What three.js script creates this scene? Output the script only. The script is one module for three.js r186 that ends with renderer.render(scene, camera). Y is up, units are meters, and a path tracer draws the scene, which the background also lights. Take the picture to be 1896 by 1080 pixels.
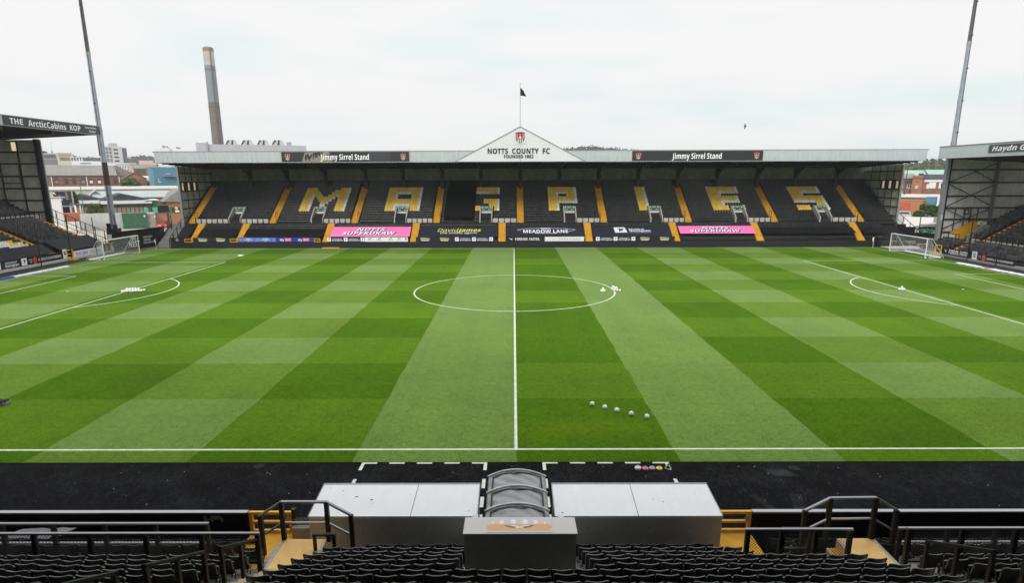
import * as THREE from 'three';
import { mergeGeometries, toCreasedNormals } from 'three/addons/utils/BufferGeometryUtils.js';
import { ImprovedNoise } from 'three/addons/math/ImprovedNoise.js';

// ---------------------------------------------------------------- camera, sky, sun, exposure
const scene = new THREE.Scene();
const FOCAL = 1150.13, PPY = 57.3;                       // in pixels of a 1896 x 1080 frame
const camera = new THREE.PerspectiveCamera(2 * Math.atan(540 / FOCAL) * 180 / Math.PI, 1896 / 1080, 0.1, 9000);
camera.position.set(-0.08, 10.24, 56.55);
camera.rotation.set(-0.23026, 0.00269, -0.00295, 'YXZ');
camera.setViewOffset(1896, 1080, 0, -PPY, 1896, 1080);   // lens shifted: the horizon sits high in the frame
scene.add(camera);
const renderer = new THREE.WebGLRenderer({ antialias: true });
renderer.setSize(1024, 584);
renderer.toneMapping = THREE.LinearToneMapping;
renderer.toneMappingExposure = 1.08;
renderer.shadowMap.enabled = true;

let seed = 20240;
function rnd() { seed = (seed * 1664525 + 1013904223) >>> 0; return seed / 4294967296; }
const rr = (a, b) => a + (b - a) * rnd();
const noise = new ImprovedNoise();
function fbm(x, y, z, o = 4) { let s = 0, a = 0.5, f = 1; for (let i = 0; i < o; i++) { s += a * noise.noise(x * f, y * f, z * f + i * 7.3); f *= 2.03; a *= 0.5; } return s; }

{ // overcast sky: bright even cloud with faint blue-grey breaks, brighter overhead
  const W = 1024, H = 512, d = new Float32Array(W * H * 4);
  for (let j = 0; j < H; j++) {
    const el = (j + 0.5) / H * Math.PI - Math.PI / 2;
    for (let i = 0; i < W; i++) {
      const az = (i + 0.5) / W * Math.PI * 2;
      const cx = Math.cos(el) * Math.cos(az), cz = Math.cos(el) * Math.sin(az), cy = Math.sin(el);
      let r = 0.875, g = 0.875, b = 0.872;
      if (cy > -0.02) {
        const k = 1 / (0.10 + Math.max(cy, 0));
        const n1 = fbm(cx * k * 0.9, cz * k * 0.9, 3.1, 5), n2 = fbm(cx * 3.2, cy * 16, cz * 3.2, 5);
        const t = THREE.MathUtils.smoothstep(n1 * 0.6 + n2 * 0.8, -0.02, 0.42);
        r -= t * 0.125; g -= t * 0.03; b -= t * 0.022;
        const g2 = THREE.MathUtils.smoothstep(fbm(cx * 2.4 + 9, cy * 26, cz * 2.4, 4), 0.12, 0.5);
        r -= g2 * 0.075; g -= g2 * 0.055; b -= g2 * 0.03;
        const up = Math.max(1, (1 + 2 * cy) / (1 + 2 * 0.26));   // standard overcast: brighter towards the zenith
        r *= up; g *= up; b *= up;
      } else { const q = THREE.MathUtils.clamp((-cy - 0.02) * 6, 0, 1); r += (0.3 - r) * q; g += (0.3 - g) * q; b += (0.28 - b) * q; }
      const o = (j * W + i) * 4; d[o] = r; d[o + 1] = g; d[o + 2] = b; d[o + 3] = 1;
    }
  }
  const sky = new THREE.DataTexture(d, W, H, THREE.RGBAFormat, THREE.FloatType);
  sky.mapping = THREE.EquirectangularReflectionMapping; sky.magFilter = THREE.LinearFilter; sky.minFilter = THREE.LinearFilter;
  sky.wrapS = THREE.RepeatWrapping; sky.needsUpdate = true;
  scene.background = sky; scene.environment = sky;
}
const sun = new THREE.DirectionalLight(new THREE.Color(1.0, 0.965, 0.91), 1.5);
sun.position.set(-25, 66, 98); sun.target.position.set(0, 0, 0);
sun.castShadow = true; sun.shadow.radius = 36;
Object.assign(sun.shadow.camera, { left: -130, right: 130, top: 130, bottom: -130, near: 1, far: 400 });
sun.shadow.mapSize.set(4096, 4096);
scene.add(sun, sun.target);
scene.fog = new THREE.FogExp2(new THREE.Color(0.86, 0.89, 0.91), 0.00024);

// ---------------------------------------------------------------- helpers
const V = (x, y, z) => new THREE.Vector3(x, y, z);
const used = new Map();
// a survey frame turned about the viewpoint: buildings set in it face along its own axis
let turnFrame = 0; const UP = V(0, 1, 0);
function place(o) { if (!turnFrame) return; const c = V(camera.position.x, 0, camera.position.z); o.position.sub(c).applyAxisAngle(UP, turnFrame).add(c); o.rotation.y += turnFrame; }
function inFrame(a, fn) { turnFrame = a; fn(); turnFrame = 0; }
function numbered(n) { const k = used.get(n) || 0; used.set(n, k + 1); return k ? `${n}_${String(k).padStart(3, '0')}` : n; }
function tag(o, label, category, group, kind) { o.userData.label = label; o.userData.category = category; if (group) o.userData.group = group; if (kind) o.userData.kind = kind; return o; }
function thing(name, label, category, pos = [0, 0, 0], turn = 0, group, kind) {
  const o = new THREE.Group(); o.name = numbered(name); o.position.set(...pos); o.rotation.y = turn; place(o); scene.add(o); return tag(o, label, category, group, kind);
}
function uvMetres(g) {            // uv in metres on every face, by the face's main direction
  const p = g.attributes.position, n = g.attributes.normal, uv = new Float32Array(p.count * 2);
  for (let i = 0; i < p.count; i++) {
    const ax = Math.abs(n.getX(i)), ay = Math.abs(n.getY(i)), az = Math.abs(n.getZ(i));
    let a, b; if (ay >= ax && ay >= az) { a = p.getX(i); b = p.getZ(i); } else if (ax >= az) { a = p.getZ(i); b = p.getY(i); } else { a = p.getX(i); b = p.getY(i); }
    uv[2 * i] = a; uv[2 * i + 1] = b;
  }
  g.setAttribute('uv', new THREE.BufferAttribute(uv, 2)); return g;
}
function clean(g, keepUv) {
  if (g.index) g = g.toNonIndexed();
  if (!g.attributes.normal) g.computeVertexNormals();
  for (const k of Object.keys(g.attributes)) if (!['position', 'normal', 'uv'].includes(k)) g.deleteAttribute(k);
  if (!keepUv || !g.attributes.uv) uvMetres(g);
  return g;
}
function geo(list, keepUv = false) { list = Array.isArray(list) ? list : [list]; const c = list.map(g => clean(g, keepUv)); return c.length > 1 ? mergeGeometries(c) : c[0]; }
function mesh(name, list, m, parent, keepUv) {
  const o = new THREE.Mesh(geo(list, keepUv), m); o.castShadow = o.receiveShadow = true;
  if (parent) { o.name = name; parent.add(o); } else { o.name = numbered(name); place(o); scene.add(o); }
  return o;
}
function struct(name, list, m, label, category, keepUv) { const o = mesh(name, list, m, null, keepUv); return tag(o, label, category, null, 'structure'); }
function box(x0, x1, y0, y1, z0, z1) { const g = new THREE.BoxGeometry(Math.abs(x1 - x0), Math.abs(y1 - y0), Math.abs(z1 - z0)); g.translate((x0 + x1) / 2, (y0 + y1) / 2, (z0 + z1) / 2); return g; }
function bar(a, b, w, h = w, up = V(0, 1, 0)) {             // square bar from a to b
  const A = V(...a), B = V(...b), d = B.clone().sub(A), L = d.length(); const g = new THREE.BoxGeometry(w, h, L);
  const m = new THREE.Matrix4(); const z = d.clone().normalize(); let u = up.clone(); if (Math.abs(z.dot(u)) > 0.99) u = V(1, 0, 0);
  const x = u.clone().cross(z).normalize(), y = z.clone().cross(x); m.makeBasis(x, y, z); m.setPosition(A.add(B).multiplyScalar(0.5)); g.applyMatrix4(m); return g;
}
function rod(a, b, r, n = 8, r2 = r) {                     // round bar from a to b
  const A = V(...a), B = V(...b), d = B.clone().sub(A); const g = new THREE.CylinderGeometry(r2, r, d.length(), n, 1);
  g.applyQuaternion(new THREE.Quaternion().setFromUnitVectors(V(0, 1, 0), d.clone().normalize())); const c = A.add(B).multiplyScalar(0.5); g.translate(c.x, c.y, c.z); return g;
}
function quad(a, b, c, d) {                                // a b c d counter-clockwise, uv 0..1 with a at 0,0
  const g = new THREE.BufferGeometry(); const p = [...a, ...b, ...c, ...a, ...c, ...d];
  g.setAttribute('position', new THREE.Float32BufferAttribute(p, 3)); g.setAttribute('uv', new THREE.Float32BufferAttribute([0, 0, 1, 0, 1, 1, 0, 0, 1, 1, 0, 1], 2)); g.computeVertexNormals(); return g;
}
function prism(pts, z0, z1) {                              // polygon in x,y extruded along z
  const s = new THREE.Shape(pts.map(p => new THREE.Vector2(p[0], p[1]))); const g = new THREE.ExtrudeGeometry(s, { depth: z1 - z0, bevelEnabled: false }); g.translate(0, 0, z0); return g;
}
function prismX(pts, x0, x1) {                             // polygon given as [z, y] extruded along x
  const g = prism(pts.map(p => [-p[0], p[1]]), 0, x1 - x0); g.rotateY(Math.PI / 2); g.translate(x0, 0, 0); return g;
}
function ribbed(w, h, pitch, depth) {                      // profiled metal sheet: x 0..w, y 0..h, ribs out to +z
  const pos = [], n = Math.round(w / pitch), p = w / n; const xs = [];
  for (let i = 0; i < n; i++) xs.push([i * p, 0], [i * p + p * 0.45, 0], [i * p + p * 0.6, depth], [i * p + p * 0.85, depth]);
  xs.push([w, 0]);
  for (let i = 0; i + 1 < xs.length; i++) { const [a, za] = xs[i], [b, zb] = xs[i + 1]; pos.push(a, 0, za, b, 0, zb, b, h, zb, a, 0, za, b, h, zb, a, h, za); }
  const g = new THREE.BufferGeometry(); g.setAttribute('position', new THREE.Float32BufferAttribute(pos, 3)); g.computeVertexNormals(); return g;
}
const mv = (g, x, y, z) => { g.translate(x, y, z); return g; };
const ry = (g, a) => { g.rotateY(a); return g; };
// point of the place that a picture position shows, on a plane z = const (used to survey the distant town)
const camQ = new THREE.Quaternion().setFromEuler(camera.rotation);
function ray(u, v) { return V((u - 948) / FOCAL, (540 + PPY - v) / FOCAL, -1).applyQuaternion(camQ); }
function P(u, v, z) { const d = ray(u, v).applyAxisAngle(UP, -turnFrame), t = (z - camera.position.z) / d.z; return V(camera.position.x + d.x * t, camera.position.y + d.y * t, z); }

// ---------------------------------------------------------------- materials
const lin = (r, g, b) => new THREE.Color().setRGB(r, g, b);
function mat(r, g, b, rough = 0.8, extra = {}) { const dark = Math.max(r, g, b) < 0.06 && rough > 0.5; return new THREE.MeshPhysicalMaterial({ color: lin(r, g, b), roughness: rough, metalness: 0, specularIntensity: dark ? 0.3 : 0.6, ...extra }); }
function noiseTex(size, fn, srgb = true, rep = [1, 1]) {
  const d = new Uint8Array(size * size * 4);
  for (let j = 0; j < size; j++) for (let i = 0; i < size; i++) { const c = fn(i / size, j / size, i, j); const o = (j * size + i) * 4; d[o] = c[0]; d[o + 1] = c[1]; d[o + 2] = c[2]; d[o + 3] = 255; }
  const t = new THREE.DataTexture(d, size, size, THREE.RGBAFormat); t.wrapS = t.wrapT = THREE.RepeatWrapping; t.magFilter = THREE.LinearFilter; t.minFilter = THREE.LinearMipmapLinearFilter; t.generateMipmaps = true;
  if (srgb) t.colorSpace = THREE.SRGBColorSpace; t.repeat.set(...rep); t.needsUpdate = true; return t;
}
// tileable value noise
function tileNoise(n, sd) { const g = new Float32Array(n * n); let s = sd; for (let i = 0; i < n * n; i++) { s = (s * 1664525 + 1013904223) >>> 0; g[i] = s / 4294967296; }
  return (x, y) => { const X = x * n, Y = y * n, i = Math.floor(X), j = Math.floor(Y), fx = X - i, fy = Y - j; const a = (p, q) => g[((q % n) + n) % n * n + ((p % n) + n) % n]; const sx = fx * fx * (3 - 2 * fx), sy = fy * fy * (3 - 2 * fy);
    return (a(i, j) * (1 - sx) + a(i + 1, j) * sx) * (1 - sy) + (a(i, j + 1) * (1 - sx) + a(i + 1, j + 1) * sx) * sy; }; }
const T4 = tileNoise(4, 11), T8 = tileNoise(8, 12), T16 = tileNoise(16, 13), T32 = tileNoise(32, 14), T64 = tileNoise(64, 15), T128 = tileNoise(128, 16), T256 = tileNoise(256, 17);
const grime = (u, v) => 0.34 * T4(u, v) + 0.27 * T8(u, v) + 0.2 * T16(u, v) + 0.12 * T32(u, v) + 0.07 * T64(u, v);
// grey mottling that multiplies a material's own colour; lo..hi brightness, r metres per tile
const mottleCache = new Map();
function mottle(lo, hi, metres, streak = 0) {
  const k = [lo, hi, streak].join(); if (!mottleCache.has(k)) mottleCache.set(k, noiseTex(256, (u, v) => { let g = grime(u, v); if (streak) g = g * (1 - streak) + streak * (0.6 * T64(u, v * 0.06) + 0.4 * T32(u, v * 0.1)); const s = THREE.MathUtils.clamp((g - 0.2) / 0.6, 0, 1); const c = Math.round(255 * Math.pow(lo + (hi - lo) * s, 1 / 2.2)); return [c, c, c]; }));
  const t = mottleCache.get(k).clone(); t.repeat.set(1 / metres, 1 / metres); t.needsUpdate = true; return t;
}
const M = {
  white: mat(0.78, 0.78, 0.77, 0.5), whitePaint: mat(0.8, 0.8, 0.79, 0.35),
  black: mat(0.014, 0.014, 0.015, 0.55), blackSteel: mat(0.012, 0.012, 0.012, 0.45), blackSheet: mat(0.012, 0.012, 0.014, 0.75, { map: mottle(0.6, 1, 3) }),
  charcoal: mat(0.03, 0.03, 0.033, 0.7, { map: mottle(0.7, 1, 4) }),
  concrete: mat(0.40, 0.385, 0.355, 0.92, { map: mottle(0.6, 1, 3) }), paleConcrete: mat(0.66, 0.62, 0.55, 0.92, { map: mottle(0.65, 1, 2.2) }), darkConcrete: mat(0.05, 0.05, 0.05, 0.92, { map: mottle(0.5, 1, 3) }),
  yellow: mat(0.80, 0.42, 0.035, 0.75, { map: mottle(0.7, 1, 1.7) }), yellowPaint: mat(0.80, 0.43, 0.03, 0.5),
  cladding: mat(0.60, 0.645, 0.675, 0.5, { map: mottle(0.75, 1, 6, 0.5) }), claddingShade: mat(0.84, 0.82, 0.76, 0.6, { map: mottle(0.6, 1, 5, 0.4) }),
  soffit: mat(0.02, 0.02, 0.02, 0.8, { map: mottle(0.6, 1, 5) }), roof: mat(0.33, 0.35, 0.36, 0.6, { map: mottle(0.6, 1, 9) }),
  backWall: mat(0.40, 0.39, 0.36, 0.85, { map: mottle(0.55, 1, 4) }),
  galv: mat(0.42, 0.44, 0.46, 0.45, { metalness: 0.25, map: mottle(0.7, 1, 1.3, 0.4) }), mastGrey: mat(0.36, 0.40, 0.47, 0.5, { map: mottle(0.7, 1, 2.5, 0.3) }), mastDark: mat(0.15, 0.14, 0.14, 0.7, { map: mottle(0.6, 1, 2, 0.3) }), rust: mat(0.09, 0.066, 0.052, 0.85, { map: mottle(0.4, 1, 1.6, 0.3) }),
  nosing: mat(0.85, 0.66, 0.36, 0.8, { map: mottle(0.6, 1, 0.9) }),
  steel: mat(0.045, 0.045, 0.045, 0.5), silver: mat(0.6, 0.6, 0.62, 0.3, { metalness: 0.6 }),
};
// flat print on signs and sheets
function print(w, h, draw, rough = 0.55) {
  const c = document.createElement('canvas'); c.width = w; c.height = h; const x = c.getContext('2d'); draw(x, w, h);
  const t = new THREE.CanvasTexture(c); t.colorSpace = THREE.SRGBColorSpace; t.anisotropy = 8; return new THREE.MeshStandardMaterial({ map: t, roughness: rough });
}
function fitText(x, s, cx, cy, w, h, font, fill) {        // text stretched into a w x h rectangle around cx, cy
  x.save(); x.font = font.replace('#', '100'); x.fillStyle = fill; x.textBaseline = 'alphabetic'; x.textAlign = 'left'; const m = x.measureText(s); const up = 74; x.translate(cx - w / 2, cy + h / 2); x.scale(w / m.width, h / up); x.fillText(s, 0, 0); x.restore();
}
// ---------------------------------------------------------------- ground, pitch, track
const SX = 6.06, SZ = 5.75, HL = 52.31, HW = 34.37;       // mowing widths; half length and half width of the pitch
{
  const g = new THREE.PlaneGeometry(7000, 7000, 1, 1); g.rotateX(-Math.PI / 2); g.translate(0, -0.06, -1500);
  struct('ground', g, mat(0.30, 0.28, 0.245, 0.95, { map: mottle(0.55, 1, 30) }), 'pale grey ground spreading from the stadium to the town behind', 'ground');
  // yard of worn concrete behind the corners
  struct('yard', [box(-130, -51.6, -0.05, -0.02, -110, -39.9), box(59.4, 130, -0.05, -0.02, -110, -39)], mat(0.56, 0.49, 0.41, 0.95, { map: mottle(0.62, 1, 14) }), 'pale sandy concrete yard behind the stadium corners', 'yard');

  // turf: four tones of mown grass laid in cells
  const gt = (rad, sd) => noiseTex(512, (u, v) => {
    const a = T256(u, v), b = T128(u + 0.3, v * 1), c = T64(u, v), d = T16(u + sd, v);
    const k = 0.52 + 0.40 * a + 0.30 * b + 0.16 * c + 0.12 * (d - 0.5) - 0.06;
    return [255 * Math.min(1, k * 0.93 + 0.05 * c), 255 * Math.min(1, k * 0.94), 255 * Math.min(1, k * 0.86)].map(q => Math.round(Math.max(0, Math.min(255, q))));
  }, true);
  const grassMap = gt(0, 0); grassMap.repeat.set(1 / 2.6, 1 / 2.6);
  const grassBump = noiseTex(256, (u, v) => { const c = Math.round(255 * (0.5 * T256(u, v) + 0.5 * T128(u, v))); return [c, c, c]; }, false); grassBump.repeat.set(1 / 1.3, 1 / 1.3);
  const turf = (r, g, b, sh, sc, spec, rough) => new THREE.MeshPhysicalMaterial({ color: lin(r, g, b), roughness: rough, map: grassMap, bumpMap: grassBump, bumpScale: 0.012, vertexColors: true, sheen: sh, sheenRoughness: 0.5, sheenColor: lin(...sc), specularIntensity: spec });
  const tones = { dd: turf(0.075, 0.186, 0.001, 0.25, [0.62, 1, 0.16], 0.10, 0.85), dl: turf(0.104, 0.232, 0.004, 0.4, [0.66, 1, 0.22], 0.12, 0.85), ld: turf(0.134, 0.262, 0.021, 0.6, [0.78, 1, 0.40], 0.16, 0.85), ll: turf(0.166, 0.312, 0.054, 1.0, [0.85, 1, 0.58], 0.2, 0.85) };
  const cells = { dd: [], dl: [], ld: [], ll: [] };
  const X0 = -54.2, X1 = 54.2, Z0 = -35.75, Z1 = 35.46;
  const xs = [X0]; for (let i = -8; i <= 8; i++) xs.push(i * SX); xs.push(X1);
  const zs = [Z0]; for (let i = -6; i <= 6; i++) zs.push(i * SZ); zs.push(Z1);
  const group = thing('pitch', 'football pitch mown in light and dark green checked stripes', 'pitch', [0, 0, 0], 0, null, 'structure');
  const wob = (x, z) => [x, z];
  function patch(a, b, c, d) {
    const nx = Math.max(1, Math.round((b - a) / 0.75)), nz = Math.max(1, Math.round((d - c) / 0.75)); const g = new THREE.PlaneGeometry(b - a, d - c, nx, nz); g.rotateX(-Math.PI / 2); g.translate((a + b) / 2, 0.02, (c + d) / 2);
    let q = g.toNonIndexed(); const p = q.attributes.position, col = new Float32Array(p.count * 3);
    for (let i = 0; i < p.count; i++) {
      const x = p.getX(i), z = p.getZ(i);
      let k = 1 + 0.26 * fbm(x * 0.11, z * 0.16, 1.7, 4) + 0.20 * fbm(x * 0.7, z * 0.22, 4.2, 2);
      k *= 1 + 0.07 * (0.5 + fbm(x * 0.3, z * 0.12, 6.1, 2) * 1.5) * Math.sin(x * 2 * Math.PI / 1.515) * (Math.abs(x) < 14 ? 1 : 0.6) + 0.025 * Math.sin(z * 2 * Math.PI / 1.15);
      let r = k, gg = k, bb = k;
      const wear = Math.exp(-(((x - 2.6) / 2.3) ** 2 + ((z - 32.2) / 0.9) ** 2)) * (0.5 + 1.2 * Math.max(0, fbm(x * 1.7, z * 2.2, 8.8, 3) + 0.25));
      r *= 1 + 0.75 * wear; gg *= 1 + 0.18 * wear; bb *= 1 + 0.6 * wear;
      const mouth = Math.exp(-(((Math.abs(x) - 50.5) / 2.2) ** 2 + (z / 4.5) ** 2)) * (0.6 + fbm(x * 1.3, z * 1.1, 2.2, 3)); r *= 1 + 0.45 * mouth; gg *= 1 + 0.06 * mouth; bb *= 1 + 0.8 * mouth;
      const edge = Math.exp(-(((z - 35.4) / 0.5) ** 2)); r *= 1 - 0.1 * edge; gg *= 1 - 0.1 * edge;
      col[i * 3] = r; col[i * 3 + 1] = gg; col[i * 3 + 2] = bb;
    }
    for (let i = 0; i < p.count; i++) { const x = p.getX(i), z = p.getZ(i); p.setX(i, x + 0.09 * noise.noise(x * 0.31, z * 0.9, 3.3)); if (z < 35.3 && z > -35.6) p.setZ(i, z + 0.09 * noise.noise(x * 0.9, z * 0.31, 7.7)); }   // mower lines waver a little
    q.setAttribute('color', new THREE.BufferAttribute(col, 3)); uvMetres(q); return q;
  }
  for (let i = 0; i + 1 < xs.length; i++) for (let j = 0; j + 1 < zs.length; j++) {
    const mx = (xs[i] + xs[i + 1]) / 2, mz = (zs[j] + zs[j + 1]) / 2;
    const ix = Math.floor(mx / SX), iz = Math.floor(mz / SZ);
    const light = ((ix % 2) + 2) % 2 === 1; let darkBand = ((iz % 2) + 2) % 2 === 0;        // bands swap on the right half
    if (mx > 0) darkBand = !darkBand;
    let key = (light ? 'l' : 'd') + (darkBand ? 'd' : 'l');
    if (mx > 0 && mx < SX * 2) key = light ? 'll' : 'dd';
    if (mx < 0 && mx > -SX) key = 'll';
    if (mx > 0 && mx < SX) key = iz % 4 === 0 ? 'dl' : 'dd';
    cells[key].push(patch(xs[i], xs[i + 1], zs[j], zs[j + 1]));
  }
  for (const k in cells) { const o = new THREE.Mesh(mergeGeometries(cells[k]), tones[k]); o.name = 'turf'; o.receiveShadow = true; group.add(o); }
  // painted lines
  const L = []; const w = 0.06, y0 = 0.0265;
  const strip = (x0, x1, z0, z1) => { const g = new THREE.PlaneGeometry(x1 - x0, z1 - z0); g.rotateX(-Math.PI / 2); g.translate((x0 + x1) / 2, y0, (z0 + z1) / 2); L.push(g); };
  const ring = (cx, cz, r, a0, a1) => { const g = new THREE.RingGeometry(r - w, r + w, 96, 1, a0, a1 - a0); g.rotateX(-Math.PI / 2); g.translate(cx, y0, cz); L.push(g); };
  strip(-HL - w, HL + w, HW - w, HW + w); strip(-HL - w, HL + w, -HW - w, -HW + w); strip(-w, w, -HW + w, HW - w);
  ring(0, 0, 9.15, 0, Math.PI * 2);
  for (const s of [-1, 1]) {
    const X = x => s > 0 ? HL - x : -HL + x; const S2 = (a, b, c, d) => strip(Math.min(a, b), Math.max(a, b), c, d);
    S2(X(-w), X(w), -HW + w, HW - w);
    S2(X(16.5 - w), X(16.5 + w), -20.16 - w, 20.16 + w); S2(X(w), X(16.5 - w), -20.16 - w, -20.16 + w); S2(X(w), X(16.5 - w), 20.16 - w, 20.16 + w);
    S2(X(5.5 - w), X(5.5 + w), -9.16 - w, 9.16 + w); S2(X(w), X(5.5 - w), -9.16 - w, -9.16 + w); S2(X(w), X(5.5 - w), 9.16 - w, 9.16 + w);
    const a = Math.acos(5.5 / 9.15) - 0.012; if (s > 0) ring(X(11), 0, 9.15, Math.PI - a, Math.PI + a); else ring(X(11), 0, 9.15, -a, a);
    const sp = new THREE.CircleGeometry(0.13, 16); sp.rotateX(-Math.PI / 2); sp.translate(X(11), y0, 0); L.push(sp);
  }
  mesh('marking', L, mat(0.74, 0.79, 0.66, 0.9, { map: mottle(0.72, 1, 1.1) }), group);
  // black surround
  const trackMat = mat(0.0125, 0.0132, 0.0152, 1, { map: noiseTex(512, (u, v) => { const g = 0.5 * grime(u, v) + 0.25 * T256(u, v * 0.5) + 0.25 * T128(u * 1, v * 0.5); const c = Math.round(255 * Math.min(1, Math.max(0.05, 0.62 + 2.3 * (g - 0.5)))); return [c, c, Math.min(255, c + 8)]; }, true, [1 / 7, 1 / 7]) });
  trackMat.bumpMap = grassBump; trackMat.bumpScale = 0.01;
  struct('touchline_matting', [box(-70, 70, -0.05, 0.006, 35.46, 45)], trackMat, 'black matting along the near touchline in front of the dugouts', 'matting');
  struct('track', [box(-59, -54.2, -0.05, 0.006, -33.4, 35.46), box(54.2, 58, -0.05, 0.006, -31.5, 35.46)], mat(0.045, 0.047, 0.055, 0.95, { map: mottle(0.6, 1, 4) }), 'dark grey strip behind the goal lines below the end stands', 'track');
  // technical area dashes
  const D = []; const dash = (x0, x1, z0, z1) => { const g = new THREE.PlaneGeometry(x1 - x0, z1 - z0); g.rotateX(-Math.PI / 2); g.translate((x0 + x1) / 2, 0.0105, (z0 + z1) / 2); D.push(g); };
  for (const [a, b] of [[-5.66, -1.06], [0.96, 5.56]]) {
    for (let i = 0; i < 5; i++) { const x = a + (b - a - 0.56) * i / 4; dash(x, x + 0.56, 35.47, 35.57); }
    for (const x of [a, b - 0.12]) for (const z of [35.57, 36.76, 38.0, 39.1]) dash(x, x + 0.12, z, z + (z < 36 ? 0.52 : 0.66));
  }
  struct('technical_area_line', D, mat(0.72, 0.76, 0.66, 0.85, { map: mottle(0.75, 1, 0.7) }), 'dashed white lines of the technical areas on the black matting', 'line');
  // pale worn patches in the matting
  const patchM = mat(0.04, 0.041, 0.044, 0.95, { map: mottle(0.3, 1, 1.5) });
  const pl = (pts) => { const g = quad(...pts.map(p => [p[0], 0.0125, p[1]])); return g; };
  struct('matting_patch', [pl([[9.1, 36.6], [9.9, 36.6], [9.6, 36.05], [8.8, 36.05]])], patchM, 'small lighter square patch in the black matting right of the dugouts', 'patch');
  struct('matting_patch', [pl([[8.05, 39.2], [8.35, 39.2], [7.9, 37.9], [7.6, 37.9]]), pl([[8.7, 39.0], [9.0, 39.1], [9.4, 37.9], [9.0, 37.8]])], mat(0.03, 0.031, 0.034, 1, { map: mottle(0.15, 1, 1.1) }), 'faint worn marks in the black matting right of the dugouts', 'patch');
  for (const [x, z, l] of [[10.0, 35.95, 'small drain lid in the matting right of the pale patch'], [-9.35, 35.75, 'small drain lid in the matting left of the dugouts']]) { const o = thing('drain_lid', l, 'drain', [x, 0.008, z]); mesh('lid', [new THREE.CylinderGeometry(0.17, 0.17, 0.012, 18)], patchM, o); mesh('rim', [new THREE.TorusGeometry(0.18, 0.014, 6, 20).rotateX(Math.PI / 2)], M.charcoal, o); }
  const specks = []; for (let i = 0; i < 150; i++) { const g = new THREE.CircleGeometry(rr(0.006, 0.022), 5); g.rotateX(-Math.PI / 2); g.translate(rr(-17, 17), 0.0125, rr(35.6, 40.9)); specks.push(g); } tag(mesh('litter', specks, mat(0.5, 0.5, 0.47, 0.9)), 'tiny pale specks of litter scattered on the black matting', 'litter', null, 'stuff');
}
// ---------------------------------------------------------------- the stand across the pitch
const AX = [-49.9, -37.4, -24.7, -12.0, 1.0, 13.9, 27.0, 40.3, 53.65];      // upper gangways
const LX = [-47.9, -41.0, -28.0, -14.95, -1.8, 11.2, 24.2, 36.7, 51.7];      // lower gangways
const VX = [-43.3, -30.5, -17.6, -4.35, 8.75, 22.1, 35.25, 48.25];           // stair mouths
const CX = [-43.5, -37.35, -31, -24.4, -18.2, -11.8, -5.4, 1.05, 7.5, 14, 20.5, 27, 33.5, 40.1, 46.4, 53.1];
const UY = i => 3.6 + 0.35 * i, UZ = i => -41.1 - 0.57 * i;                  // upper decks
const LY = j => 0.78 + 0.37 * j, LZ = j => -36.45 - 0.56 * j;                // lower decks
const XL = -51.2, XR = 59.1, SP = 0.427;
const crestPrint = print(128, 160, (x, w, h) => {       // club shield: red over black and white stripes
  x.fillStyle = '#d9dcdc'; x.fillRect(0, 0, w, h); shield(x, w / 2, h / 2, 108, 146);
});
function shield(x, cx, cy, w, h) {
  const path = () => { x.beginPath(); x.moveTo(cx - w / 2, cy - h * 0.42); x.quadraticCurveTo(cx, cy - h * 0.58, cx + w / 2, cy - h * 0.42); x.lineTo(cx + w / 2, cy + h * 0.02); x.quadraticCurveTo(cx + w * 0.46, cy + h * 0.34, cx, cy + h / 2); x.quadraticCurveTo(cx - w * 0.46, cy + h * 0.34, cx - w / 2, cy + h * 0.02); x.closePath(); };
  x.save(); path(); x.clip(); x.fillStyle = '#d3707a'; x.fillRect(cx - w / 2, cy - h / 2, w, h);
  x.fillStyle = '#efefef'; x.fillRect(cx - w / 2, cy + h * 0.1, w, h); x.fillStyle = '#151515'; for (let i = 0; i < 4; i++) x.fillRect(cx - w * 0.42 + i * w * 0.24, cy + h * 0.1, w * 0.12, h);
  x.fillRect(cx - w / 2, cy + h * 0.08, w, h * 0.03); x.fillRect(cx - w / 2, cy - h * 0.46, w, h * 0.09);
  for (const s of [-1, 1]) { x.beginPath(); x.ellipse(cx + s * w * 0.12, cy - h * 0.13, w * 0.09, h * 0.16, s * 0.5, 0, 7); x.fill(); x.beginPath(); x.arc(cx + s * w * 0.2, cy - h * 0.26, w * 0.07, 0, 7); x.fill(); }
  x.fillStyle = '#f2f2f2'; x.beginPath(); x.ellipse(cx, cy - h * 0.06, w * 0.1, h * 0.1, 0, 0, 7); x.fill();
  x.restore(); path(); x.strokeStyle = '#2a2a2a'; x.lineWidth = w * 0.035; x.stroke();
}
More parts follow.
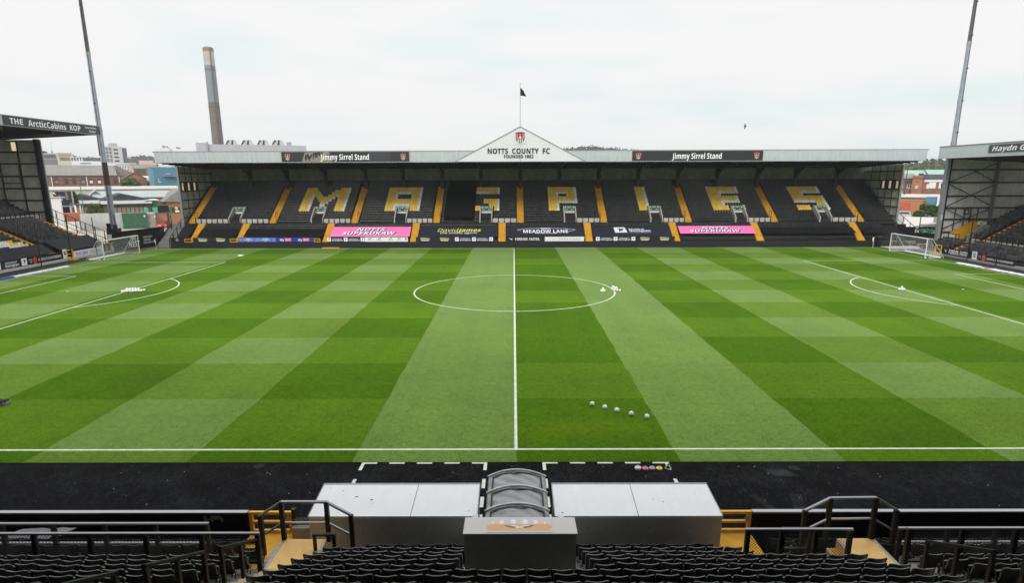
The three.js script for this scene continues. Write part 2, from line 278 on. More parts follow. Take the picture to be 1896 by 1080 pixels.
{
  const st = thing('grandstand', 'long black seated stand with a grey roof and white pediment across the pitch', 'stand');
  // base wall and lower terrace
  mesh('front_wall', [box(XL + 0.2, 54.2, 0, 0.87, -36.25, -35.95)], M.charcoal, st);
  const lower = [], upper = [];
  for (let j = 0; j < 6; j++) lower.push(box(XL + 0.4, 56.2, LY(j) - 0.6, LY(j), LZ(j) - 0.56, LZ(j)));
  lower.push(box(XL + 0.3, 56.2, -0.02, 0.8, -41, -36.26));
  lower.push(box(XL + 0.3, XR, 3.0, 3.31, -41.1, -40.38));
  for (let i = 0; i < 16; i++) upper.push(box(XL + 0.2, XR - 0.2, UY(i) - 0.5, UY(i), UZ(i) - 0.57 - (i === 15 ? 1.6 : 0), UZ(i)));
  upper.push(box(XL + 0.2, XR - 0.2, 0, 3.55, -50, -41.12));
  mesh('terrace', [...lower, ...upper], M.darkConcrete, st);
  // gangways painted yellow, two steps a row
  const stair = (x, y0, z0, n, ry_, rz, w) => { const g = []; for (let k = 0; k < n; k++) g.push(box(x - w / 2, x + w / 2, y0 + k * ry_ - 0.35, y0 + k * ry_ + 0.012, z0 - (k + 1) * rz + 0.012, z0 - k * rz + 0.012)); return g; };
  for (const x of AX) mesh('gangway', stair(x, 3.62, -40.85, 30, 0.175, 0.285, 1.08), M.yellow, st);
  for (const x of LX) mesh('gangway', stair(x, 0.95, -36.3, 13, 0.195, 0.28, 1.08), M.yellow, st);
  for (const x of LX) mesh('gangway_landing', [box(x - 0.6, x + 0.6, 3.3, 3.33, -40.75, -39.95)], M.paleConcrete, st);
  // low wall and posts between the tiers, from each stair mouth to the next gangway
  const spans = []; VX.forEach((v, k) => spans.push([v + 1.0, AX[k + 1] - 0.6])); spans.unshift([AX[0] + 0.6, VX[0] - 1.0]);
  for (const [a, b] of spans) {
    const posts = []; mesh('tier_wall', [box(a, b, 3.35, 3.97, -41.0, -40.86)], M.paleConcrete, st);
    const n = Math.round((b - a) / 0.86); for (let i = 0; i <= n; i++) { const x = a + (b - a) * i / n; posts.push(box(x - 0.05, x + 0.05, 3.32, 4.18, -40.84, -40.76)); posts.push(box(x - 0.09, x + 0.09, 3.32, 3.5, -40.845, -40.72)); }
    posts.push(box(a, b, 4.1, 4.16, -40.83, -40.77)); mesh('tier_railing', posts, M.blackSteel, st);
  }
  
  // little gates at the foot of the upper gangways
  for (const x of AX) for (const s of [-1, 1]) { const g = []; { g.push(bar([x + s * 0.56, 3.5, -40.8], [x + s * 0.56, 4.85, -40.8], 0.06)); g.push(bar([x + s * 0.56, 4.85, -40.8], [x + s * 0.56, 5.0, -41.6], 0.05)); g.push(bar([x + s * 0.56, 5.0, -41.6], [x + s * 0.56, 4.2, -41.6], 0.05)); } if (s > 0) g.push(bar([x + 0.56, 4.85, -40.8], [x + 1.2, 4.85, -40.8], 0.05)); mesh('gangway_rail', g, M.blackSteel, st); }
  // stair mouths
  const green = print(256, 128, (x, w, h) => { x.fillStyle = '#2f8a62'; x.fillRect(0, 0, w, 62); x.fillStyle = '#16181a'; x.fillRect(0, 62, w, 66); x.fillStyle = '#cfe5da'; x.fillRect(14, 12, 34, 38); x.fillRect(w - 48, 12, 34, 38); fitText(x, 'EXIT', w / 2, 31, 90, 34, 'bold #px sans-serif', '#e6f4ec'); x.fillStyle = '#c9cccc'; x.fillRect(16, 80, 76, 26); x.fillRect(122, 74, 10, 44); x.fillRect(w - 92, 80, 76, 26); });
  VX.forEach((v, k) => {
    const o = new THREE.Group(); o.name = 'stair_mouth'; st.add(o); const zf = -43.1, yt = 5.72;
    const side = (x0, x1) => prismX([[zf - 0.5, 3.3], [zf - 0.5, yt], [zf + 0.05, yt], [-40.8, 4.05], [-40.8, 3.3]], x0, x1);
    mesh('side_wall', side(v - 0.99, v - 0.83), M.paleConcrete, o); mesh('side_wall', side(v + 0.83, v + 0.99), M.paleConcrete, o);
    mesh('lintel', [box(v - 0.83, v + 0.83, 4.64, 5.0, zf - 0.18, zf - 0.02)], M.white, o);
    mesh('back', [box(v - 0.83, v + 0.83, 3.3, yt, zf - 0.5, zf - 0.32)], M.paleConcrete, o); mesh('lower_front', [box(v - 0.83, v + 0.83, 3.3, 3.75, -40.98, -40.9)], M.darkConcrete, o);
    mesh('doorway_rail', [bar([v - 0.8, 4.1, -41.2], [v + 0.8, 4.1, -41.2], 0.05), ...[-0.8, -0.3, 0.25, 0.8].map(d => bar([v + d, 3.35, -41.2], [v + d, 4.1, -41.2], 0.05))], M.blackSteel, o);
    mesh('sign', [quad([v - 0.83, 5.0, zf], [v + 0.83, 5.0, zf], [v + 0.83, yt, zf], [v - 0.83, yt, zf])], green, o, true);
  });
  // back wall, end walls
  mesh('back_wall', [box(XL - 0.1, XR + 0.1, 0, 12.3, -51.8, -51.3)], M.backWall, st);
  const faceXs = (x, y0, y1, z) => quad([x, y0, z - 0.34], [x, y0, z + 0.34], [x, y1, z + 0.34], [x, y1, z - 0.34]);
  const endPanel = (x, face) => {
    const o = new THREE.Group(); o.name = 'end_wall'; st.add(o);
    const seg = (za, zb, y0, y1) => { const g = ribbed(za - zb, y1 - y0, 0.34, 0.04); if (face > 0) { ry(g, Math.PI / 2); mv(g, x, y0, za); } else { ry(g, -Math.PI / 2); mv(g, x, y0, zb); } return [g, box(x - (face > 0 ? 0.06 : 0.02), x + (face > 0 ? -0.02 : 0.06), y0, y1, zb, za)]; };
    const cl = [...seg(-40.8, -51.5, 0, 8.35), ...seg(-40.8, -51.5, 9.45, 11.9)]; const wz = [-41.75, -43.6, -45.4]; let q = -40.8; for (const z of wz) { cl.push(...seg(q, z + 0.34, 8.35, 9.45)); q = z - 0.34; } cl.push(...seg(q, -51.5, 8.35, 9.45));
    mesh('cladding', cl, mat(0.74, 0.72, 0.67, 0.75, { map: mottle(0.65, 1, 4) }), o);
    const X = x + face * 0.12, g = [];
    for (const y of [4.2, 5.55, 6.85, 8.2, 9.55, 10.9]) mesh('girt', [box(X - 0.06, X + 0.06, y - 0.075, y + 0.075, -51.3, -40.8)], M.steel, o);
    for (const z of [-42.7, -44.55, -46.5, -48.9]) mesh('post', [box(X - 0.03, X + 0.03, 3, 11.8, z - 0.03, z + 0.03)], M.steel, o);
    mesh('corner_post', [box(x - 0.15, x + 0.15, 0, 11.9, -40.95, -40.6)], M.galv, o);
    for (const z of [-41.75, -43.6, -45.4]) { mesh('window', [faceXs(x - face * 0.03, 8.35, 9.45, z)], winM, o); mesh('window_surround', [box(x, x + face * 0.07, 8.3, 9.5, z - 0.8, z - 0.36), box(x, x + face * 0.07, 8.3, 9.5, z + 0.36, z + 0.85)], M.black, o); }
  };
  var winM = new THREE.MeshPhysicalMaterial({ color: lin(0.95, 0.82, 0.52), roughness: 0.7, transmission: 0.9, thickness: 0 });
  endPanel(XL, 1); endPanel(XR, -1);
  mesh('rear_rail', [box(XL + 0.3, XR - 0.3, UY(15), UY(15) + 0.86, -50.42, -50.36)], M.black, st);
  // steel frames that carry the roof
  for (const x of CX) {
    const g = [box(x - 0.28, x + 0.28, UY(13), 12.0, -48.95, -48.55)];
    const arm = prism([[0, 0], [0, -1.3], [1.2, -0.55], [3.0, 0.25], [13.2, 0.9], [13.2, 1.15]], -0.14, 0.14); ry(arm, -Math.PI / 2); arm.translate(x, 11.35, -48.7); g.push(arm);
    mesh('roof_frame', g, M.steel, st);
  }
  // roof: high front edge sloping down to the back
  const yf = 12.35, yb = 11.65; const sl = z => yb + (yf - yb) * (z + 51.6) / (51.6 - 34.6);
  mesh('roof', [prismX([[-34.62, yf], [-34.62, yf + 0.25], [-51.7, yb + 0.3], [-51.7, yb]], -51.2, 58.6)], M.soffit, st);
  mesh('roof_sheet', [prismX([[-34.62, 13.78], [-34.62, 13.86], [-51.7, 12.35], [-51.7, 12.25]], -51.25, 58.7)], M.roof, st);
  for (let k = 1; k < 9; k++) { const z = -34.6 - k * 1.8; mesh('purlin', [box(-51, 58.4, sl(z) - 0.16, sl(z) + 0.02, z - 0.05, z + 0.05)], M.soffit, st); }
  const fas = []; const fs = (a, b) => { const g = ribbed(b - a, 1.5, 0.25, 0.05); mv(g, a, yf, -34.55); return g; };
  mesh('fascia', [fs(-51.0, 58.4)], M.cladding, st);
  mesh('fascia_trim', [box(-51.0, 58.4, yf - 0.06, yf, -34.66, -34.47), box(-51.0, 58.4, 13.85, 13.9, -34.66, -34.47)], M.galv, st);
  const lights = []; for (let x = -48; x < 56; x += 0.42) if (Math.abs(((x + 60) % 9) - 4) < 3.2) lights.push(box(x, x + 0.12, yf - 0.16, yf - 0.1, -34.9, -34.8)); mesh('lamp_strip', lights, M.white, st);
  // pediment
  const px = 0.9, ped = new THREE.Group(); ped.name = 'pediment'; st.add(ped);
  const tri = []; const n = 76, W0 = 9.2, base = 12.36, apex = 17.05;
  for (let i = 0; i < n; i++) { const a = -W0 + 2 * W0 * i / n, b = a + 2 * W0 / n, c = a + (b - a) * 0.45; const top = x => base + (apex - base) * (1 - Math.abs(x) / W0); const q = (x0, x1, z0, z1) => quad([px + x0, base, z0], [px + x1, base, z1], [px + x1, Math.max(base + 0.001, top(x1)), z1], [px + x0, Math.max(base + 0.001, top(x0)), z0]); tri.push(q(a, c, -34.36, -34.36), q(c, (c + b) / 2, -34.36, -34.335), q((c + b) / 2, b, -34.335, -34.36)); }
  mesh('cladding', tri, mat(0.80, 0.79, 0.82, 0.5, { map: mottle(0.9, 1, 5, 0.3) }), ped);
  mesh('body', [prism([[px - W0, base], [px + W0, base], [px, apex]], -34.9, -34.42)], M.galv, ped);
  mesh('verge', [bar([px - W0, base + 0.02, -34.33], [px, apex + 0.05, -34.33], 0.12, 0.1), bar([px + W0, base + 0.02, -34.33], [px, apex + 0.05, -34.33], 0.12, 0.1), bar([px, base, -34.31], [px, 14.6, -34.31], 0.03)], M.galv, ped);
      mesh('pediment_roof', [quad([px - W0, base - 0.02, -34.45], [px, apex - 0.02, -34.45], [px, apex - 0.4, -43], [px - W0, base - 0.4, -43]), quad([px, apex - 0.02, -34.45], [px + W0, base - 0.02, -34.45], [px + W0, base - 0.4, -43], [px, apex - 0.4, -43])], M.roof, ped);
  mesh('crest', [quad([px - 0.72, 14.72, -34.3], [px + 0.72, 14.72, -34.3], [px + 0.72, 16.42, -34.3], [px - 0.72, 16.42, -34.3])], new THREE.MeshStandardMaterial({ map: crestPrint.map, roughness: 0.5 }), ped, true);
  // flagpole and flag
  const fp = thing('flagpole', 'thin flagpole with a small dark flag on the pediment peak', 'flagpole', [0.9, 17.0, -34.6]);
  mesh('pole', [rod([0, 0, 0], [0, 5.75, 0], 0.045, 8, 0.03), new THREE.SphereGeometry(0.08, 8, 6).translate(0, 5.8, 0)], M.galv, fp);
  { const g = new THREE.PlaneGeometry(0.72, 1.05, 10, 12), p = g.attributes.position; for (let i = 0; i < p.count; i++) { const u = (p.getX(i) + 0.36) / 0.72, v = p.getY(i); p.setXYZ(i, 0.04 + u * (0.62 - 0.16 * Math.sin(v * 3)), 4.75 + v * (1 - 0.3 * u) - 0.28 * u, 0.12 * Math.sin(u * 6 + v * 2.2) * u); } g.computeVertexNormals(); mesh('flag', g, mat(0.03, 0.03, 0.035, 0.9, { side: THREE.DoubleSide }), fp); }
}
// raised lettering on the pediment
const { FontLoader } = await import('three/addons/loaders/FontLoader.js'); const { TextGeometry } = await import('three/addons/geometries/TextGeometry.js');
const bold = await new FontLoader().loadAsync('fonts/droid/droid_sans_bold.typeface.json');
function letters(s, w, h, depth) { const g = new TextGeometry(s, { font: bold, size: 1, depth, curveSegments: 4 }); g.computeBoundingBox(); const b = g.boundingBox; g.translate(-(b.min.x + b.max.x) / 2, -b.min.y, 0); g.scale(w / (b.max.x - b.min.x), h / (b.max.y - b.min.y), 1); return g; }
{
  const t = thing('pediment_lettering', 'black lettering NOTTS COUNTY FC FOUNDED 1862 on the white pediment', 'lettering', [0.7, 0, -34.31]);
  mesh('lettering', letters('NOTTS  COUNTY  FC', 8.75, 0.74, 0.03).translate(0, 13.42, 0), M.black, t); mesh('lettering', letters('FOUNDED 1862', 4.15, 0.46, 0.03).translate(0, 12.82, 0), M.black, t);
  const birdStroke = 0;
  const sgn = (label, x0, x1, photo) => {
    const o = thing('fascia_sign', label, 'sign', [0, 0, 0], 0);
    mesh('backing', [box(x0, x1, 12.42, 13.76, -34.5, -34.46)], M.black, o);
    mesh('lettering', [quad([x0, 12.42, -34.455], [x1, 12.42, -34.455], [x1, 13.76, -34.455], [x0, 13.76, -34.455])], print(1400, 106, (x, w, h) => {
      x.fillStyle = '#26272b'; x.fillRect(0, 0, w, h);
      if (photo) { // faded group picture behind the name
        x.fillStyle = '#8d8473'; x.beginPath(); x.moveTo(220, h); x.lineTo(260, 6); x.lineTo(520, 0); x.lineTo(560, h); x.fill(); x.fillStyle = '#25262a'; for (let i = 0; i < 13; i++) { const a = 240 + i * 25 + (i * 37 % 17), b = (i * 53 % 60); x.beginPath(); x.ellipse(a, b + 10, 7 + (i * 7 % 9), 22 + (i * 11 % 24), 0.5 - (i % 3) * 0.4, 0, 7); x.fill(); } x.fillStyle = '#17181b'; x.fillRect(560, 0, 400, h); x.fillStyle = '#343841'; x.fillRect(960, 0, 230, h);
      }
      x.save(); x.globalAlpha = 0.85; shield(x, 66, h / 2, 58, 84); shield(x, w - 66, h / 2, 58, 84); x.restore();
      fitText(x, 'Jimmy Sirrel Stand', w / 2 - 2, h / 2 + 3, 530, 62, 'bold #px sans-serif', '#fafafa');
    }), o, true);
  };
  sgn('dark sign with white lettering and a faded picture, left of the pediment', -32.9, -14.8, true);
  sgn('dark sign with white lettering on plain charcoal, right of the pediment', 16.75, 35.2, false);
}
// ---------------------------------------------------------------- seats of the far and end stands
function farSeat(k = 1) {          // tip-up seat seen from the front, faces +z, origin on the deck below its back
  const g = [];
  const b = new THREE.BoxGeometry(0.375 * (k > 1 ? 1.07 : 1), 0.30 * k, 0.05, 4, 2, 1), p = b.attributes.position; for (let i = 0; i < p.count; i++) { const x = p.getX(i), y = p.getY(i), e = Math.abs(x) > 0.15; p.setXYZ(i, x, y + (e && y > 0.1 ? -0.05 : 0) + (e && y < -0.1 ? 0.02 : 0), p.getZ(i) + (e ? 0.03 : 0) - 0.15 * y); }
  b.translate(0, 0.63 - 0.15 * (k - 1), 0); g.push(b);
  const s = new THREE.BoxGeometry(0.33, 0.16, 0.07); s.rotateX(-0.2); s.translate(0, 0.385, 0.10); g.push(s);
  g.push(box(-0.03, 0.03, 0.05, 0.5, -0.02, 0.02));
  return geo(g);
}
const seatGeo = farSeat(), brightGeo = farSeat(1.2);
const SM = { dark: mat(0.026, 0.0265, 0.030, 0.27, { specularIntensity: 1 }), yellow: mat(0.97, 0.66, 0.11, 0.4), white: mat(0.92, 0.91, 0.89, 0.4), end: mat(0.085, 0.086, 0.092, 0.27, { specularIntensity: 1 }) };
function seatField(name, label, spots, m) {      // spots: [x, y, z, turn]
  const o = new THREE.InstancedMesh(m === SM.yellow || m === SM.white ? brightGeo : seatGeo, m, spots.length); const q = new THREE.Matrix4(), e = new THREE.Quaternion(); const c = new THREE.Color();
  spots.forEach((s, i) => { e.setFromAxisAngle(V(0, 1, 0), s[3] || 0); q.compose(V(s[0] + rr(-0.006, 0.006), s[1], s[2] + rr(-0.012, 0.012)), e, V(1, rr(0.97, 1.03), 1)); o.setMatrixAt(i, q); const k = m === SM.yellow || m === SM.white ? rr(0.86, 1.05) : rr(0.55, 1.2); o.setColorAt(i, c.setRGB(k, k, k)); });
  o.castShadow = o.receiveShadow = true; o.name = numbered(name); scene.add(o); return tag(o, label, 'seats', null, 'stuff');
}
{
  const word = {
    1: ['YYYY.........YYYW', 'YYYYY......YYYYYW', 'YYYYYY....YYYYYYW', 'YYYWYYY..YYYWYYYW', 'YYYW.YYYYYYW.YYYW', 'YYYW..YYYYW..YYYW', 'YYYW...YYW...YYYW', 'YYYW...WW....YYYW', 'YYYW.........YYYW', 'YYYW.........YYYW'],
    2: ['YYYYYYYYYYYYW', 'YYYYYYYYYYYYW', 'YYYWWWWWWYYYW', 'YYYW.....YYYW', 'YYYW.....YYYW', 'YYYYYYYYYYYYW', 'YYYYYYYYYYYYW', 'YYYWWWWWWYYYW', 'YYYW.....YYYW', 'YYYW.....YYYW'],
    3: ['YYYYYYYYW', 'YYYYYYYYW', 'WWWWWYYYW', '.........', '.........', '...YYYYYW', '...YYYYYW', '.....YYYW', 'YYYYYYYYW', 'YYYYYYYYW'],
    4: ['YYYYYYYYYYW', 'YYYYYYYYYYW', 'YYYWWWWYYYW', 'YYYW...YYYW', 'YYYYYYYYYYW', 'YYYYYYYYYYW', 'YYYYWWWWWWW', 'YYYW.......', 'YYYW.......', 'YYYW.......'],
    5: Array(10).fill('YYYW'),
    6: ['YYYYYYYYYYYW', 'YYYYYYYYYYYW', 'YYYYWWWWWWWW', 'YYYYW.......', 'YYYYYYYYYYW.', 'YYYYYYYYYYW.', 'YYYYWWWWWWW.', 'YYYYW.......', 'YYYYYYYYYYYW', 'YYYYYYYYYYYW'],
    7: ['YYYYYYYYYYYW', 'YYYYYYYYYYYW', 'YYYYWWWWWWWW', 'YYYYW.......', 'YYYYYYYYYYYW', 'YYYYYYYYYYYW', 'WWWWWWWWYYYW', '........YYYW', 'YYYYYYYYYYYW', 'YYYYYYYYYYYW'],
  };
  const start = { 1: P(566.7, 350, -48).x, 2: P(719.5, 350, -48).x, 3: P(883.2, 350, -48).x, 4: P(1013.7, 350, -48).x, 5: P(1174.6, 350, -48).x, 6: P(1306.2, 350, -48).x, 7: P(1454.9, 350, -48).x };
  const dark = [], yellow = [], white = [];
  const blocks = []; for (let k = 0; k < 8; k++) blocks.push([AX[k] + 0.6, AX[k + 1] - 0.6, k]); blocks.push([AX[8] + 0.6, XR - 0.5, 8]);
  for (const [a, b, k] of blocks) {
    const n = Math.floor((b - a) / SP), off = a + ((b - a) - n * SP) / 2 + SP / 2; const c0 = start[k] !== undefined ? Math.round((start[k] + SP / 2 - off) / SP) : 0;
    for (let i = -1; i < 16; i++) for (let c = 0; c < n; c++) {
      const x = off + c * SP, v = VX[k];
      if (v !== undefined && Math.abs(x - v) < 1.12 && i < 5) continue;
      if (i === -1 && (k === 0 || (v !== undefined && x > v))) continue;
      if (i > 13 && CX.some(q => Math.abs(q - x) < 0.62)) continue;
      if (i > 14 && false) continue;
      let t = '.'; const rowI = 12 - i; if (word[k] && rowI >= 0 && rowI < 10) t = word[k][rowI][c - c0] || '.';
      if (k === 3 && c - c0 < 0 && x > AX[3] + 1.2) { if (x < P(883.2, 350, -48).x - 0.1 && x > P(829, 350, -48).x) continue; }   // under the black sheet
      (t === 'Y' ? yellow : t === 'W' ? white : dark).push([x, UY(i), UZ(i) - 0.44, 0]);
    }
  }
  // lower tier
  const low = []; const lb = []; lb.push([XL + 1.0, LX[0] - 0.6]); for (let k = 0; k < 8; k++) lb.push([LX[k] + 0.6, LX[k + 1] - 0.6]); lb.push([LX[8] + 0.6, 55.9]);
  for (const [a, b] of lb) { const n = Math.floor((b - a) / SP), off = a + ((b - a) - n * SP) / 2 + SP / 2; for (let j = 0; j < 6; j++) for (let c = 0; c < n; c++) { const x = off + c * SP; const right = x > 24.5; if (j > 3 || (right && j < 1)) low.push([x, LY(j), LZ(j) - 0.42, 0]); } }
  seatField('dark_seats', 'rows of black seats in the upper tier across the pitch', dark, SM.dark);
  seatField('yellow_seats', 'yellow seats that spell MAGPIES across the pitch', yellow, SM.yellow);
  seatField('white_seats', 'white seats edging the yellow letters MAGPIES', white, SM.white);
  seatField('dark_seats', 'last black seat rows of the lower tier above the sheets and boards', low, SM.dark);

  // sheets over the lower seats: cloth lies in shallow folds from seat row to seat row
  function sheet(x0, x1, y0, z0, y1, z1, sag = 0.03) {
    const nx = Math.max(8, Math.round((x1 - x0) / 0.3)), nz = 14; const g = new THREE.PlaneGeometry(1, 1, nx, nz), p = g.attributes.position;
    for (let i = 0; i < p.count; i++) { const u = p.getX(i) + 0.5, v = p.getY(i) + 0.5; const x = x0 + (x1 - x0) * u; const f = Math.abs(Math.sin(v * Math.PI * 4)); p.setXYZ(i, x, y0 + (y1 - y0) * v + sag * f + 0.02 * noise.noise(x * 0.9, v * 6, 2) + 0.03, z0 + (z1 - z0) * v); }
    g.computeVertexNormals(); return g;
  }
  const banner = (label, k, draw, opt = {}) => {
    const a = LX[k] + 0.62 + (opt.da || 0), b = LX[k + 1] - 0.62 + (opt.db || 0); const o = sheet(a, b, opt.y0 ?? 1.56, opt.z0 ?? -36.52, opt.y1 ?? 2.88, opt.z1 ?? -38.72);
    const m = mesh('seat_banner', o, draw ? print(1536, 256, draw, 0.9) : M.blackSheet, null, true); return tag(m, label, 'banner');
  };
  const superdraw = (x, w, h) => {
    x.fillStyle = '#ff7cc0'; x.fillRect(0, 0, w, h); x.save(); x.transform(1, 0, -0.35, 1, 45, 0);
    for (const [s, cx, cy, tw, th] of [['NOTTS', 740, 74, 560, 74], ['SUPERDRAW', 740, 166, 1020, 86]]) { for (let k = 20; k >= 0; k -= 2) fitText(x, s, cx + k * 1.4, cy + k * 0.7, tw, th, 'bold #px sans-serif', '#2b2350'); x.lineWidth = 1; fitText(x, s, cx, cy, tw, th, 'bold #px sans-serif', '#f4f6ff'); }
    x.restore();
  };
  banner('pink banner with white lettering over lower seats left of the pediment', 2, superdraw, { y0: 1.6 });
  banner('pink banner with white lettering over lower seats far right of the pediment', 6, superdraw, { y0: 1.9, z0: -36.9 });
  banner('navy banner with yellow and white estate agent lettering over lower seats', 3, (x, w, h) => { x.fillStyle = '#1c2030'; x.fillRect(0, 0, w, h); fitText(x, 'David', 555, 92, 415, 78, 'italic #px sans-serif', '#e9e14c'); fitText(x, 'James', 985, 92, 430, 78, 'italic bold #px sans-serif', '#e9e14c'); fitText(x, 'the estate agent', 770, 162, 720, 44, 'italic #px sans-serif', '#f0f0f0'); });
  banner('navy banner reading THIS IS MEADOW LANE under the pediment', 4, (x, w, h) => { x.fillStyle = '#1c2030'; x.fillRect(0, 0, w, h); x.strokeStyle = '#e8e8f0'; x.lineWidth = 6; x.beginPath(); x.ellipse(780, 92, 560, 42, 0, 2.6, 5.9); x.stroke(); x.beginPath(); x.ellipse(800, 96, 560, 44, 0, -0.9, 0.7); x.stroke(); fitText(x, 'THIS IS', 775, 62, 190, 40, 'bold #px sans-serif', '#f4f4f8'); fitText(x, 'MEADOW LANE', 775, 130, 900, 84, 'bold #px sans-serif', '#f4f4f8'); x.fillStyle = '#f4f4f8'; x.fillRect(560, 178, 440, 6); });
  banner('navy banner with a university name and white emblem block over lower seats', 5, (x, w, h) => { x.fillStyle = '#1c2030'; x.fillRect(0, 0, w, h); x.fillStyle = '#dfe8ee'; x.beginPath(); x.moveTo(420, 38); x.lineTo(640, 34); x.lineTo(680, 168); x.lineTo(440, 172); x.fill(); x.fillStyle = '#1c2030'; x.fillRect(505, 66, 110, 20); x.fillRect(520, 86, 28, 50); x.fillRect(566, 86, 28, 34); x.fillRect(548, 96, 20, 20); x.fillRect(530, 136, 40, 8); fitText(x, 'University of', 860, 80, 300, 38, 'bold #px sans-serif', '#f0f2f6'); fitText(x, 'Nottingham', 930, 122, 420, 46, 'bold #px sans-serif', '#f0f2f6'); fitText(x, 'UK | CHINA | MALAYSIA', 930, 166, 420, 18, '#px sans-serif', '#d5d8e0'); });
  const plain = (label, a, b, o = {}) => tag(mesh('seat_cover', sheet(a, b, o.y0 ?? 1.56, o.z0 ?? -36.52, o.y1 ?? 2.64, o.z1 ?? -38.5), M.blackSheet), label, 'seat cover');
  plain('plain black sheet over the lower seats at the far left end', XL + 0.9, LX[0] - 0.62, { y1: 3.2, z1: -39.5 });
  plain('plain black sheet over lower seats, first between two gangways from the left', LX[0] + 0.62, LX[1] - 0.62);
  plain('long plain black sheet over lower seats above the blue boards', LX[1] + 0.62, LX[2] - 0.62);
  plain('plain black sheet over lower seats right of the second pink banner', LX[7] + 0.62, LX[8] - 0.62, { y0: 1.9, z0: -36.9 });
  plain('plain black sheet over the lower seats at the far right end', LX[8] + 0.62, 55.8, { y0: 1.9, z0: -36.9 });
  { // tall black sheet in the upper tier
    const x0 = P(829, 350, -48).x, x1 = P(882, 350, -48).x; const g = sheet(x0, x1, UY(0) + 0.5, UZ(0) + 0.2, UY(15) + 0.8, UZ(15) - 0.4, 0.02); tag(mesh('seat_cover', g, M.blackSheet), 'tall plain black sheet hanging over upper seats left of the letter G', 'seat cover');
  }
  // advertising boards along the foot of the stand
  function leapingCat(x, cx, cy, s) { x.save(); x.translate(cx, cy); x.scale(s, s); x.fillStyle = '#f4f4f4'; x.beginPath(); x.moveTo(-1, -0.45); x.quadraticCurveTo(-0.5, -0.55, -0.1, -0.1); x.quadraticCurveTo(0.3, 0.05, 0.6, -0.3); x.quadraticCurveTo(0.85, -0.62, 1.0, -0.55); x.quadraticCurveTo(0.8, -0.3, 0.7, 0.0); x.quadraticCurveTo(0.75, 0.3, 0.85, 0.7); x.lineTo(0.7, 0.72); x.quadraticCurveTo(0.55, 0.4, 0.35, 0.3); x.quadraticCurveTo(0.1, 0.25, -0.2, 0.1); x.quadraticCurveTo(-0.55, -0.15, -1, -0.45); x.fill(); x.restore(); }
  function uniBoard(x, x0, w, h) { // white squares with a castle and the navy name between them
    x.fillStyle = '#1b2438'; x.fillRect(x0, 0, w, h); const s = h * 0.86; for (let k = 0; k < 3; k++) { const a = x0 + k * (w - s) / 2; x.fillStyle = '#f1f3f6'; x.fillRect(a, h * 0.06, s, s); x.fillStyle = '#1b2438'; x.fillRect(a + s * 0.33, h * 0.26, s * 0.36, h * 0.1); x.fillRect(a + s * 0.4, h * 0.36, s * 0.12, h * 0.34); x.fillRect(a + s * 0.54, h * 0.36, s * 0.1, h * 0.16); if (k < 2) { const c = a + s + ((w - s) / 2 - s) / 2; fitText(x, 'University of', c - 6, h * 0.32, (w / 2 - s) * 0.6, h * 0.22, 'bold #px sans-serif', '#e9edf2'); fitText(x, 'Nottingham', c, h * 0.66, (w / 2 - s) * 0.76, h * 0.3, 'bold #px sans-serif', '#f4f6fa'); } }
  }
  function agentLogo(x, cx, h) { x.fillStyle = '#d9d6c2'; x.beginPath(); x.moveTo(cx - 100, h * 0.12); x.lineTo(cx + 100, h * 0.2); x.lineTo(cx + 96, h * 0.62); x.lineTo(cx + 70, h * 0.88); x.lineTo(cx - 76, h * 0.88); x.lineTo(cx - 98, h * 0.55); x.fill(); x.fillStyle = '#2a2c2e'; x.fillRect(cx - 92, h * 0.24, 184, h * 0.34); fitText(x, 'DavidJames', cx, h * 0.41, 178, h * 0.27, 'italic bold #px sans-serif', '#e9dc4a'); fitText(x, 'the estate agent', cx, h * 0.72, 130, h * 0.15, 'italic #px sans-serif', '#26282a'); }
  function board(label, x0, x1, draw, W) {
    const o = thing('advertising_board', label, 'advertising board'); const z = -36.18, y0 = 0.89, y1 = 1.57;
    mesh('backing', [box(x0, x1, y0, y1, z - 0.05, z)], M.black, o); mesh('print', [quad([x0 + 0.01, y0 + 0.01, z + 0.004], [x1 - 0.01, y0 + 0.01, z + 0.004], [x1 - 0.01, y1 - 0.01, z + 0.004], [x0 + 0.01, y1 - 0.01, z + 0.004])], print(W, 96, draw), o, true); return o;
  }
  const bx = u => P(u, 443, -36.18).x;
  board('black board with a small white emblem at the far left foot', bx(316), bx(341), (x, w, h) => { x.fillStyle = '#101113'; x.fillRect(0, 0, w, h); x.fillStyle = '#dcdcdc'; fitText(x, 'THE', w * 0.5, h * 0.22, 44, 18, 'bold #px sans-serif', '#dcdcdc'); fitText(x, 'NEST', w * 0.5, h * 0.56, 76, 40, 'bold #px sans-serif', '#dcdcdc'); }, 360);
  board('black board with two yellow agent logos, left of the blue boards', bx(358), bx(426), (x, w, h) => { x.fillStyle = '#101113'; x.fillRect(0, 0, w, h); agentLogo(x, w * 0.26, h); agentLogo(x, w * 0.75, h); }, 820);
  board('pale blue board with white lettering and a white band', bx(441.5), bx(511.5), (x, w, h) => { x.fillStyle = '#4f6fc6'; x.fillRect(0, 0, w, h); for (const c of [0.27, 0.72]) { x.fillStyle = '#f1f1f4'; x.fillRect(w * c - 105, h * 0.45, 210, 9); x.fillStyle = '#c06070'; x.fillRect(w * c - 105, h * 0.55, 210, 5); fitText(x, 'NATIONAL', w * c, h * 0.26, 110, 22, 'bold #px sans-serif', '#eef1fa'); fitText(x, 'CUP', w * c, h * 0.76, 60, 20, 'bold #px sans-serif', '#eef1fa'); } for (const c of [0.06, 0.49, 0.55, 0.95]) fitText(x, 'CZ6', w * c, h * 0.5, 56, 36, '#px sans-serif', '#c8d4f2'); }, 840);
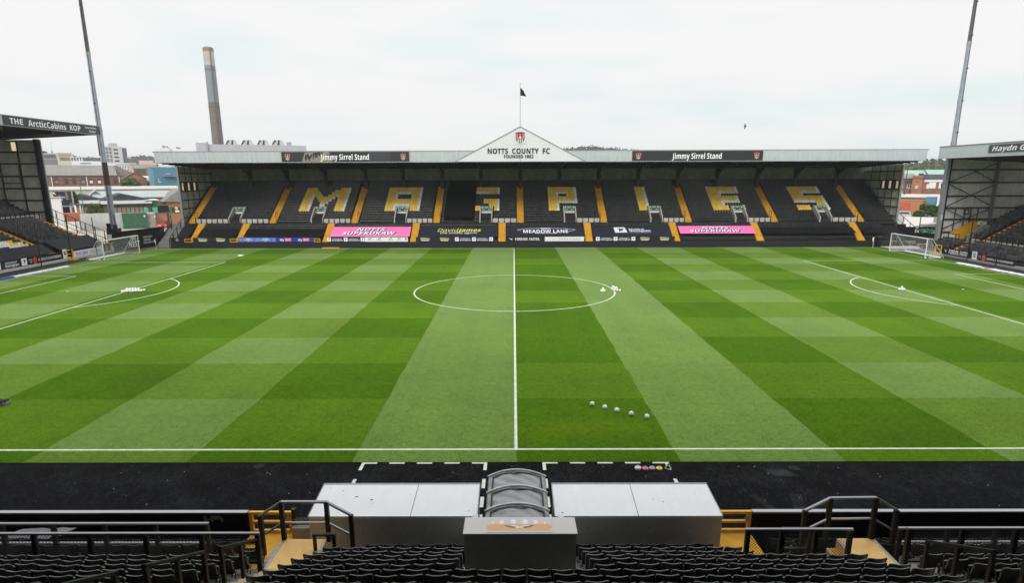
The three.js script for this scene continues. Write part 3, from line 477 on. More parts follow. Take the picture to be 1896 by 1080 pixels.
  board('deep blue board with two white and red betting logos', bx(512), bx(582), (x, w, h) => { x.fillStyle = '#1a2f98'; x.fillRect(0, 0, w, h); for (const c of [0.06, 0.54]) { fitText(x, 'sky', w * c + 72, h * 0.5, 96, 52, 'bold #px sans-serif', '#fafaff'); x.fillStyle = '#d83848'; x.fillRect(w * c + 134, h * 0.12, 150, h * 0.74); fitText(x, 'bet', w * c + 208, h * 0.46, 116, 56, 'bold #px sans-serif', '#f4dfe3'); } }, 840);
  board('navy and white university board below the left pink banner', bx(606), bx(675), (x, w, h) => uniBoard(x, 0, w, h), 820);
  board('white board with four faint grey logos below the left pink banner', bx(675.5), bx(755.5), (x, w, h) => { x.fillStyle = '#eceeef'; x.fillRect(0, 0, w, h); for (const c of [0.12, 0.34, 0.6, 0.8]) { x.save(); x.translate(w * c, h * 0.3); x.rotate(-0.2); x.fillStyle = '#3a3d40'; x.fillRect(-34, -9, 68, 17); x.restore(); fitText(x, 'LOGIC INC', w * c, h * 0.66, 108, 20, '#px sans-serif', '#6a6e72'); } x.fillStyle = '#9a9da0'; shield(x, w * 0.955, h * 0.45, 40, 56); }, 960);
  board('black board with two yellow agent logos below the estate agent banner', bx(770), bx(842), (x, w, h) => { x.fillStyle = '#121316'; x.fillRect(0, 0, w, h); agentLogo(x, w * 0.24, h); agentLogo(x, w * 0.74, h); }, 860);
  board('navy and white university board below the estate agent banner', bx(842.5), bx(913), (x, w, h) => uniBoard(x, 0, w, h), 840);
  board('black board with white cat and slogan under the pediment', bx(937), bx(1008), (x, w, h) => { x.fillStyle = '#0d0e10'; x.fillRect(0, 0, w, h); leapingCat(x, w * 0.12, h * 0.48, 40); fitText(x, 'FOREVER. FASTER.', w * 0.56, h * 0.5, 560, 58, 'bold #px sans-serif', '#f4f4f4'); }, 860);
  board('white board with grey house builder lettering under the pediment', bx(1008.5), bx(1081.5), (x, w, h) => { x.fillStyle = '#e6e8ea'; x.fillRect(0, 0, w, h); x.strokeStyle = '#b9bdc0'; x.lineWidth = 5; x.beginPath(); for (let k = 0; k < 6; k++) { x.moveTo(80 + k * 28, 62); x.quadraticCurveTo(96 + k * 28, 20, 112 + k * 28, 60); } x.stroke(); fitText(x, 'SWAN HOMES', w * 0.63, h * 0.5, 500, 44, '#px sans-serif', '#8b9094'); }, 880);
  board('navy and white university board below the university banner', bx(1103), bx(1176), (x, w, h) => uniBoard(x, 0, w, h), 860);
  board('black board with two yellow agent logos, last board on the right', bx(1176.5), bx(1249), (x, w, h) => { x.fillStyle = '#121316'; x.fillRect(0, 0, w, h); agentLogo(x, w * 0.24, h); agentLogo(x, w * 0.74, h); }, 860);
  // small yellow gates beside the lower gangways
  for (const [u0, u1, lab] of [[343, 357, 'small yellow gate at the foot of the first gangway from the left'], [427, 440, 'small yellow gate left of the blue boards'], [582.5, 593, 'small yellow gate at the right end of the blue boards']]) {
    const a = bx(u0), b = bx(u1), o = thing('pitch_gate', lab, 'gate'); const z = -36.1; mesh('frame', [bar([a, 0.87, z], [a, 1.42, z], 0.07), bar([b, 0.87, z], [b, 1.42, z], 0.07), bar([a, 1.4, z], [b, 1.4, z], 0.07), bar([a, 0.91, z], [b, 0.91, z], 0.07), bar([a, 1.15, z], [b, 1.15, z], 0.04)], M.yellowPaint, o); mesh('infill', [box(a + 0.3, b - 0.2, 1.0, 1.36, z - 0.03, z - 0.01)], M.black, o);
  }
  tag(mesh('plank', [box(-28.4, -25.9, 0.02, 0.12, -35.75, -35.55)], M.yellowPaint), 'thin yellow plank lying on the grass at the far wall', 'plank');
}
// ---------------------------------------------------------------- the two end stands
function PX(u, v, x) { const d = ray(u, v), t = (x - camera.position.x) / d.x; return V(x, camera.position.y + d.y * t, camera.position.z + d.z * t); }
function G(u, v, y = 0) { const d = ray(u, v), t = (y - camera.position.y) / d.y; return V(camera.position.x + d.x * t, y, camera.position.z + d.z * t); }
function faceX(x, y0, y1, za, zb, side) { // quad on a plane x = const seen from the pitch; side -1: left stand (faces +x), +1: right stand (faces -x)
  return side < 0 ? quad([x, y0, za], [x, y0, zb], [x, y1, zb], [x, y1, za]) : quad([x, y0, zb], [x, y0, za], [x, y1, za], [x, y1, zb]);
}
const rowsToBoxesX = (s, xs, ys, n, tread, z0, z1, drop = 0.5) => { const g = []; for (let j = 0; j < n; j++) { const a = s * (xs + tread * j), b = s * (xs + tread * (j + 1)); g.push(box(Math.min(a, b), Math.max(a, b), ys(j) - drop, ys(j), z0, z1)); } return g; };
const ribX = (s, z0, z1, y0, y1, x, pitch = 0.3, d = 0.045) => { const g = ribbed(z1 - z0, y1 - y0, pitch, d); if (s < 0) { ry(g, Math.PI / 2); mv(g, x, y0, z1); } else { ry(g, -Math.PI / 2); mv(g, x, y0, z0); } return g; };
{ // left end stand
  const st = thing('grandstand', 'black seated stand with a roof sign behind the left goal line', 'stand'); const z0 = -32, z1 = 22;
  const yl = j => 0.70 + 0.28 * j, yu = j => 5.05 + 0.335 * j;
  const aisles = [-31.35, -21.9, -9.4, 3.2, 16];
  mesh('terrace', [...rowsToBoxesX(-1, 57.9, yl, 14, 0.62, z0, z1), ...rowsToBoxesX(-1, 67.0, yu, 21, 0.62, z0 + 0.05, z1), box(-67.2, -57.9, -0.02, 0.45, z0, z1), box(-80, -67.0, -0.02, 4.9, z0 + 0.1, z1)], M.darkConcrete, st);
  const steps = (z, xa, y0, n, rise, tr) => { const g = []; for (let k = 0; k < n; k++) g.push(box(-(xa + tr * (k + 1)), -(xa + tr * k) + 0.015, y0 + rise * k - 0.3, y0 + rise * k + 0.012, z - 0.58, z + 0.58)); return g; };
  for (const z of aisles) mesh('gangway', steps(z, 57.85, 0.72, 27, 0.14, 0.31), M.yellow, st);
  for (const z of aisles.slice(1)) mesh('gangway', steps(z, 66.9, 5.05, 40, 0.168, 0.31), M.yellow, st);
  const posts = []; for (let z = z0 + 0.4; z < z1; z += 0.85) posts.push(box(-66.56, -66.48, 4.4, 5.75, z - 0.04, z + 0.04)); posts.push(box(-66.55, -66.49, 5.68, 5.75, z0, z1));
  mesh('tier_wall', [box(-67.0, -66.6, 4.2, 5.3, z0 + 0.02, z1)], M.paleConcrete, st); mesh('tier_railing', posts, M.blackSteel, st);
  // end wall with steel rails, roof
  const end = new THREE.Group(); end.name = 'end_wall'; st.add(end);
  const wx = [[-72.12, -71.28], [-69.52, -68.68]]; const seg = (xa, xb, y0, y1) => [mv(ribbed(xb - xa, y1 - y0, 0.3, 0.045), xa, y0, z0 - 0.55), box(xa, xb, y0, y1, z0 - 0.66, z0 - 0.6)]; mesh('cladding', [...seg(-80.8, -65.8, 0.1, 13.95), ...seg(-80.8, -65.8, 15.12, 15.4), ...seg(-80.8, wx[0][0], 13.95, 15.12), ...seg(wx[0][1], wx[1][0], 13.95, 15.12), ...seg(wx[1][1], -65.8, 13.95, 15.12)], M.claddingShade, end);
  for (const y of [5.6, 7.2, 8.85, 10.5, 12.2, 13.75]) mesh('girt', [box(-80.5, -65.8, y - 0.1, y + 0.1, z0 - 0.5, z0 - 0.28)], M.steel, end);
  for (const x of [-68.6, -71.4, -74.3, -77.2]) mesh('post', [box(x - 0.07, x + 0.07, 0, 15.2, z0 - 0.5, z0 - 0.34)], M.steel, end);
  for (const x of [-69.1, -71.7]) mesh('window', [quad([x - 0.42, 13.95, z0 - 0.6], [x + 0.42, 13.95, z0 - 0.6], [x + 0.42, 15.12, z0 - 0.6], [x - 0.42, 15.12, z0 - 0.6])], new THREE.MeshPhysicalMaterial({ color: lin(0.95, 0.82, 0.52), roughness: 0.7, transmission: 0.9, thickness: 0 }), end);
  mesh('brown_timber', [box(-71.3, -68.7, 9.5, 9.62, z0 - 0.3, z0 - 0.22), box(-68.75, -68.62, 8.8, 12.0, z0 - 0.3, z0 - 0.22), box(-71.35, -71.2, 8.8, 12.0, z0 - 0.3, z0 - 0.22)], mat(0.12, 0.075, 0.03, 0.8), end);
  mesh('corner_column', [box(-66.1, -65.55, 0, 15.5, z0 - 0.7, z0 - 0.2)], M.blackSteel, st); mesh('column_edge', [box(-65.54, -65.38, 0, 15.4, z0 - 0.74, z0 - 0.55)], M.galv, st);
  for (const z of [-24, -16, -8, 0, 8, 16]) mesh('roof_frame', [box(-79.3, -78.8, 10, 15, z - 0.2, z + 0.2), bar([-79, 14.4, z], [-57.3, 15.8, z], 0.3, 0.5)], M.steel, st);
  mesh('roof', [prism([[-57.05, 16.05], [-57.05, 16.3], [-81, 15.2], [-81, 14.9]], z0 - 0.75, z1)], M.soffit, st);
  mesh('roof_sheet', [prism([[-57.1, 17.1], [-57.1, 17.2], [-81, 15.6], [-81, 15.4]], z0 - 0.8, z1)], M.roof, st);
  mesh('fascia', [ribX(-1, z0 - 0.8, z1, 16.05, 17.15, -57.04), box(-57.2, -57.06, 16.05, 17.1, z0 - 0.8, z1)], M.cladding, st);
  mesh('fascia_trim', [box(-57.1, -56.96, 15.99, 16.05, z0 - 0.8, z1), box(-57.1, -56.96, 17.15, 17.21, z0 - 0.82, z1), box(-58, -57, 16.0, 17.2, z0 - 0.84, z0 - 0.8)], M.galv, st);
  // fence down the outer side of the end stair
  const f = thing('stair_fence', 'tall black mesh fence down the outer stair of the left stand', 'fence'); const F0 = [-66.0, 4.5], F1 = [-57.0, 0.55], yy = x => F0[1] + (F1[1] - F0[1]) * (x - F0[0]) / (F1[0] - F0[0]); const zz = z0 - 0.42;
  for (let k = 0; k <= 7; k++) { const x = F0[0] + (F1[0] - F0[0]) * k / 7; mesh('post', [bar([x, yy(x) - 0.3, zz], [x, yy(x) + 1.85, zz], 0.09)], M.blackSteel, f); }
  mesh('rail', [bar([F0[0], F0[1] + 1.8, zz], [F1[0], F1[1] + 1.8, zz], 0.06), bar([F0[0], F0[1] + 0.75, zz], [F1[0], F1[1] + 0.75, zz], 0.06), bar([F0[0], F0[1] + 0.1, zz], [F1[0], F1[1] + 0.1, zz], 0.05)], M.blackSteel, f);
  const bars = []; for (let x = F0[0]; x < F1[0]; x += 0.24) bars.push(bar([x, yy(x) + 0.1, zz], [x + 0.35, yy(x + 0.35) + 1.8, zz], 0.022)); const bm = mesh('bars', bars, M.blackSteel, f); bm.userData.kind = 'stuff';
  // seats
  const dark = [], yel = [], wht = [];
  const clear = z => aisles.every(a => Math.abs(a - z) > 0.78) && z > -30.75;
  for (let z = z0 + 1.0; z < z1; z += SP) if (clear(z)) {
    for (let j = 0; j < 14; j++) { const under = z < -21.9 ? j < 4 - (z < -27 ? 1 : 0) : j < 3; if (under) continue; const s = [-(57.9 + 0.62 * j + 0.45), yl(j), z, Math.PI / 2];
      let t = 0; if (j === 3 && z > -20.6 && z < -17.4) t = 2; if (j === 4 && z > -20.4 && z < -15.6) t = z > -19.6 && z < -18.4 ? 1 : (z < -19.9 ? 1 : 2); if (j === 5 && z > -19.6 && z < -15.2) t = z < -18.8 ? 1 : 2; if (j === 6 && z > -17.2 && z < -14) t = 2; if (j === 7 && z > -16.4 && z < -13) t = 1;
      (t === 1 ? yel : t === 2 ? wht : dark).push(s); }
    for (let j = 0; j < 21; j++) dark.push([-(67.0 + 0.62 * j + 0.45), yu(j), z, Math.PI / 2]);
  }
  const L = 'of the stand behind the left goal line';
  seatField('dark_seats', 'black seats in both tiers ' + L, dark, SM.end); seatField('yellow_seats', 'few yellow seats in the lower tier ' + L, yel, SM.yellow); seatField('white_seats', 'cream white seats beside yellow ones ' + L, wht, SM.white);
  const cover = (za, zb, n) => { const g = new THREE.PlaneGeometry(1, 1, 30, 12), p = g.attributes.position; for (let i = 0; i < p.count; i++) { const u = p.getX(i) + 0.5, v = p.getY(i) + 0.5, z = za + (zb - za) * u; p.setXYZ(i, -57.6 - 0.62 * n * v, 1.15 + (0.28 * n + 0.3) * v + 0.05 * Math.abs(Math.sin(v * n * Math.PI)) + 0.03 * noise.noise(z, v * 4, 5), z); } g.computeVertexNormals(); return g; };
  const cm = mat(0.036, 0.037, 0.041, 0.8, { map: mottle(0.7, 1, 2) });
  tag(mesh('seat_cover', cover(-31.2, -22.5, 3.6), cm), 'dark grey sheet over the front seats beside the end stair, left stand', 'seat cover'); tag(mesh('seat_cover', cover(-21.3, -10, 2.6), cm), 'dark grey sheet over the front seats below the white and yellow ones', 'seat cover');
  // roof sign
  const zs = PX(6, 222, -56.98).z, ze = z0 - 0.7; const o = thing('roof_sign', 'charcoal roof sign with white lettering on the left stand', 'sign');
  mesh('backing', [box(-56.97, -56.93, 16.1, 17.1, ze, zs)], M.black, o);
  mesh('lettering', [faceX(-56.925, 16.1, 17.1, zs, ze, -1)], print(1600, 96, (x, w, h) => { x.fillStyle = '#3a3d45'; x.fillRect(0, 0, w, h); fitText(x, 'THE', w * 0.115, h * 0.5, 195, 62, 'bold #px sans-serif', '#f4f4f6'); fitText(x, 'ArcticCabins', w * 0.41, h * 0.52, 610, 70, 'bold #px sans-serif', '#f4f4f6'); fitText(x, 'KOP', w * 0.70, h * 0.5, 205, 64, 'bold #px sans-serif', '#f4f4f6'); fitText(x, 'Your Perfect', w * 0.885, h * 0.28, 220, 28, 'bold #px sans-serif', '#f0f0f2'); fitText(x, 'Escape', w * 0.9, h * 0.72, 125, 28, 'bold #px sans-serif', '#f0f0f2'); }), o, true);
}
{ // right end stand
  const st = thing('grandstand', 'black seated stand with braced end wall behind the right goal line', 'stand'); const z0 = -30.4, z1 = 22;
  const yl = j => 0.5 + 0.27 * j, yu = j => 1.72 + 0.345 * j;
  mesh('terrace', [...rowsToBoxesX(1, 57.0, yl, 4, 0.62, z0, z1), box(59.4, 61.9, 0, 1.35, z0, z1), ...rowsToBoxesX(1, 61.9, yu, 18, 0.62, z0 + 0.05, z1), box(57, 75, -0.02, 0.3, z0, z1), box(61.9, 75, 0, 1.5, z0 + 0.06, z1)], M.darkConcrete, st);
  const zA = PX(1782, 454, 58.6).z, zB = PX(1864, 432, 65).z;
  const steps = (z, xa, y0, n, rise, tr, w = 0.5) => { const g = []; for (let k = 0; k < n; k++) g.push(box(xa + tr * k - 0.015, xa + tr * (k + 1), y0 + rise * k - 0.3, y0 + rise * k + 0.012, z - w, z + w)); return g; };
  for (const z of [zA, zA + 13, zA + 26]) mesh('gangway', steps(z, 56.9, 0.5, 8, 0.13, 0.31), M.yellow, st);
  for (const z of [zB, zB + 13, zB + 26]) mesh('gangway', steps(z, 61.4, 1.4, 38, 0.1725, 0.31), M.yellow, st);
  const wl = [], pr = []; for (let z = z0 + 2.4; z < z1; z += 0.9) if (Math.abs(z - zB) > 0.6) { pr.push(box(61.72, 61.8, 1.3, 2.75, z - 0.04, z + 0.04)); } pr.push(box(61.73, 61.79, 2.65, 2.72, z0 + 2.2, zB - 0.6), box(61.73, 61.79, 2.65, 2.72, zB + 0.6, z1));
  mesh('tier_wall', [box(61.84, 61.98, 1.2, 1.95, z0 + 2.4, zB - 0.6), box(61.84, 61.98, 1.2, 1.95, zB + 0.6, z1)], M.paleConcrete, st); mesh('tier_railing', pr, M.blackSteel, st);
  const end = new THREE.Group(); end.name = 'end_wall'; st.add(end);
  const sheet = ribbed(16, 12.4, 0.3, 0.045); mv(sheet, 59.2, 0.1, z0 - 0.5); mesh('cladding', [sheet, box(59.2, 75.2, 0.1, 12.5, z0 - 0.6, z0 - 0.54)], mat(0.80, 0.78, 0.74, 0.6, { map: mottle(0.65, 1, 5, 0.4) }), end);
  for (const y of [2.6, 4.35, 5.9, 7.5, 9.3, 11.0]) mesh('girt', [box(59.3, 75, y - 0.1, y + 0.1, z0 - 0.44, z0 - 0.24)], M.steel, end);
  for (const [a, b] of [[[59.3, 9.3], [65.6, 11.9]], [[59.3, 9.2], [65.6, 6.2]], [[59.3, 6.0], [65.6, 9.0]], [[59.3, 5.9], [65.4, 3.1]], [[59.3, 3.0], [65.4, 5.7]], [[62.4, 11.0], [65.6, 9.4]]]) mesh('brace', [bar([...a, z0 - 0.18], [...b, z0 - 0.18], 0.09)], M.steel, end);
  mesh('post', [bar([65.7, 2, z0 - 0.15], [65.7, 12.3, z0 - 0.15], 0.3)], mat(0.16, 0.16, 0.165, 0.6), end); for (const x of [60.9, 62.2, 63.0, 64.0]) mesh('mullion', [box(x - 0.05, x + 0.05, 4.35, 5.9, z0 - 0.24, z0 - 0.16), box(x - 0.05, x + 0.05, 2.6, 4.35, z0 - 0.24, z0 - 0.16)], M.steel, end);
  mesh('safety_sign', [box(62.1, 62.7, 5.0, 5.7, z0 - 0.15, z0 - 0.11)], mat(0.02, 0.05, 0.03, 0.6), end); mesh('safety_cross', [box(62.35, 62.45, 5.12, 5.58, z0 - 0.11, z0 - 0.1), box(62.2, 62.6, 5.3, 5.4, z0 - 0.108, z0 - 0.098)], M.white, end);
  mesh('corner_column', [box(58.75, 59.15, 0, 12.6, z0 - 0.55, z0 + 0.0)], M.galv, st); mesh('column_edge', [box(59.16, 59.36, 0, 12.5, z0 - 0.4, z0 + 0.02)], M.blackSteel, st);
  mesh('column_sign', [box(58.85, 59.1, 4.35, 4.95, z0 + 0.002, z0 + 0.02)], mat(0.55, 0.7, 0.62, 0.5), st);
  for (const z of [-22, -14, -6, 2, 10, 18]) mesh('roof_frame', [box(73.6, 74.1, 6, 11.8, z - 0.2, z + 0.2), bar([74, 11.2, z], [57.9, 12.3, z], 0.3, 0.5)], M.steel, st);
  mesh('roof', [prism([[57.6, 12.5], [75.5, 11.6], [75.5, 11.9], [57.6, 12.75]], z0 - 0.3, z1)], M.soffit, st); mesh('roof_sheet', [prism([[57.55, 13.95], [75.5, 12.4], [75.5, 12.6], [57.55, 14.08]], z0 - 0.4, z1)], M.roof, st);
  mesh('fascia', [ribX(1, z0 - 0.35, z1, 12.5, 14.0, 57.55), box(57.57, 57.7, 12.5, 14.0, z0 - 0.35, z1)], M.cladding, st); mesh('fascia_trim', [box(57.46, 57.62, 12.44, 12.5, z0 - 0.38, z1), box(57.46, 57.62, 14.0, 14.06, z0 - 0.38, z1)], M.galv, st);
  const zs = PX(1830, 280, 57.5).z; const o = thing('roof_sign', 'charcoal roof sign with white slanted lettering on the right stand', 'sign'); const zl = zs + 8.6;
  mesh('backing', [box(57.44, 57.48, 12.93, 13.82, zs, zl)], M.black, o);
  mesh('lettering', [faceX(57.435, 12.93, 13.82, zl, zs, 1)], print(1024, 110, (x, w, h) => { x.fillStyle = '#41454d'; x.fillRect(0, 0, w, h); fitText(x, 'Haydn Green', w * 0.51, h * 0.5, 940, 76, 'italic bold #px sans-serif', '#f4f4f6'); }), o, true);
  // walled stair mouth along the end wall
  const vm = thing('stair_mouth', 'yellow walled stair mouth with green exit sign beside the end wall', 'stair'); const wall = (a, za, zb) => prism(a, za, zb);
  mesh('yellow_wall', [wall([[60.4, 1.35], [60.4, 2.45], [63.3, 4.05], [64.0, 4.05], [64.0, 1.35]], z0 + 0.05, z0 + 0.2)], M.yellowPaint, vm);
  mesh('grey_wall', [wall([[61.6, 1.35], [61.6, 2.3], [63.4, 3.75], [64.4, 3.75], [64.4, 1.35]], z0 + 1.75, z0 + 1.95)], M.concrete, vm);
  mesh('coping', [bar([60.4, 2.5, z0 + 0.12], [63.3, 4.1, z0 + 0.12], 0.3, 0.08)], M.yellow, vm);
  mesh('back', [box(64.2, 64.4, 1.4, 3.6, z0 + 0.2, z0 + 1.75)], M.darkConcrete, vm); mesh('yellow_floor', [box(60.2, 61.8, 1.36, 1.4, z0 + 0.2, z0 + 1.75)], M.yellow, vm);
  mesh('exit_sign', [faceX(63.98, 3.62, 4.05, z0 + 1.75, z0 + 0.2, 1)], print(256, 64, (x, w, h) => { x.fillStyle = '#dfe9e2'; x.fillRect(0, 0, w, h); x.fillStyle = '#2f7a56'; x.fillRect(70, 8, 40, 48); x.fillRect(124, 8, 110, 48); fitText(x, 'EXIT', 180, 32, 90, 34, 'bold #px sans-serif', '#eef5f0'); }), vm, true);
  const gt = thing('railing', 'black railing with a white panel in front of the yellow stair mouth', 'railing'); const rg = []; for (const z of [z0 + 0.4, z0 + 1.1, z0 + 1.8, z0 + 2.4]) rg.push(bar([60.1, 1.35, z], [60.1, 2.5, z], 0.07)); rg.push(bar([60.1, 2.48, z0 + 0.3], [60.1, 2.48, z0 + 2.4], 0.06), bar([60.1, 1.9, z0 + 0.3], [60.1, 1.9, z0 + 2.4], 0.05)); mesh('frame', rg, M.blackSteel, gt); mesh('panel', [box(60.05, 60.08, 1.75, 2.35, z0 + 0.55, z0 + 1.55)], M.white, gt);
  const dark = []; const cl = (z, a) => Math.abs(((z - a + 6.5) % 13 + 13) % 13 - 6.5) > 0.72;
  for (let z = z0 + 0.6; z < z1; z += SP) { for (let j = 0; j < 4; j++) if (cl(z, zA)) dark.push([57.0 + 0.62 * j + 0.45, yl(j), z, -Math.PI / 2]); for (let j = 0; j < 18; j++) if (cl(z, zB) && !(z < z0 + 2.2 && j < 4)) dark.push([61.9 + 0.62 * j + 0.45, yu(j), z, -Math.PI / 2]); }
  seatField('dark_seats', 'black seats in both tiers of the stand behind the right goal line', dark, SM.end);
}
// ---------------------------------------------------------------- kerbs and boards behind the goals
{
  struct('kerb', [box(-57.5, -56.75, -0.03, 0.3, -33, 30)], M.paleConcrete, 'pale concrete kerb under the boards behind the left goal line', 'kerb');
  struct('kerb', [box(56.1, 57.0, -0.03, 0.24, -31, 30)], M.concrete, 'grey concrete kerb under the boards behind the right goal line', 'kerb');
  const brd = (label, side, x, u0, u1, v, y0, y1, W, draw) => { const a = PX(u0, v, x).z, b = PX(u1, v, x).z; const zn = Math.max(a, b), zf = Math.min(a, b); const o = thing('advertising_board', label, 'advertising board'); mesh('backing', [side < 0 ? box(x - 0.06, x, y0, y1, zf, zn) : box(x, x + 0.06, y0, y1, zf, zn)], M.black, o); const xf = side < 0 ? x + 0.004 : x - 0.004; mesh('print', [side < 0 ? faceX(xf, y0, y1, zn, zf, -1) : faceX(xf, y0, y1, zn, zf, 1)], print(W, 96, draw), o, true); return o; };
  const ring = (x, cx, cy, r, c1, c2) => { for (let k = 0; k < 8; k++) { const a = k * Math.PI / 4; x.fillStyle = k % 2 ? c1 : c2; x.beginPath(); x.ellipse(cx + Math.cos(a) * r * 0.62, cy + Math.sin(a) * r * 0.62, r * 0.5, r * 0.38, a + 0.9, 0, 7); x.fill(); } x.fillStyle = '#141416'; x.beginPath(); x.arc(cx, cy, r * 0.32, 0, 7); x.fill(); };
  const uni = (x, w, h) => { x.fillStyle = '#17202f'; x.fillRect(0, 0, w, h); for (const c of [0.02, 0.49, 0.94]) { x.fillStyle = '#eceff3'; x.fillRect(w * c - 32, 6, 92, 84); x.fillStyle = '#1b2438'; x.fillRect(w * c + 2, 26, 32, 12); x.fillRect(w * c + 6, 38, 12, 30); x.fillRect(w * c + 22, 38, 10, 14); } for (const c of [0.27, 0.73]) { fitText(x, 'University of', w * c, 30, 170, 22, 'bold #px sans-serif', '#eef1f5'); fitText(x, 'Nottingham', w * c + 10, 64, 210, 32, 'bold #px sans-serif', '#f4f6fa'); } };
  brd('navy and white university board left of the black ring logo board', -1, -56.85, -70, 52, 490, 0.33, 1.25, 900, uni);
  brd('black board with a red ring logo and white fit out lettering, left stand', -1, -56.85, 52.5, 117, 478, 0.33, 1.2, 900, (x, w, h) => { x.fillStyle = '#121214'; x.fillRect(0, 0, w, h); fitText(x, 'MYTHIC', 60, 34, 90, 20, 'bold #px sans-serif', '#cfcfd2'); fitText(x, 'UNI', 60, 62, 56, 20, 'bold #px sans-serif', '#cfcfd2'); ring(x, 168, 48, 44, '#d8352f', '#e7643c'); fitText(x, 'COMMERCIAL FIT OUT AND REFURBISHMENT', 560, 50, 620, 34, 'bold #px sans-serif', '#e8e8ea'); });
  brd('small white upright poster beside the yellow gate, left stand', -1, -56.82, 117.5, 125, 472, 0.33, 1.5, 96, (x, w, h) => { x.fillStyle = '#e3e8e6'; x.fillRect(0, 0, w, h); x.fillStyle = '#2c4a46'; x.beginPath(); x.ellipse(48, 42, 24, 20, 0, 0, 7); x.fill(); x.fillStyle = '#e3e8e6'; x.fillRect(36, 36, 24, 6); });
  brd('white board with red and blue cabin lettering behind the left goal', -1, -56.85, 136.5, 191, 467, 0.2, 1.05, 900, (x, w, h) => { x.fillStyle = '#dfe6f2'; x.fillRect(0, 0, w, h); for (const c of [0.27, 0.76]) { fitText(x, 'Arctic', w * c - 96, h * 0.48, 170, 54, 'bold #px sans-serif', '#b03a4a'); fitText(x, 'Cabins', w * c + 96, h * 0.48, 190, 54, 'bold #px sans-serif', '#2b3f86'); } });
  brd('short black board with white emblem behind the left goal net', -1, -56.85, 192, 206, 462, 0.1, 1.3, 300, (x, w, h) => { x.fillStyle = '#17181b'; x.fillRect(0, 0, w, h); fitText(x, 'THE', w * 0.5, h * 0.3, 60, 18, 'bold #px sans-serif', '#d9dcdf'); fitText(x, 'NEST', w * 0.5, h * 0.58, 110, 34, 'bold #px sans-serif', '#d9dcdf'); });
  const gate = (label, u0, u1, v, x) => { const a = PX(u0, v, x).z, b = PX(u1, v, x).z, o = thing('pitch_gate', label, 'gate'); const y0 = 0.25, y1 = 1.3; mesh('frame', [bar([x, y0, a], [x, y1, a], 0.09), bar([x, y0, b], [x, y1, b], 0.09), bar([x, y1, a], [x, y1, b], 0.09), bar([x, 0.8, a], [x, 0.8, b], 0.07), bar([x, y0 + 0.05, a], [x, y0 + 0.05, b], 0.08)], M.yellowPaint, o); mesh('step', [x < 0 ? box(x - 0.2, x + 0.75, 0.01, 0.2, Math.min(a, b), Math.max(a, b)) : box(x - 0.6, x + 0.2, 0.01, 0.2, Math.min(a, b), Math.max(a, b))], M.yellow, o); };
  gate('yellow framed gate with step left of the white cabin board', 125.5, 136, 474, -56.75); gate('yellow framed gate behind the left goal net', 207.5, 222, 462, -56.7); gate('yellow framed gate behind the right goal net', 1741, 1730, 466, 56.0);
  brd('black board with white cat and slogan behind the right goal line', 1, 56.2, 1744, 1797, 468, 0.25, 1.12, 900, (x, w, h) => { x.fillStyle = '#0f1012'; x.fillRect(0, 0, w, h); x.fillStyle = '#f2f2f2'; x.save(); x.translate(92, 46); x.scale(36, 36); x.beginPath(); x.moveTo(-1, -0.6); x.quadraticCurveTo(-0.4, -0.5, 0, -0.05); x.quadraticCurveTo(0.4, -0.1, 0.9, -0.7); x.quadraticCurveTo(0.8, -0.1, 0.55, 0.1); x.lineTo(0.75, 0.85); x.lineTo(0.5, 0.8); x.quadraticCurveTo(0.3, 0.4, 0, 0.35); x.quadraticCurveTo(-0.6, 0, -1, -0.6); x.fill(); x.restore(); fitText(x, 'FOREVER. FASTER.', 520, 48, 640, 62, 'bold #px sans-serif', '#f4f4f4'); });
  brd('small white square board with an emblem beside the ring logo board, right stand', 1, 56.17, 1798.5, 1808, 474, 0.25, 1.2, 110, (x, w, h) => { x.fillStyle = '#e4e6ea'; x.fillRect(0, 0, w, h); x.strokeStyle = '#2a2c34'; x.lineWidth = 8; x.strokeRect(34, 22, 42, 46); x.fillStyle = '#2a2c34'; x.fillRect(46, 34, 18, 22); });
  brd('black board with an orange and pink ring logo, right stand', 1, 56.2, 1808.5, 1879, 482, 0.25, 0.98, 960, (x, w, h) => { x.fillStyle = '#131416'; x.fillRect(0, 0, w, h); fitText(x, 'MYTHIC', 52, 30, 78, 18, 'bold #px sans-serif', '#cfcfd2'); fitText(x, 'UNI', 52, 56, 50, 18, 'bold #px sans-serif', '#cfcfd2'); ring(x, 160, 48, 45, '#e8543c', '#d84a8c'); fitText(x, 'COMMERCIAL FIT OUT AND REFURBISHMENT', 580, 52, 690, 32, 'bold #px sans-serif', '#e8e8ea'); });
}
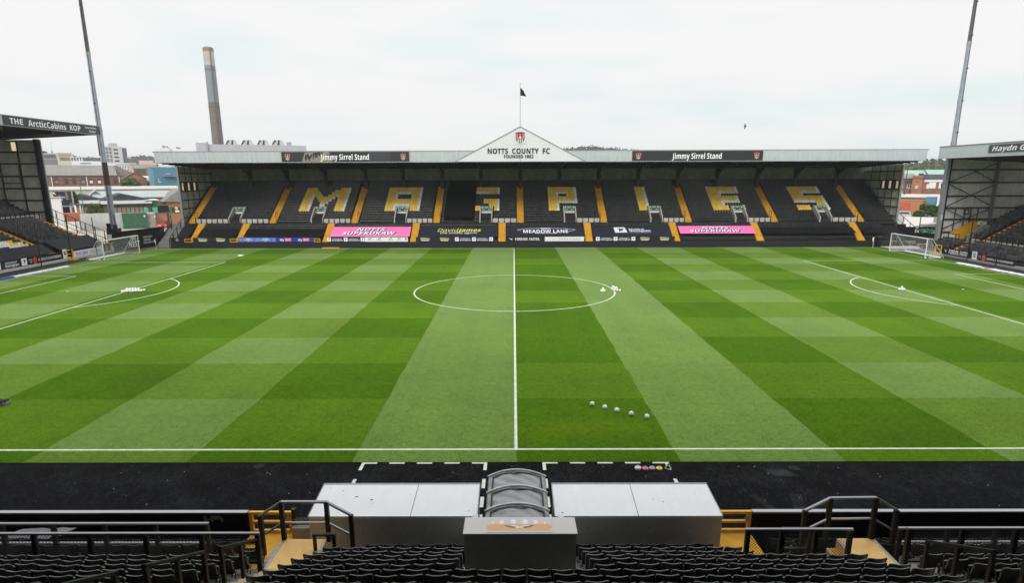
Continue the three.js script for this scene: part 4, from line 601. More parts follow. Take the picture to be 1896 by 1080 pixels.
// ---------------------------------------------------------------- goals, flags, nets' posts
function makeGoal(label, side) {
  const o = thing('football_goal', label, 'goal', [side * 52.2, 0.02, -26.2], 0, 'portable goals parked beside the pitch corners'); const s = side, H = 2.44, Z = 3.83, r = 0.065;
  const top = s * 1.15, bot = s * 2.35;
  mesh('post', [rod([0, 0, -Z], [0, H, -Z], r, 10)], M.whitePaint, o); mesh('post', [rod([0, 0, Z], [0, H, Z], r, 10)], M.whitePaint, o); mesh('crossbar', [rod([0, H, -Z - r], [0, H, Z + r], r, 10)], M.whitePaint, o);
  for (const z of [-Z, Z]) { mesh('stanchion', [rod([0, H, z], [top * 0.55, H, z], 0.035), rod([top * 0.55, H, z], [bot, 0.06, z], 0.03)], M.whitePaint, o); mesh('ground_bar', [rod([0, 0.06, z], [bot, 0.06, z], 0.05)], M.whitePaint, o); }
  mesh('ground_bar', [rod([bot, 0.06, -Z], [bot, 0.06, Z], 0.05)], M.whitePaint, o);
  for (const z of [-Z, Z]) for (const x of [0.3, 2.1]) mesh('wheel', [new THREE.CylinderGeometry(0.09, 0.09, 0.05, 12).rotateX(Math.PI / 2).translate(s * x, 0.09, z * 1.02)], M.black, o);
  const n = [], w = 0.011; const prof = k => { const q = k / 12; return [s * (Math.abs(top) * 0.5 + (Math.abs(bot) - Math.abs(top) * 0.5) * Math.pow(q, 1.5)), H * (1 - q) + 0.05 * q - 0.16 * Math.sin(q * Math.PI)]; };
  for (let z = -Z; z <= Z + 0.01; z += 0.255) { for (let k = 0; k < 12; k += 2) { const a = prof(k), b = prof(k + 2); n.push(bar([a[0], a[1], z], [b[0], b[1], z], w)); } n.push(bar([0, H, z], [top * 0.5, H, z], w)); }
  for (let k = 0; k <= 12; k++) { const a = prof(k); n.push(bar([a[0], a[1], -Z], [a[0], a[1], Z], w)); }
  for (const z of [-Z, Z]) for (let k = 1; k < 12; k++) { const a = prof(k); n.push(bar([0, a[1], z], [a[0], a[1], z], w)); } for (const z of [-Z, Z]) for (let q = 0.25; q < 2.2; q += 0.25) { let yt = H; if (q > 0.55) { const f = Math.pow((q - 0.575) / (2.35 - 0.575), 1 / 1.5); yt = H * (1 - f); } n.push(bar([s * q, 0.06, z], [s * q, Math.max(0.1, yt), z], w)); }
  const slack = new THREE.PlaneGeometry(0.62, 2 * Z, 4, 24), p = slack.attributes.position; for (let i = 0; i < p.count; i++) { const q = (p.getX(i) + 0.31) / 0.62, z = p.getY(i); p.setXYZ(i, s * (2.42 - 0.55 * q), 0.02 + 0.10 * Math.sin(q * 3.1) + 0.03 * noise.noise(z * 1.3, q, 3), z); } slack.computeVertexNormals();
  mesh('net', n, M.white, o).userData.kind = 'stuff'; mesh('net_skirt', slack, M.white, o);
  return o;
}
makeGoal('white portable goal with loose net near the left corner', -1); makeGoal('white portable goal with loose net near the right corner', 1);
function cornerFlag(label, x, z, dir) { const o = thing('corner_flag', label, 'corner flag', [x, 0.02, z], 0, 'white corner flags'); mesh('pole', [rod([0, 0, 0], [0, 1.55, 0], 0.03, 8)], M.whitePaint, o); const g = new THREE.PlaneGeometry(0.34, 0.5, 6, 8), p = g.attributes.position; for (let i = 0; i < p.count; i++) { const u = p.getX(i) / 0.34 + 0.5, v = p.getY(i) / 0.5 + 0.5; p.setXYZ(i, dir * (0.03 + u * 0.2 * (0.4 + 0.6 * v)), 1.02 + v * 0.52 - u * 0.2, 0.07 * Math.sin(u * 5 + v * 2)); } g.computeVertexNormals(); mesh('flag', g, mat(0.8, 0.8, 0.8, 0.8, { side: THREE.DoubleSide }), o); }
cornerFlag('white corner flag at the far left corner of the pitch', -52.31, -34.4, -1); cornerFlag('white corner flag at the far right corner of the pitch', 52.4, -34.5, -1);
{ const ord = ['nearest', 'second', 'third', 'farthest']; [[-56.5, -17.3], [-56.6, -22.7], [-56.7, -27.8], [-57.2, -33.4]].forEach(([x, z], i) => { const o = thing('net_post', `tall thin black net post behind the left goal line, ${ord[i]} of four`, 'post', [x, 0, z], 0, 'net posts behind the goal lines'); mesh('pole', [rod([0, 0, 0], [0, 5.1, 0], 0.055, 8)], M.blackSteel, o); mesh('foot', [box(-0.15, 0.15, 0, 0.03, -0.15, 0.15)], M.blackSteel, o); });
  [[56.05, -20.3], [56.05, -15.6]].forEach(([x, z], i) => { const o = thing('net_post', `tall thin black net post behind the right goal line, ${['farther', 'nearer'][i]} of two`, 'post', [x, 0, z], 0, 'net posts behind the goal lines'); mesh('pole', [rod([0, 0, 0], [0, 5.1, 0], 0.055, 8)], M.blackSteel, o); mesh('foot', [box(-0.15, 0.15, 0, 0.03, -0.15, 0.15)], M.blackSteel, o); }); }
// floodlight masts
{
  const mast = (label, x, z, secs) => { const o = thing('floodlight_mast', label, 'floodlight mast', [x, 0, z]); const r = y => 0.46 - 0.31 * y / 46; for (const [y0, y1, m] of secs) { mesh('shaft', [rod([0, y0, 0], [0, y1, 0], r(y0), 12, r(y1))], m, o); if (y0 > 1) mesh('collar', [rod([0, y0 - 0.25, 0], [0, y0 + 0.25, 0], r(y0) + 0.05, 12, r(y0) + 0.045)], M.galv, o); } mesh('ladder', [bar([0.1, 3, r(3) + 0.05], [0.06, 45, r(45) + 0.05], 0.05), ...Array.from({ length: 10 }, (_, i) => box(-0.08, 0.22, 4.5 * i + 3, 4.5 * i + 3.12, r(4.5 * i + 3) - 0.05, r(4.5 * i + 3) + 0.1))], M.steel, o); mesh('lamp_frame', [box(-2.4, 2.4, 45.5, 48.5, -0.15, 0.15)], M.galv, o); return o; };
  const L = mast('tall grey and rust brown floodlight mast behind the left corner', -62.3, -41, [[0, 8.9, M.mastGrey], [8.9, 12.8, M.rust], [12.8, 17.3, M.mastGrey], [17.3, 28, M.mastGrey], [28, 46, M.mastDark]]);
  mesh('strip', [bar([-0.32, 13.5, 0.22], [-0.27, 17.6, 0.2], 0.22, 0.16)], M.rust, L); mesh('base_box', [box(-0.75, 0.75, 0, 2.6, -0.6, 0.75), box(-0.72, -0.3, 2.6, 3.4, 0.2, 0.62), box(0.35, 0.72, 2.6, 3.2, 0.2, 0.62)], M.black, L); mesh('cabinet', [box(-0.6, 0.35, 0.9, 1.7, 0.76, 0.86)], M.white, L);
  mast('tall blue grey floodlight mast behind the right stand roof', 66.3, -41, [[0, 15, M.mastGrey], [15, 21, M.mastGrey], [21, 29, M.mastGrey], [29, 46, M.mastDark]]);
}
// ---------------------------------------------------------------- corners between the stands
{ // black bar fence, left corner
  const A = G(214, 470), B = G(309, 455.2); const o = thing('hoarding', 'black hoarding with white NEST lettering in the left corner', 'hoarding'); const d = B.clone().sub(A), L = d.length(), ang = Math.atan2(-d.z, d.x);
  o.position.copy(A); o.rotation.y = ang; mesh('panel', [box(0, L - 0.5, 0.15, 2.95, -0.1, 0)], M.black, o); mesh('skirting', [box(0, L - 0.5, 0, 0.15, -0.12, 0.02)], M.concrete, o);
  mesh('lettering', [quad([1.6, 0.2, 0.006], [L - 0.6, 0.2, 0.006], [L - 0.6, 2.6, 0.006], [1.6, 2.6, 0.006])], print(1024, 340, (x, w, h) => { x.fillStyle = '#121316'; x.fillRect(0, 0, w, h); fitText(x, 'THE', w * 0.26, h * 0.36, 140, 80, 'bold #px sans-serif', '#eeeeee'); fitText(x, 'NEST', w * 0.27, h * 0.68, 270, 120, 'bold #px sans-serif', '#f2f2f2'); ['FREE ENTRY', 'PRE AND', 'POST-MATCH'].forEach((s, i) => fitText(x, s, w * 0.62 + (i === 1 ? -24 : i === 2 ? 12 : 0), h * (0.36 + i * 0.17), [240, 180, 280][i], 38, 'bold #px sans-serif', '#e8e8e8')); }), o, true);
  const gp = thing('corner_gate', 'grey gate panel between black posts left of the far stand', 'gate', [B.x - 0.2, 0, B.z]); mesh('post', [box(-0.12, 0.12, 0, 3.1, -0.1, 0.1)], M.steel, gp); mesh('post', [box(1.0, 1.14, 0, 3.4, -0.6, -0.4)], M.steel, gp); mesh('panel', [box(0.2, 0.85, 0.25, 2.4, -0.2, -0.12)], M.concrete, gp);
}
{ // side stair at the left end of the far stand
  const o = thing('side_stair', 'concrete stair with black railings at the left end of the far stand', 'stair'); const g = []; for (let k = 0; k < 12; k++) g.push(box(-53.6, -51.25, -0.02, 0.28 * (k + 1), -36.6 - 0.42 * (k + 1), -36.6 - 0.42 * k)); mesh('steps', g, M.concrete, o);
  for (const x of [-53.5, -51.45]) { const r = [bar([x, 1.25, -36.4], [x, 4.6, -41.6], 0.07), bar([x, 0.75, -36.4], [x, 4.1, -41.6], 0.05)]; mesh('rail', r, M.blackSteel, o); for (let k = 0; k < 5; k++) { const z = -36.5 - 1.25 * k; mesh('post', [bar([x, 0.0, z], [x, 1.3 + 0.81 * k, z], 0.08)], M.blackSteel, o); } }
  mesh('side_panel', [prismX([[-37.5, 1.1], [-37.5, 1.15], [-41.5, 3.6], [-41.5, 2.4]], -53.46, -53.42)], M.black, o);
  const q = thing('side_stair', 'dark stair with thin railings at the right end of the far stand', 'stair'); const h = []; for (let k = 0; k < 12; k++) h.push(box(56.3, 59.0, -0.02, 0.28 * (k + 1), -36.6 - 0.42 * (k + 1), -36.6 - 0.42 * k)); mesh('steps', h, M.charcoal, q);
  const R0 = P(1655, 388, -40.8), R1 = P(1702, 436, -37.5); mesh('rail', [bar([59.15, 4.9, -41], [61.6, 1.5, -37.4], 0.07), bar([59.15, 3.9, -41], [61.2, 0.8, -37.4], 0.05)], M.blackSteel, q); for (let k = 0; k < 5; k++) { const t = k / 4; mesh('post', [bar([59.15 + 2.4 * t, 0, -41 + 3.6 * t], [59.15 + 2.4 * t, 4.9 - 3.35 * t, -41 + 3.6 * t], 0.07)], M.blackSteel, q); }
}
{ // right corner: black wall with green signs, small boards
  const o = thing('corner_wall', 'black wall with small safety sign behind the right corner', 'wall'); mesh('panel', [box(60.3, 68.8, 0, 2.55, -40.4, -40.2)], M.black, o); mesh('side_panel', [box(59.0, 60.3, 0, 3.0, -40.3, -40.1)], M.black, o);
  const sp = P(1697, 421, -40.15), s2 = P(1697, 427.5, -40.15); mesh('safety_sign', [box(sp.x - 0.22, sp.x + 0.22, sp.y - 0.25, sp.y + 0.25, -40.15, -40.12)], mat(0.35, 0.6, 0.48, 0.5), o); mesh('notice', [box(s2.x - 0.3, s2.x + 0.3, s2.y - 0.28, s2.y + 0.22, -40.15, -40.12)], M.white, o);
  const gs = (u0, u1, v0, v1, label) => { const a = P(u0, v0, -40.1), b = P(u1, v1, -40.1), t = thing('green_sign', label, 'sign'); mesh('panel', [box(a.x, b.x, b.y, a.y, -40.1, -40.06)], mat(0.02, 0.2, 0.1, 0.5), t); mesh('lettering', [quad([a.x, b.y, -40.055], [b.x, b.y, -40.055], [b.x, a.y, -40.055], [a.x, a.y, -40.055])], print(256, 128, (x, w, h) => { x.fillStyle = '#0f7b4a'; x.fillRect(0, 0, w, h); fitText(x, 'EMERGENCY EXIT', w * 0.5, 18, 220, 16, 'bold #px sans-serif', '#e8f4ec'); fitText(x, 'EXIT', w * 0.5, 62, 70, 26, 'bold #px sans-serif', '#e8f4ec'); fitText(x, 'KEEP CLEAR', w * 0.5, 98, 150, 22, 'bold #px sans-serif', '#e8f4ec'); }), t, true); const fr = thing('sign_frame', label.replace('green sign', 'small pale hoop frame above the green sign'), 'frame'); const m = (a.x + b.x) / 2; mesh('hoop', [bar([m - 0.35, a.y, -40.08], [m - 0.35, a.y + 0.32, -40.08], 0.04), bar([m + 0.35, a.y, -40.08], [m + 0.35, a.y + 0.32, -40.08], 0.04), bar([m - 0.35, a.y + 0.32, -40.08], [m + 0.35, a.y + 0.32, -40.08], 0.04)], M.galv, fr); };
  gs(1702.5, 1719.5, 424, 431.5, 'green sign on the black corner wall, left of two'); gs(1720.5, 1735.5, 425.5, 433.5, 'green sign on the black corner wall, right of two');
  const ent = (u0, u1, v0, v1, z, label) => { const a = P(u0, v0, z), b = P(u1, v1, z), t = thing('advertising_board', label, 'advertising board'); mesh('backing', [box(a.x, b.x, 0.0, a.y, z - 0.06, z)], M.black, t); mesh('print', [quad([a.x, b.y, z + 0.005], [b.x, b.y, z + 0.005], [b.x, a.y, z + 0.005], [a.x, a.y, z + 0.005])], print(420, 110, (x, w, h) => { x.fillStyle = '#131417'; x.fillRect(0, 0, w, h); x.fillStyle = '#cfd2d5'; fitText(x, 'THE', 60, 26, 44, 16, 'bold #px sans-serif', '#cfd2d5'); fitText(x, 'NEST', 60, 62, 92, 40, 'bold #px sans-serif', '#cfd2d5'); fitText(x, 'FREE ENTRY PRE', w * 0.62, 34, 230, 26, 'bold #px sans-serif', '#d9dcdf'); fitText(x, 'AND POST MATCH', w * 0.62, 74, 240, 26, 'bold #px sans-serif', '#d9dcdf'); }), t, true); };
  ent(1630, 1663, 445, 452.3, -37.3, 'black entry board with white emblem, left of two behind the right goal'); ent(1663.5, 1697, 445, 452.3, -37.3, 'black entry board with white emblem, right of two behind the right goal');
  ent(1703, 1729, 454, 463.5, -31.3, 'black entry board with white emblem beside the yellow gate, right corner');
  struct('corner_paving', [box(54.3, 59.5, -0.04, 0.016, -38.4, -33.2)], M.paleConcrete, 'pale paving in the right corner behind the goal', 'paving');
  struct('corner_paving', [box(-57, -53.2, -0.04, 0.016, -35.6, -33.4)], M.charcoal, 'dark paving strip in front of the left corner hoarding', 'paving');
  const c = P(1632.5, 458, -36.3), b = thing('covered_post', 'black covered bin with crumpled grey top at the right end of the far wall', 'bin', [53.9, 0, -35.75]); mesh('body', [new THREE.CylinderGeometry(0.3, 0.34, 1.35, 10).translate(0, 0.68, 0)], M.black, b); { const g = new THREE.SphereGeometry(0.38, 12, 8), p = g.attributes.position; for (let i = 0; i < p.count; i++) { const k = 1 + 0.25 * noise.noise(p.getX(i) * 7, p.getY(i) * 7, p.getZ(i) * 7); p.setXYZ(i, p.getX(i) * k, p.getY(i) * k * 0.5 + 1.42, p.getZ(i) * k); } g.computeVertexNormals(); mesh('bag', g, M.steel, b); }
}
// ---------------------------------------------------------------- near stand around the camera
const NZ = r => 42.85 + 0.643 * r, NT = r => 1.45 + 0.332 * r, ND = r => NT(r) - 0.78, NS = 0.43;
{
  const st = thing('grandstand', 'near black seated stand that the view looks down from', 'stand');
  const dk = []; for (let r = 0; r <= 26; r++) { const z0 = NZ(r) - 0.55, z1 = NZ(r) + 0.093, y = ND(r), add = (a, b) => dk.push(box(a, b, r < 6 ? -0.05 : y - 1.2, y, z0, z1)); if (r <= 4) { add(-34, -1.12); add(1.18, 34); } else add(-34, 34); }
  for (const r of [-2, -1]) { dk.push(box(-34, -7.36, -0.05, ND(r), NZ(r) - 0.55 + (r === -2 ? -0.2 : 0), NZ(r) + 0.093), box(6.45, 34, -0.05, ND(r), NZ(r) - 0.55 + (r === -2 ? -0.2 : 0), NZ(r) + 0.093)); }
  dk.push(box(-7.36, -5.35, -0.05, 0.62, 41.05, NZ(0) - 0.55), box(5.3, 6.45, -0.05, 0.62, 41.05, NZ(0) - 0.55));
  mesh('terrace', dk, mat(0.33, 0.32, 0.30, 0.92, { map: mottle(0.55, 1, 2) }), st);
  for (const [a, b, c] of [[-7.34, -5.86, -6.1], [5.32, 6.43, 6.2]]) { // yellow painted landing and steps behind each gate, with grey nosings
    const yl = [box(a, b, 0.62, 0.635, 41.1, NZ(0) - 0.56)], ns = []; for (let r = 0; r < 3; r++) { yl.push(box(a, b - (r ? 0.25 : 0), ND(r), ND(r) + 0.012, NZ(r) - 0.55, NZ(r) + 0.09)); yl.push(box(a, b - 0.25, ND(r), ND(r) + 0.16, NZ(r) - 0.2, NZ(r) + 0.09)); ns.push(box(a, c, ND(r) + 0.005, ND(r) + 0.018, NZ(r) + 0.06, NZ(r) + 0.096)); }
    mesh('yellow_step', yl, M.yellow, st); mesh('step_nosing', ns, M.concrete, st);
  }
  const crossing = (xa, xb, lab) => { const o = new THREE.Group(); o.name = 'crossing_platform'; st.add(o); mesh('platform', [box(xa, xb, 0.9, 1.55, 42.86, 44.2)], mat(0.95, 0.60, 0.20, 0.55, { map: mottle(0.82, 1, 1.6) }), o); for (const [s, x] of [[-1, xa], [1, xb]]) for (let k = 1; k <= 2; k++) mesh('step', [box(Math.min(x + s * 0.24 * (k - 1), x + s * 0.24 * k), Math.max(x + s * 0.24 * (k - 1), x + s * 0.24 * k), 0.7, 1.55 - 0.24 * k, 42.9, 44.15)], M.yellow, o); for (const [s, x] of [[-1, xa], [1, xb]]) for (let k = 0; k <= 1; k++) mesh('nosing', [box(x + s * 0.24 * k - 0.035, x + s * 0.24 * k + 0.035, 1.54 - 0.24 * k, 1.556 - 0.24 * k, 42.92, 44.14)], M.galv, o); };
  crossing(-5.75, -4.72); crossing(7.85, 8.72);
  for (const [a, b] of [[-5.66, -4.68], [7.56, 8.5]]) for (let r = 3; r <= 22; r++) mesh('aisle_step', [box(a, b, ND(r) - 0.1, ND(r) + 0.165, NZ(r) - 0.22, NZ(r) + 0.095)], M.paleConcrete, st);
  for (const [a, b] of [[-5.66, -4.68], [7.56, 8.5]]) { const an = []; for (let r = 3; r <= 22; r++) { an.push(box(a + 0.03, b - 0.03, ND(r) + 0.16, ND(r) + 0.172, NZ(r) - 0.223, NZ(r) - 0.12)); an.push(box(a + 0.03, b - 0.03, ND(r) - 0.005, ND(r) + 0.006, NZ(r) - 0.553, NZ(r) - 0.45)); } mesh('aisle_nosing', an, M.nosing, st); }
  // front walls with a steel rail on top
  for (const [a, b, lab] of [[-34, -7.42, 'left'], [6.47, 34, 'right']]) { mesh('front_wall', [box(a, b, 0, 1.22, 41.0, 41.12)], M.black, st); mesh('front_rail', [box(a, b, 1.225, 1.27, 40.99, 41.13)], mat(0.42, 0.42, 0.45, 0.28, { metalness: 0.7 }), st); }
  mesh('front_upstand', [box(-6.12, -5.42, 0, 0.95, 41.25, 41.4)], M.concrete, st);
  // rear part and roof that shades the seats
  mesh('rear_wall', [box(-36, 36, 0, 17, 60.5, 60.8)], M.black, st); for (const x of [-36.2, 36]) mesh('side_wall', [box(x, x + 0.2, 0, 16, 44, 60.6)], M.charcoal, st);
  mesh('roof', [prismX([[44.6, 15.6], [44.6, 15.9], [61, 14.9], [61, 14.6]], -36.2, 36.2)], M.soffit, st);
  mesh('fascia', [box(-36.2, 36.2, 15.5, 17.0, 44.3, 44.5)], M.cladding, st);
}
// tip-up seat seen from behind; faces -z, origin on the deck under the back
function backShell(rimOnly) {
  const nu = 14, nv = 8, pos = [], idx = []; const pt = (u, v, t) => { // u -1..1, v 0..1 (bottom to top), t: 0 rear face, 1 front face
    const edge = Math.pow(Math.abs(u), 6); const dip = 0.026 * (1 - u * u) * v * v; const cr = 0.045 * Math.pow(Math.abs(u), 9) * v; const w = 0.178 + 0.014 * v;
    const y = 0.385 + 0.395 * v - dip - cr; const z = 0.085 * v - 0.022 * u * u - 0.03 * edge - (t ? 0.016 : 0) + 0.012 * Math.sin(v * Math.PI) * (1 - u * u);
    return [w * u, y, z];
  };
  const grid = (t, flip) => { const o = pos.length / 3; for (let j = 0; j <= nv; j++) for (let i = 0; i <= nu; i++) pos.push(...pt(-1 + 2 * i / nu, j / nv, t)); for (let j = 0; j < nv; j++) for (let i = 0; i < nu; i++) { const a = o + j * (nu + 1) + i, b = a + 1, c = a + nu + 1, d = c + 1; flip ? idx.push(a, c, b, b, c, d) : idx.push(a, b, c, b, d, c); } return o; };
  if (!rimOnly) { grid(0, false); grid(1, true); }
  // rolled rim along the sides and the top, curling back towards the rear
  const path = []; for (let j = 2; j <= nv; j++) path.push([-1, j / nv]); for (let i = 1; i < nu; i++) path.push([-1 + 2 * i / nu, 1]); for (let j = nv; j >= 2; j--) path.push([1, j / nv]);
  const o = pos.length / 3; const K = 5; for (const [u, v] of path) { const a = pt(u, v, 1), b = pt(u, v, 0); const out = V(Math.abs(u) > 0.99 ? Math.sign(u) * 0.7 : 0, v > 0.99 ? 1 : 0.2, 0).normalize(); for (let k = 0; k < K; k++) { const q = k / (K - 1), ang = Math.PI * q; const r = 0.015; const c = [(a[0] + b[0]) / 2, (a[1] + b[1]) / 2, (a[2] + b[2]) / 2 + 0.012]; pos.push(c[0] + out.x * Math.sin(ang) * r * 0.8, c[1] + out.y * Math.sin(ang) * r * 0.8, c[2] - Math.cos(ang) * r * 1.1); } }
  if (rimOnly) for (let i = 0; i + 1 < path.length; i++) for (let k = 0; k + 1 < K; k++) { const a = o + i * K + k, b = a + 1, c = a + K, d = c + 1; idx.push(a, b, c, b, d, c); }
  const g = new THREE.BufferGeometry(); g.setAttribute('position', new THREE.Float32BufferAttribute(pos, 3)); g.setIndex(idx); g.computeVertexNormals(); return g;
}
function seatPan() { const g = new THREE.BoxGeometry(0.34, 0.27, 0.05, 4, 3, 1), p = g.attributes.position; for (let i = 0; i < p.count; i++) { const x = p.getX(i), y = p.getY(i); p.setZ(i, p.getZ(i) - 0.03 * (1 - (x / 0.175) ** 2)); if (Math.abs(x) > 0.17 && Math.abs(y) > 0.16) p.setXYZ(i, x * 0.9, y * 0.95, p.getZ(i)); } g.rotateX(-0.12); g.translate(0, 0.46, -0.10); g.computeVertexNormals(); return g; }
function seatBracket(s) { return geo([box(s * 0.196, s * 0.21, 0.05, 0.40, -0.05, -0.02), bar([s * 0.2, 0.38, -0.12], [s * 0.2, 0.38, 0.03], 0.02, 0.05), box(s * 0.15, s * 0.21, 0.02, 0.06, -0.07, 0.05), rod([s * 0.185, 0.375, 0.035], [s * 0.185, 0.375, 0.075], 0.018, 8)]); }
{
  const plastic = new THREE.MeshPhysicalMaterial({ color: lin(0.0065, 0.0065, 0.007), roughness: 0.30, specularIntensity: 1.0, map: mottle(0.6, 1, 0.8) }), metal = mat(0.05, 0.05, 0.05, 0.4, { metalness: 0.5 }), cap = mat(0.35, 0.35, 0.36, 0.4);
  const rimGlintM = new THREE.MeshPhysicalMaterial({ color: lin(0.05, 0.05, 0.052), roughness: 0.26, ior: 2.0, specularIntensity: 1 }); const gb = geo(backShell(false)), grim = geo(backShell(true)), gp = geo(seatPan()), gl = seatBracket(-1), gr = seatBracket(1), gc = geo([rod([0.213, 0.40, 0.02], [0.213, 0.40, 0.06], 0.017, 8)]);  // rim colour lightened and glossed so the seat edges carry a painted highlight
  const proto = new THREE.Group(); for (const [n, g, m] of [['backrest', gb, plastic], ['rim', grim, rimGlintM], ['seat', gp, plastic], ['bracket', gl, metal], ['bracket', gr, metal], ['cap', gc, cap]]) { const q = new THREE.Mesh(g, m); q.name = n; q.castShadow = q.receiveShadow = true; proto.add(q); }
  const spots = []; const inBox = (x, r) => x > -1.32 && x < 1.4 && r <= 5;
  const put = (x, r, zone) => { if (!inBox(x, r)) spots.push([x, ND(r), NZ(r), zone]); };
  for (let r = 0; r <= 11; r++) {
    const jit = r * 0.0; // centre block
    const xa = r === 0 ? -3.75 : -4.60, xb = r < 3 ? (r === 0 ? 5.02 : 5.2) : 7.53; for (let x = xa + NS / 2; x < xb - 0.1; x += NS) put(x, r, 'centre');
    if (r >= 3) { for (let x = -5.75 - NS / 2; x > -15; x -= NS) put(x, r, 'left'); for (let x = 8.62 + NS / 2; x < 15.5; x += NS) put(x, r, 'right'); }
  }
  for (const r of [-2, -1, 0]) { for (let x = -7.0 - NS / 2 - (r === -2 ? 0 : 0.05) - 0.35 * (r + 2) * 0; x > -16; x -= NS) put(x, r, 'left front'); for (let x = 6.75 + NS / 2; x < 16.5; x += NS) { if (r >= -1 && x > 7.3 && x < 9.1) continue; put(x, r, 'right front'); } }
  put(-6.25, 1, 'left front'); put(-6.0, 2, 'left front');
  // the largest 300 in view as seats of their own, the rest as one field
  const inv = camQ.clone().invert(); const seen = spots.map(s => { const p = V(s[0], s[1] + 0.6, s[2]).sub(camera.position).applyQuaternion(inv); return { s, d: -p.z, u: 948 + FOCAL * p.x / -p.z, v: 540 + PPY - FOCAL * p.y / -p.z }; });
  const vis = seen.filter(q => q.u > -30 && q.u < 1926 && q.v < 1120 && q.d > 1).sort((a, b) => a.d - b.d); const solo = new Set(vis.slice(0, 300));
  const rest = [], ord = ['first', 'second', 'third', 'fourth', 'fifth', 'sixth', 'seventh', 'eighth', 'ninth', 'tenth', 'eleventh', 'twelfth', 'thirteenth', 'fourteenth', 'fifteenth', 'sixteenth', 'seventeenth', 'eighteenth', 'nineteenth', 'twentieth', 'twenty-first', 'twenty-second', 'twenty-third', 'twenty-fourth', 'twenty-fifth', 'twenty-sixth', 'twenty-seventh', 'twenty-eighth', 'twenty-ninth', 'thirtieth'];
  const rowsOf = {}; for (const s of spots) { const k = s[3] + '|' + s[2].toFixed(2); (rowsOf[k] ||= []).push(s); } for (const k in rowsOf) { const zone = k.split('|')[0], R = rowsOf[k], left = zone.startsWith('left'); R.sort((a, b) => left ? b[0] - a[0] : a[0] - b[0]); R.forEach((s, i) => s[5] = i); }
  for (const z of ['centre', 'left', 'right', 'left front', 'right front']) { const ks = Object.keys(rowsOf).filter(k => k.split('|')[0] === z).sort((a, b) => rowsOf[a][0][2] - rowsOf[b][0][2]); ks.forEach((k, i) => rowsOf[k].forEach(s => s[4] = i)); }
  const seatLabel = s => `black tip-up seat, ${s[3]} block, row ${ord[s[4]]} from the front, ${ord[s[5]]} from its ${s[3].startsWith('left') ? 'right' : 'left'} end`;
  for (const q of seen) { const [x, y, z, zone] = q.s; const ty = rr(-0.05, 0.05), dx = rr(-0.008, 0.008), dz = rr(-0.012, 0.012), tx = rr(-0.03, 0.03); if (!solo.has(q)) { rest.push([x + dx, y, z + dz, ty]); continue; } const c = proto.clone(); c.name = numbered('stadium_seat'); c.position.set(x + dx, y, z + dz); c.rotation.set(tx, ty, 0); scene.add(c); tag(c, seatLabel(q.s), 'seat', 'seats of the ' + zone + ' block of the near stand'); }
  const all = geo([gb.clone(), grim.clone(), gp.clone(), gl.clone(), gr.clone()]); const im = new THREE.InstancedMesh(all, plastic, rest.length), mm = new THREE.Matrix4(), qq = new THREE.Quaternion(); rest.forEach((s, i) => { qq.setFromAxisAngle(V(0, 1, 0), s[3]); mm.compose(V(s[0], s[1], s[2]), qq, V(1, 1, 1)); im.setMatrixAt(i, mm); }); im.name = numbered('stadium_seats'); im.castShadow = im.receiveShadow = true; scene.add(im); tag(im, 'remaining smaller black seats of the near stand rows', 'seats', null, 'stuff');
}
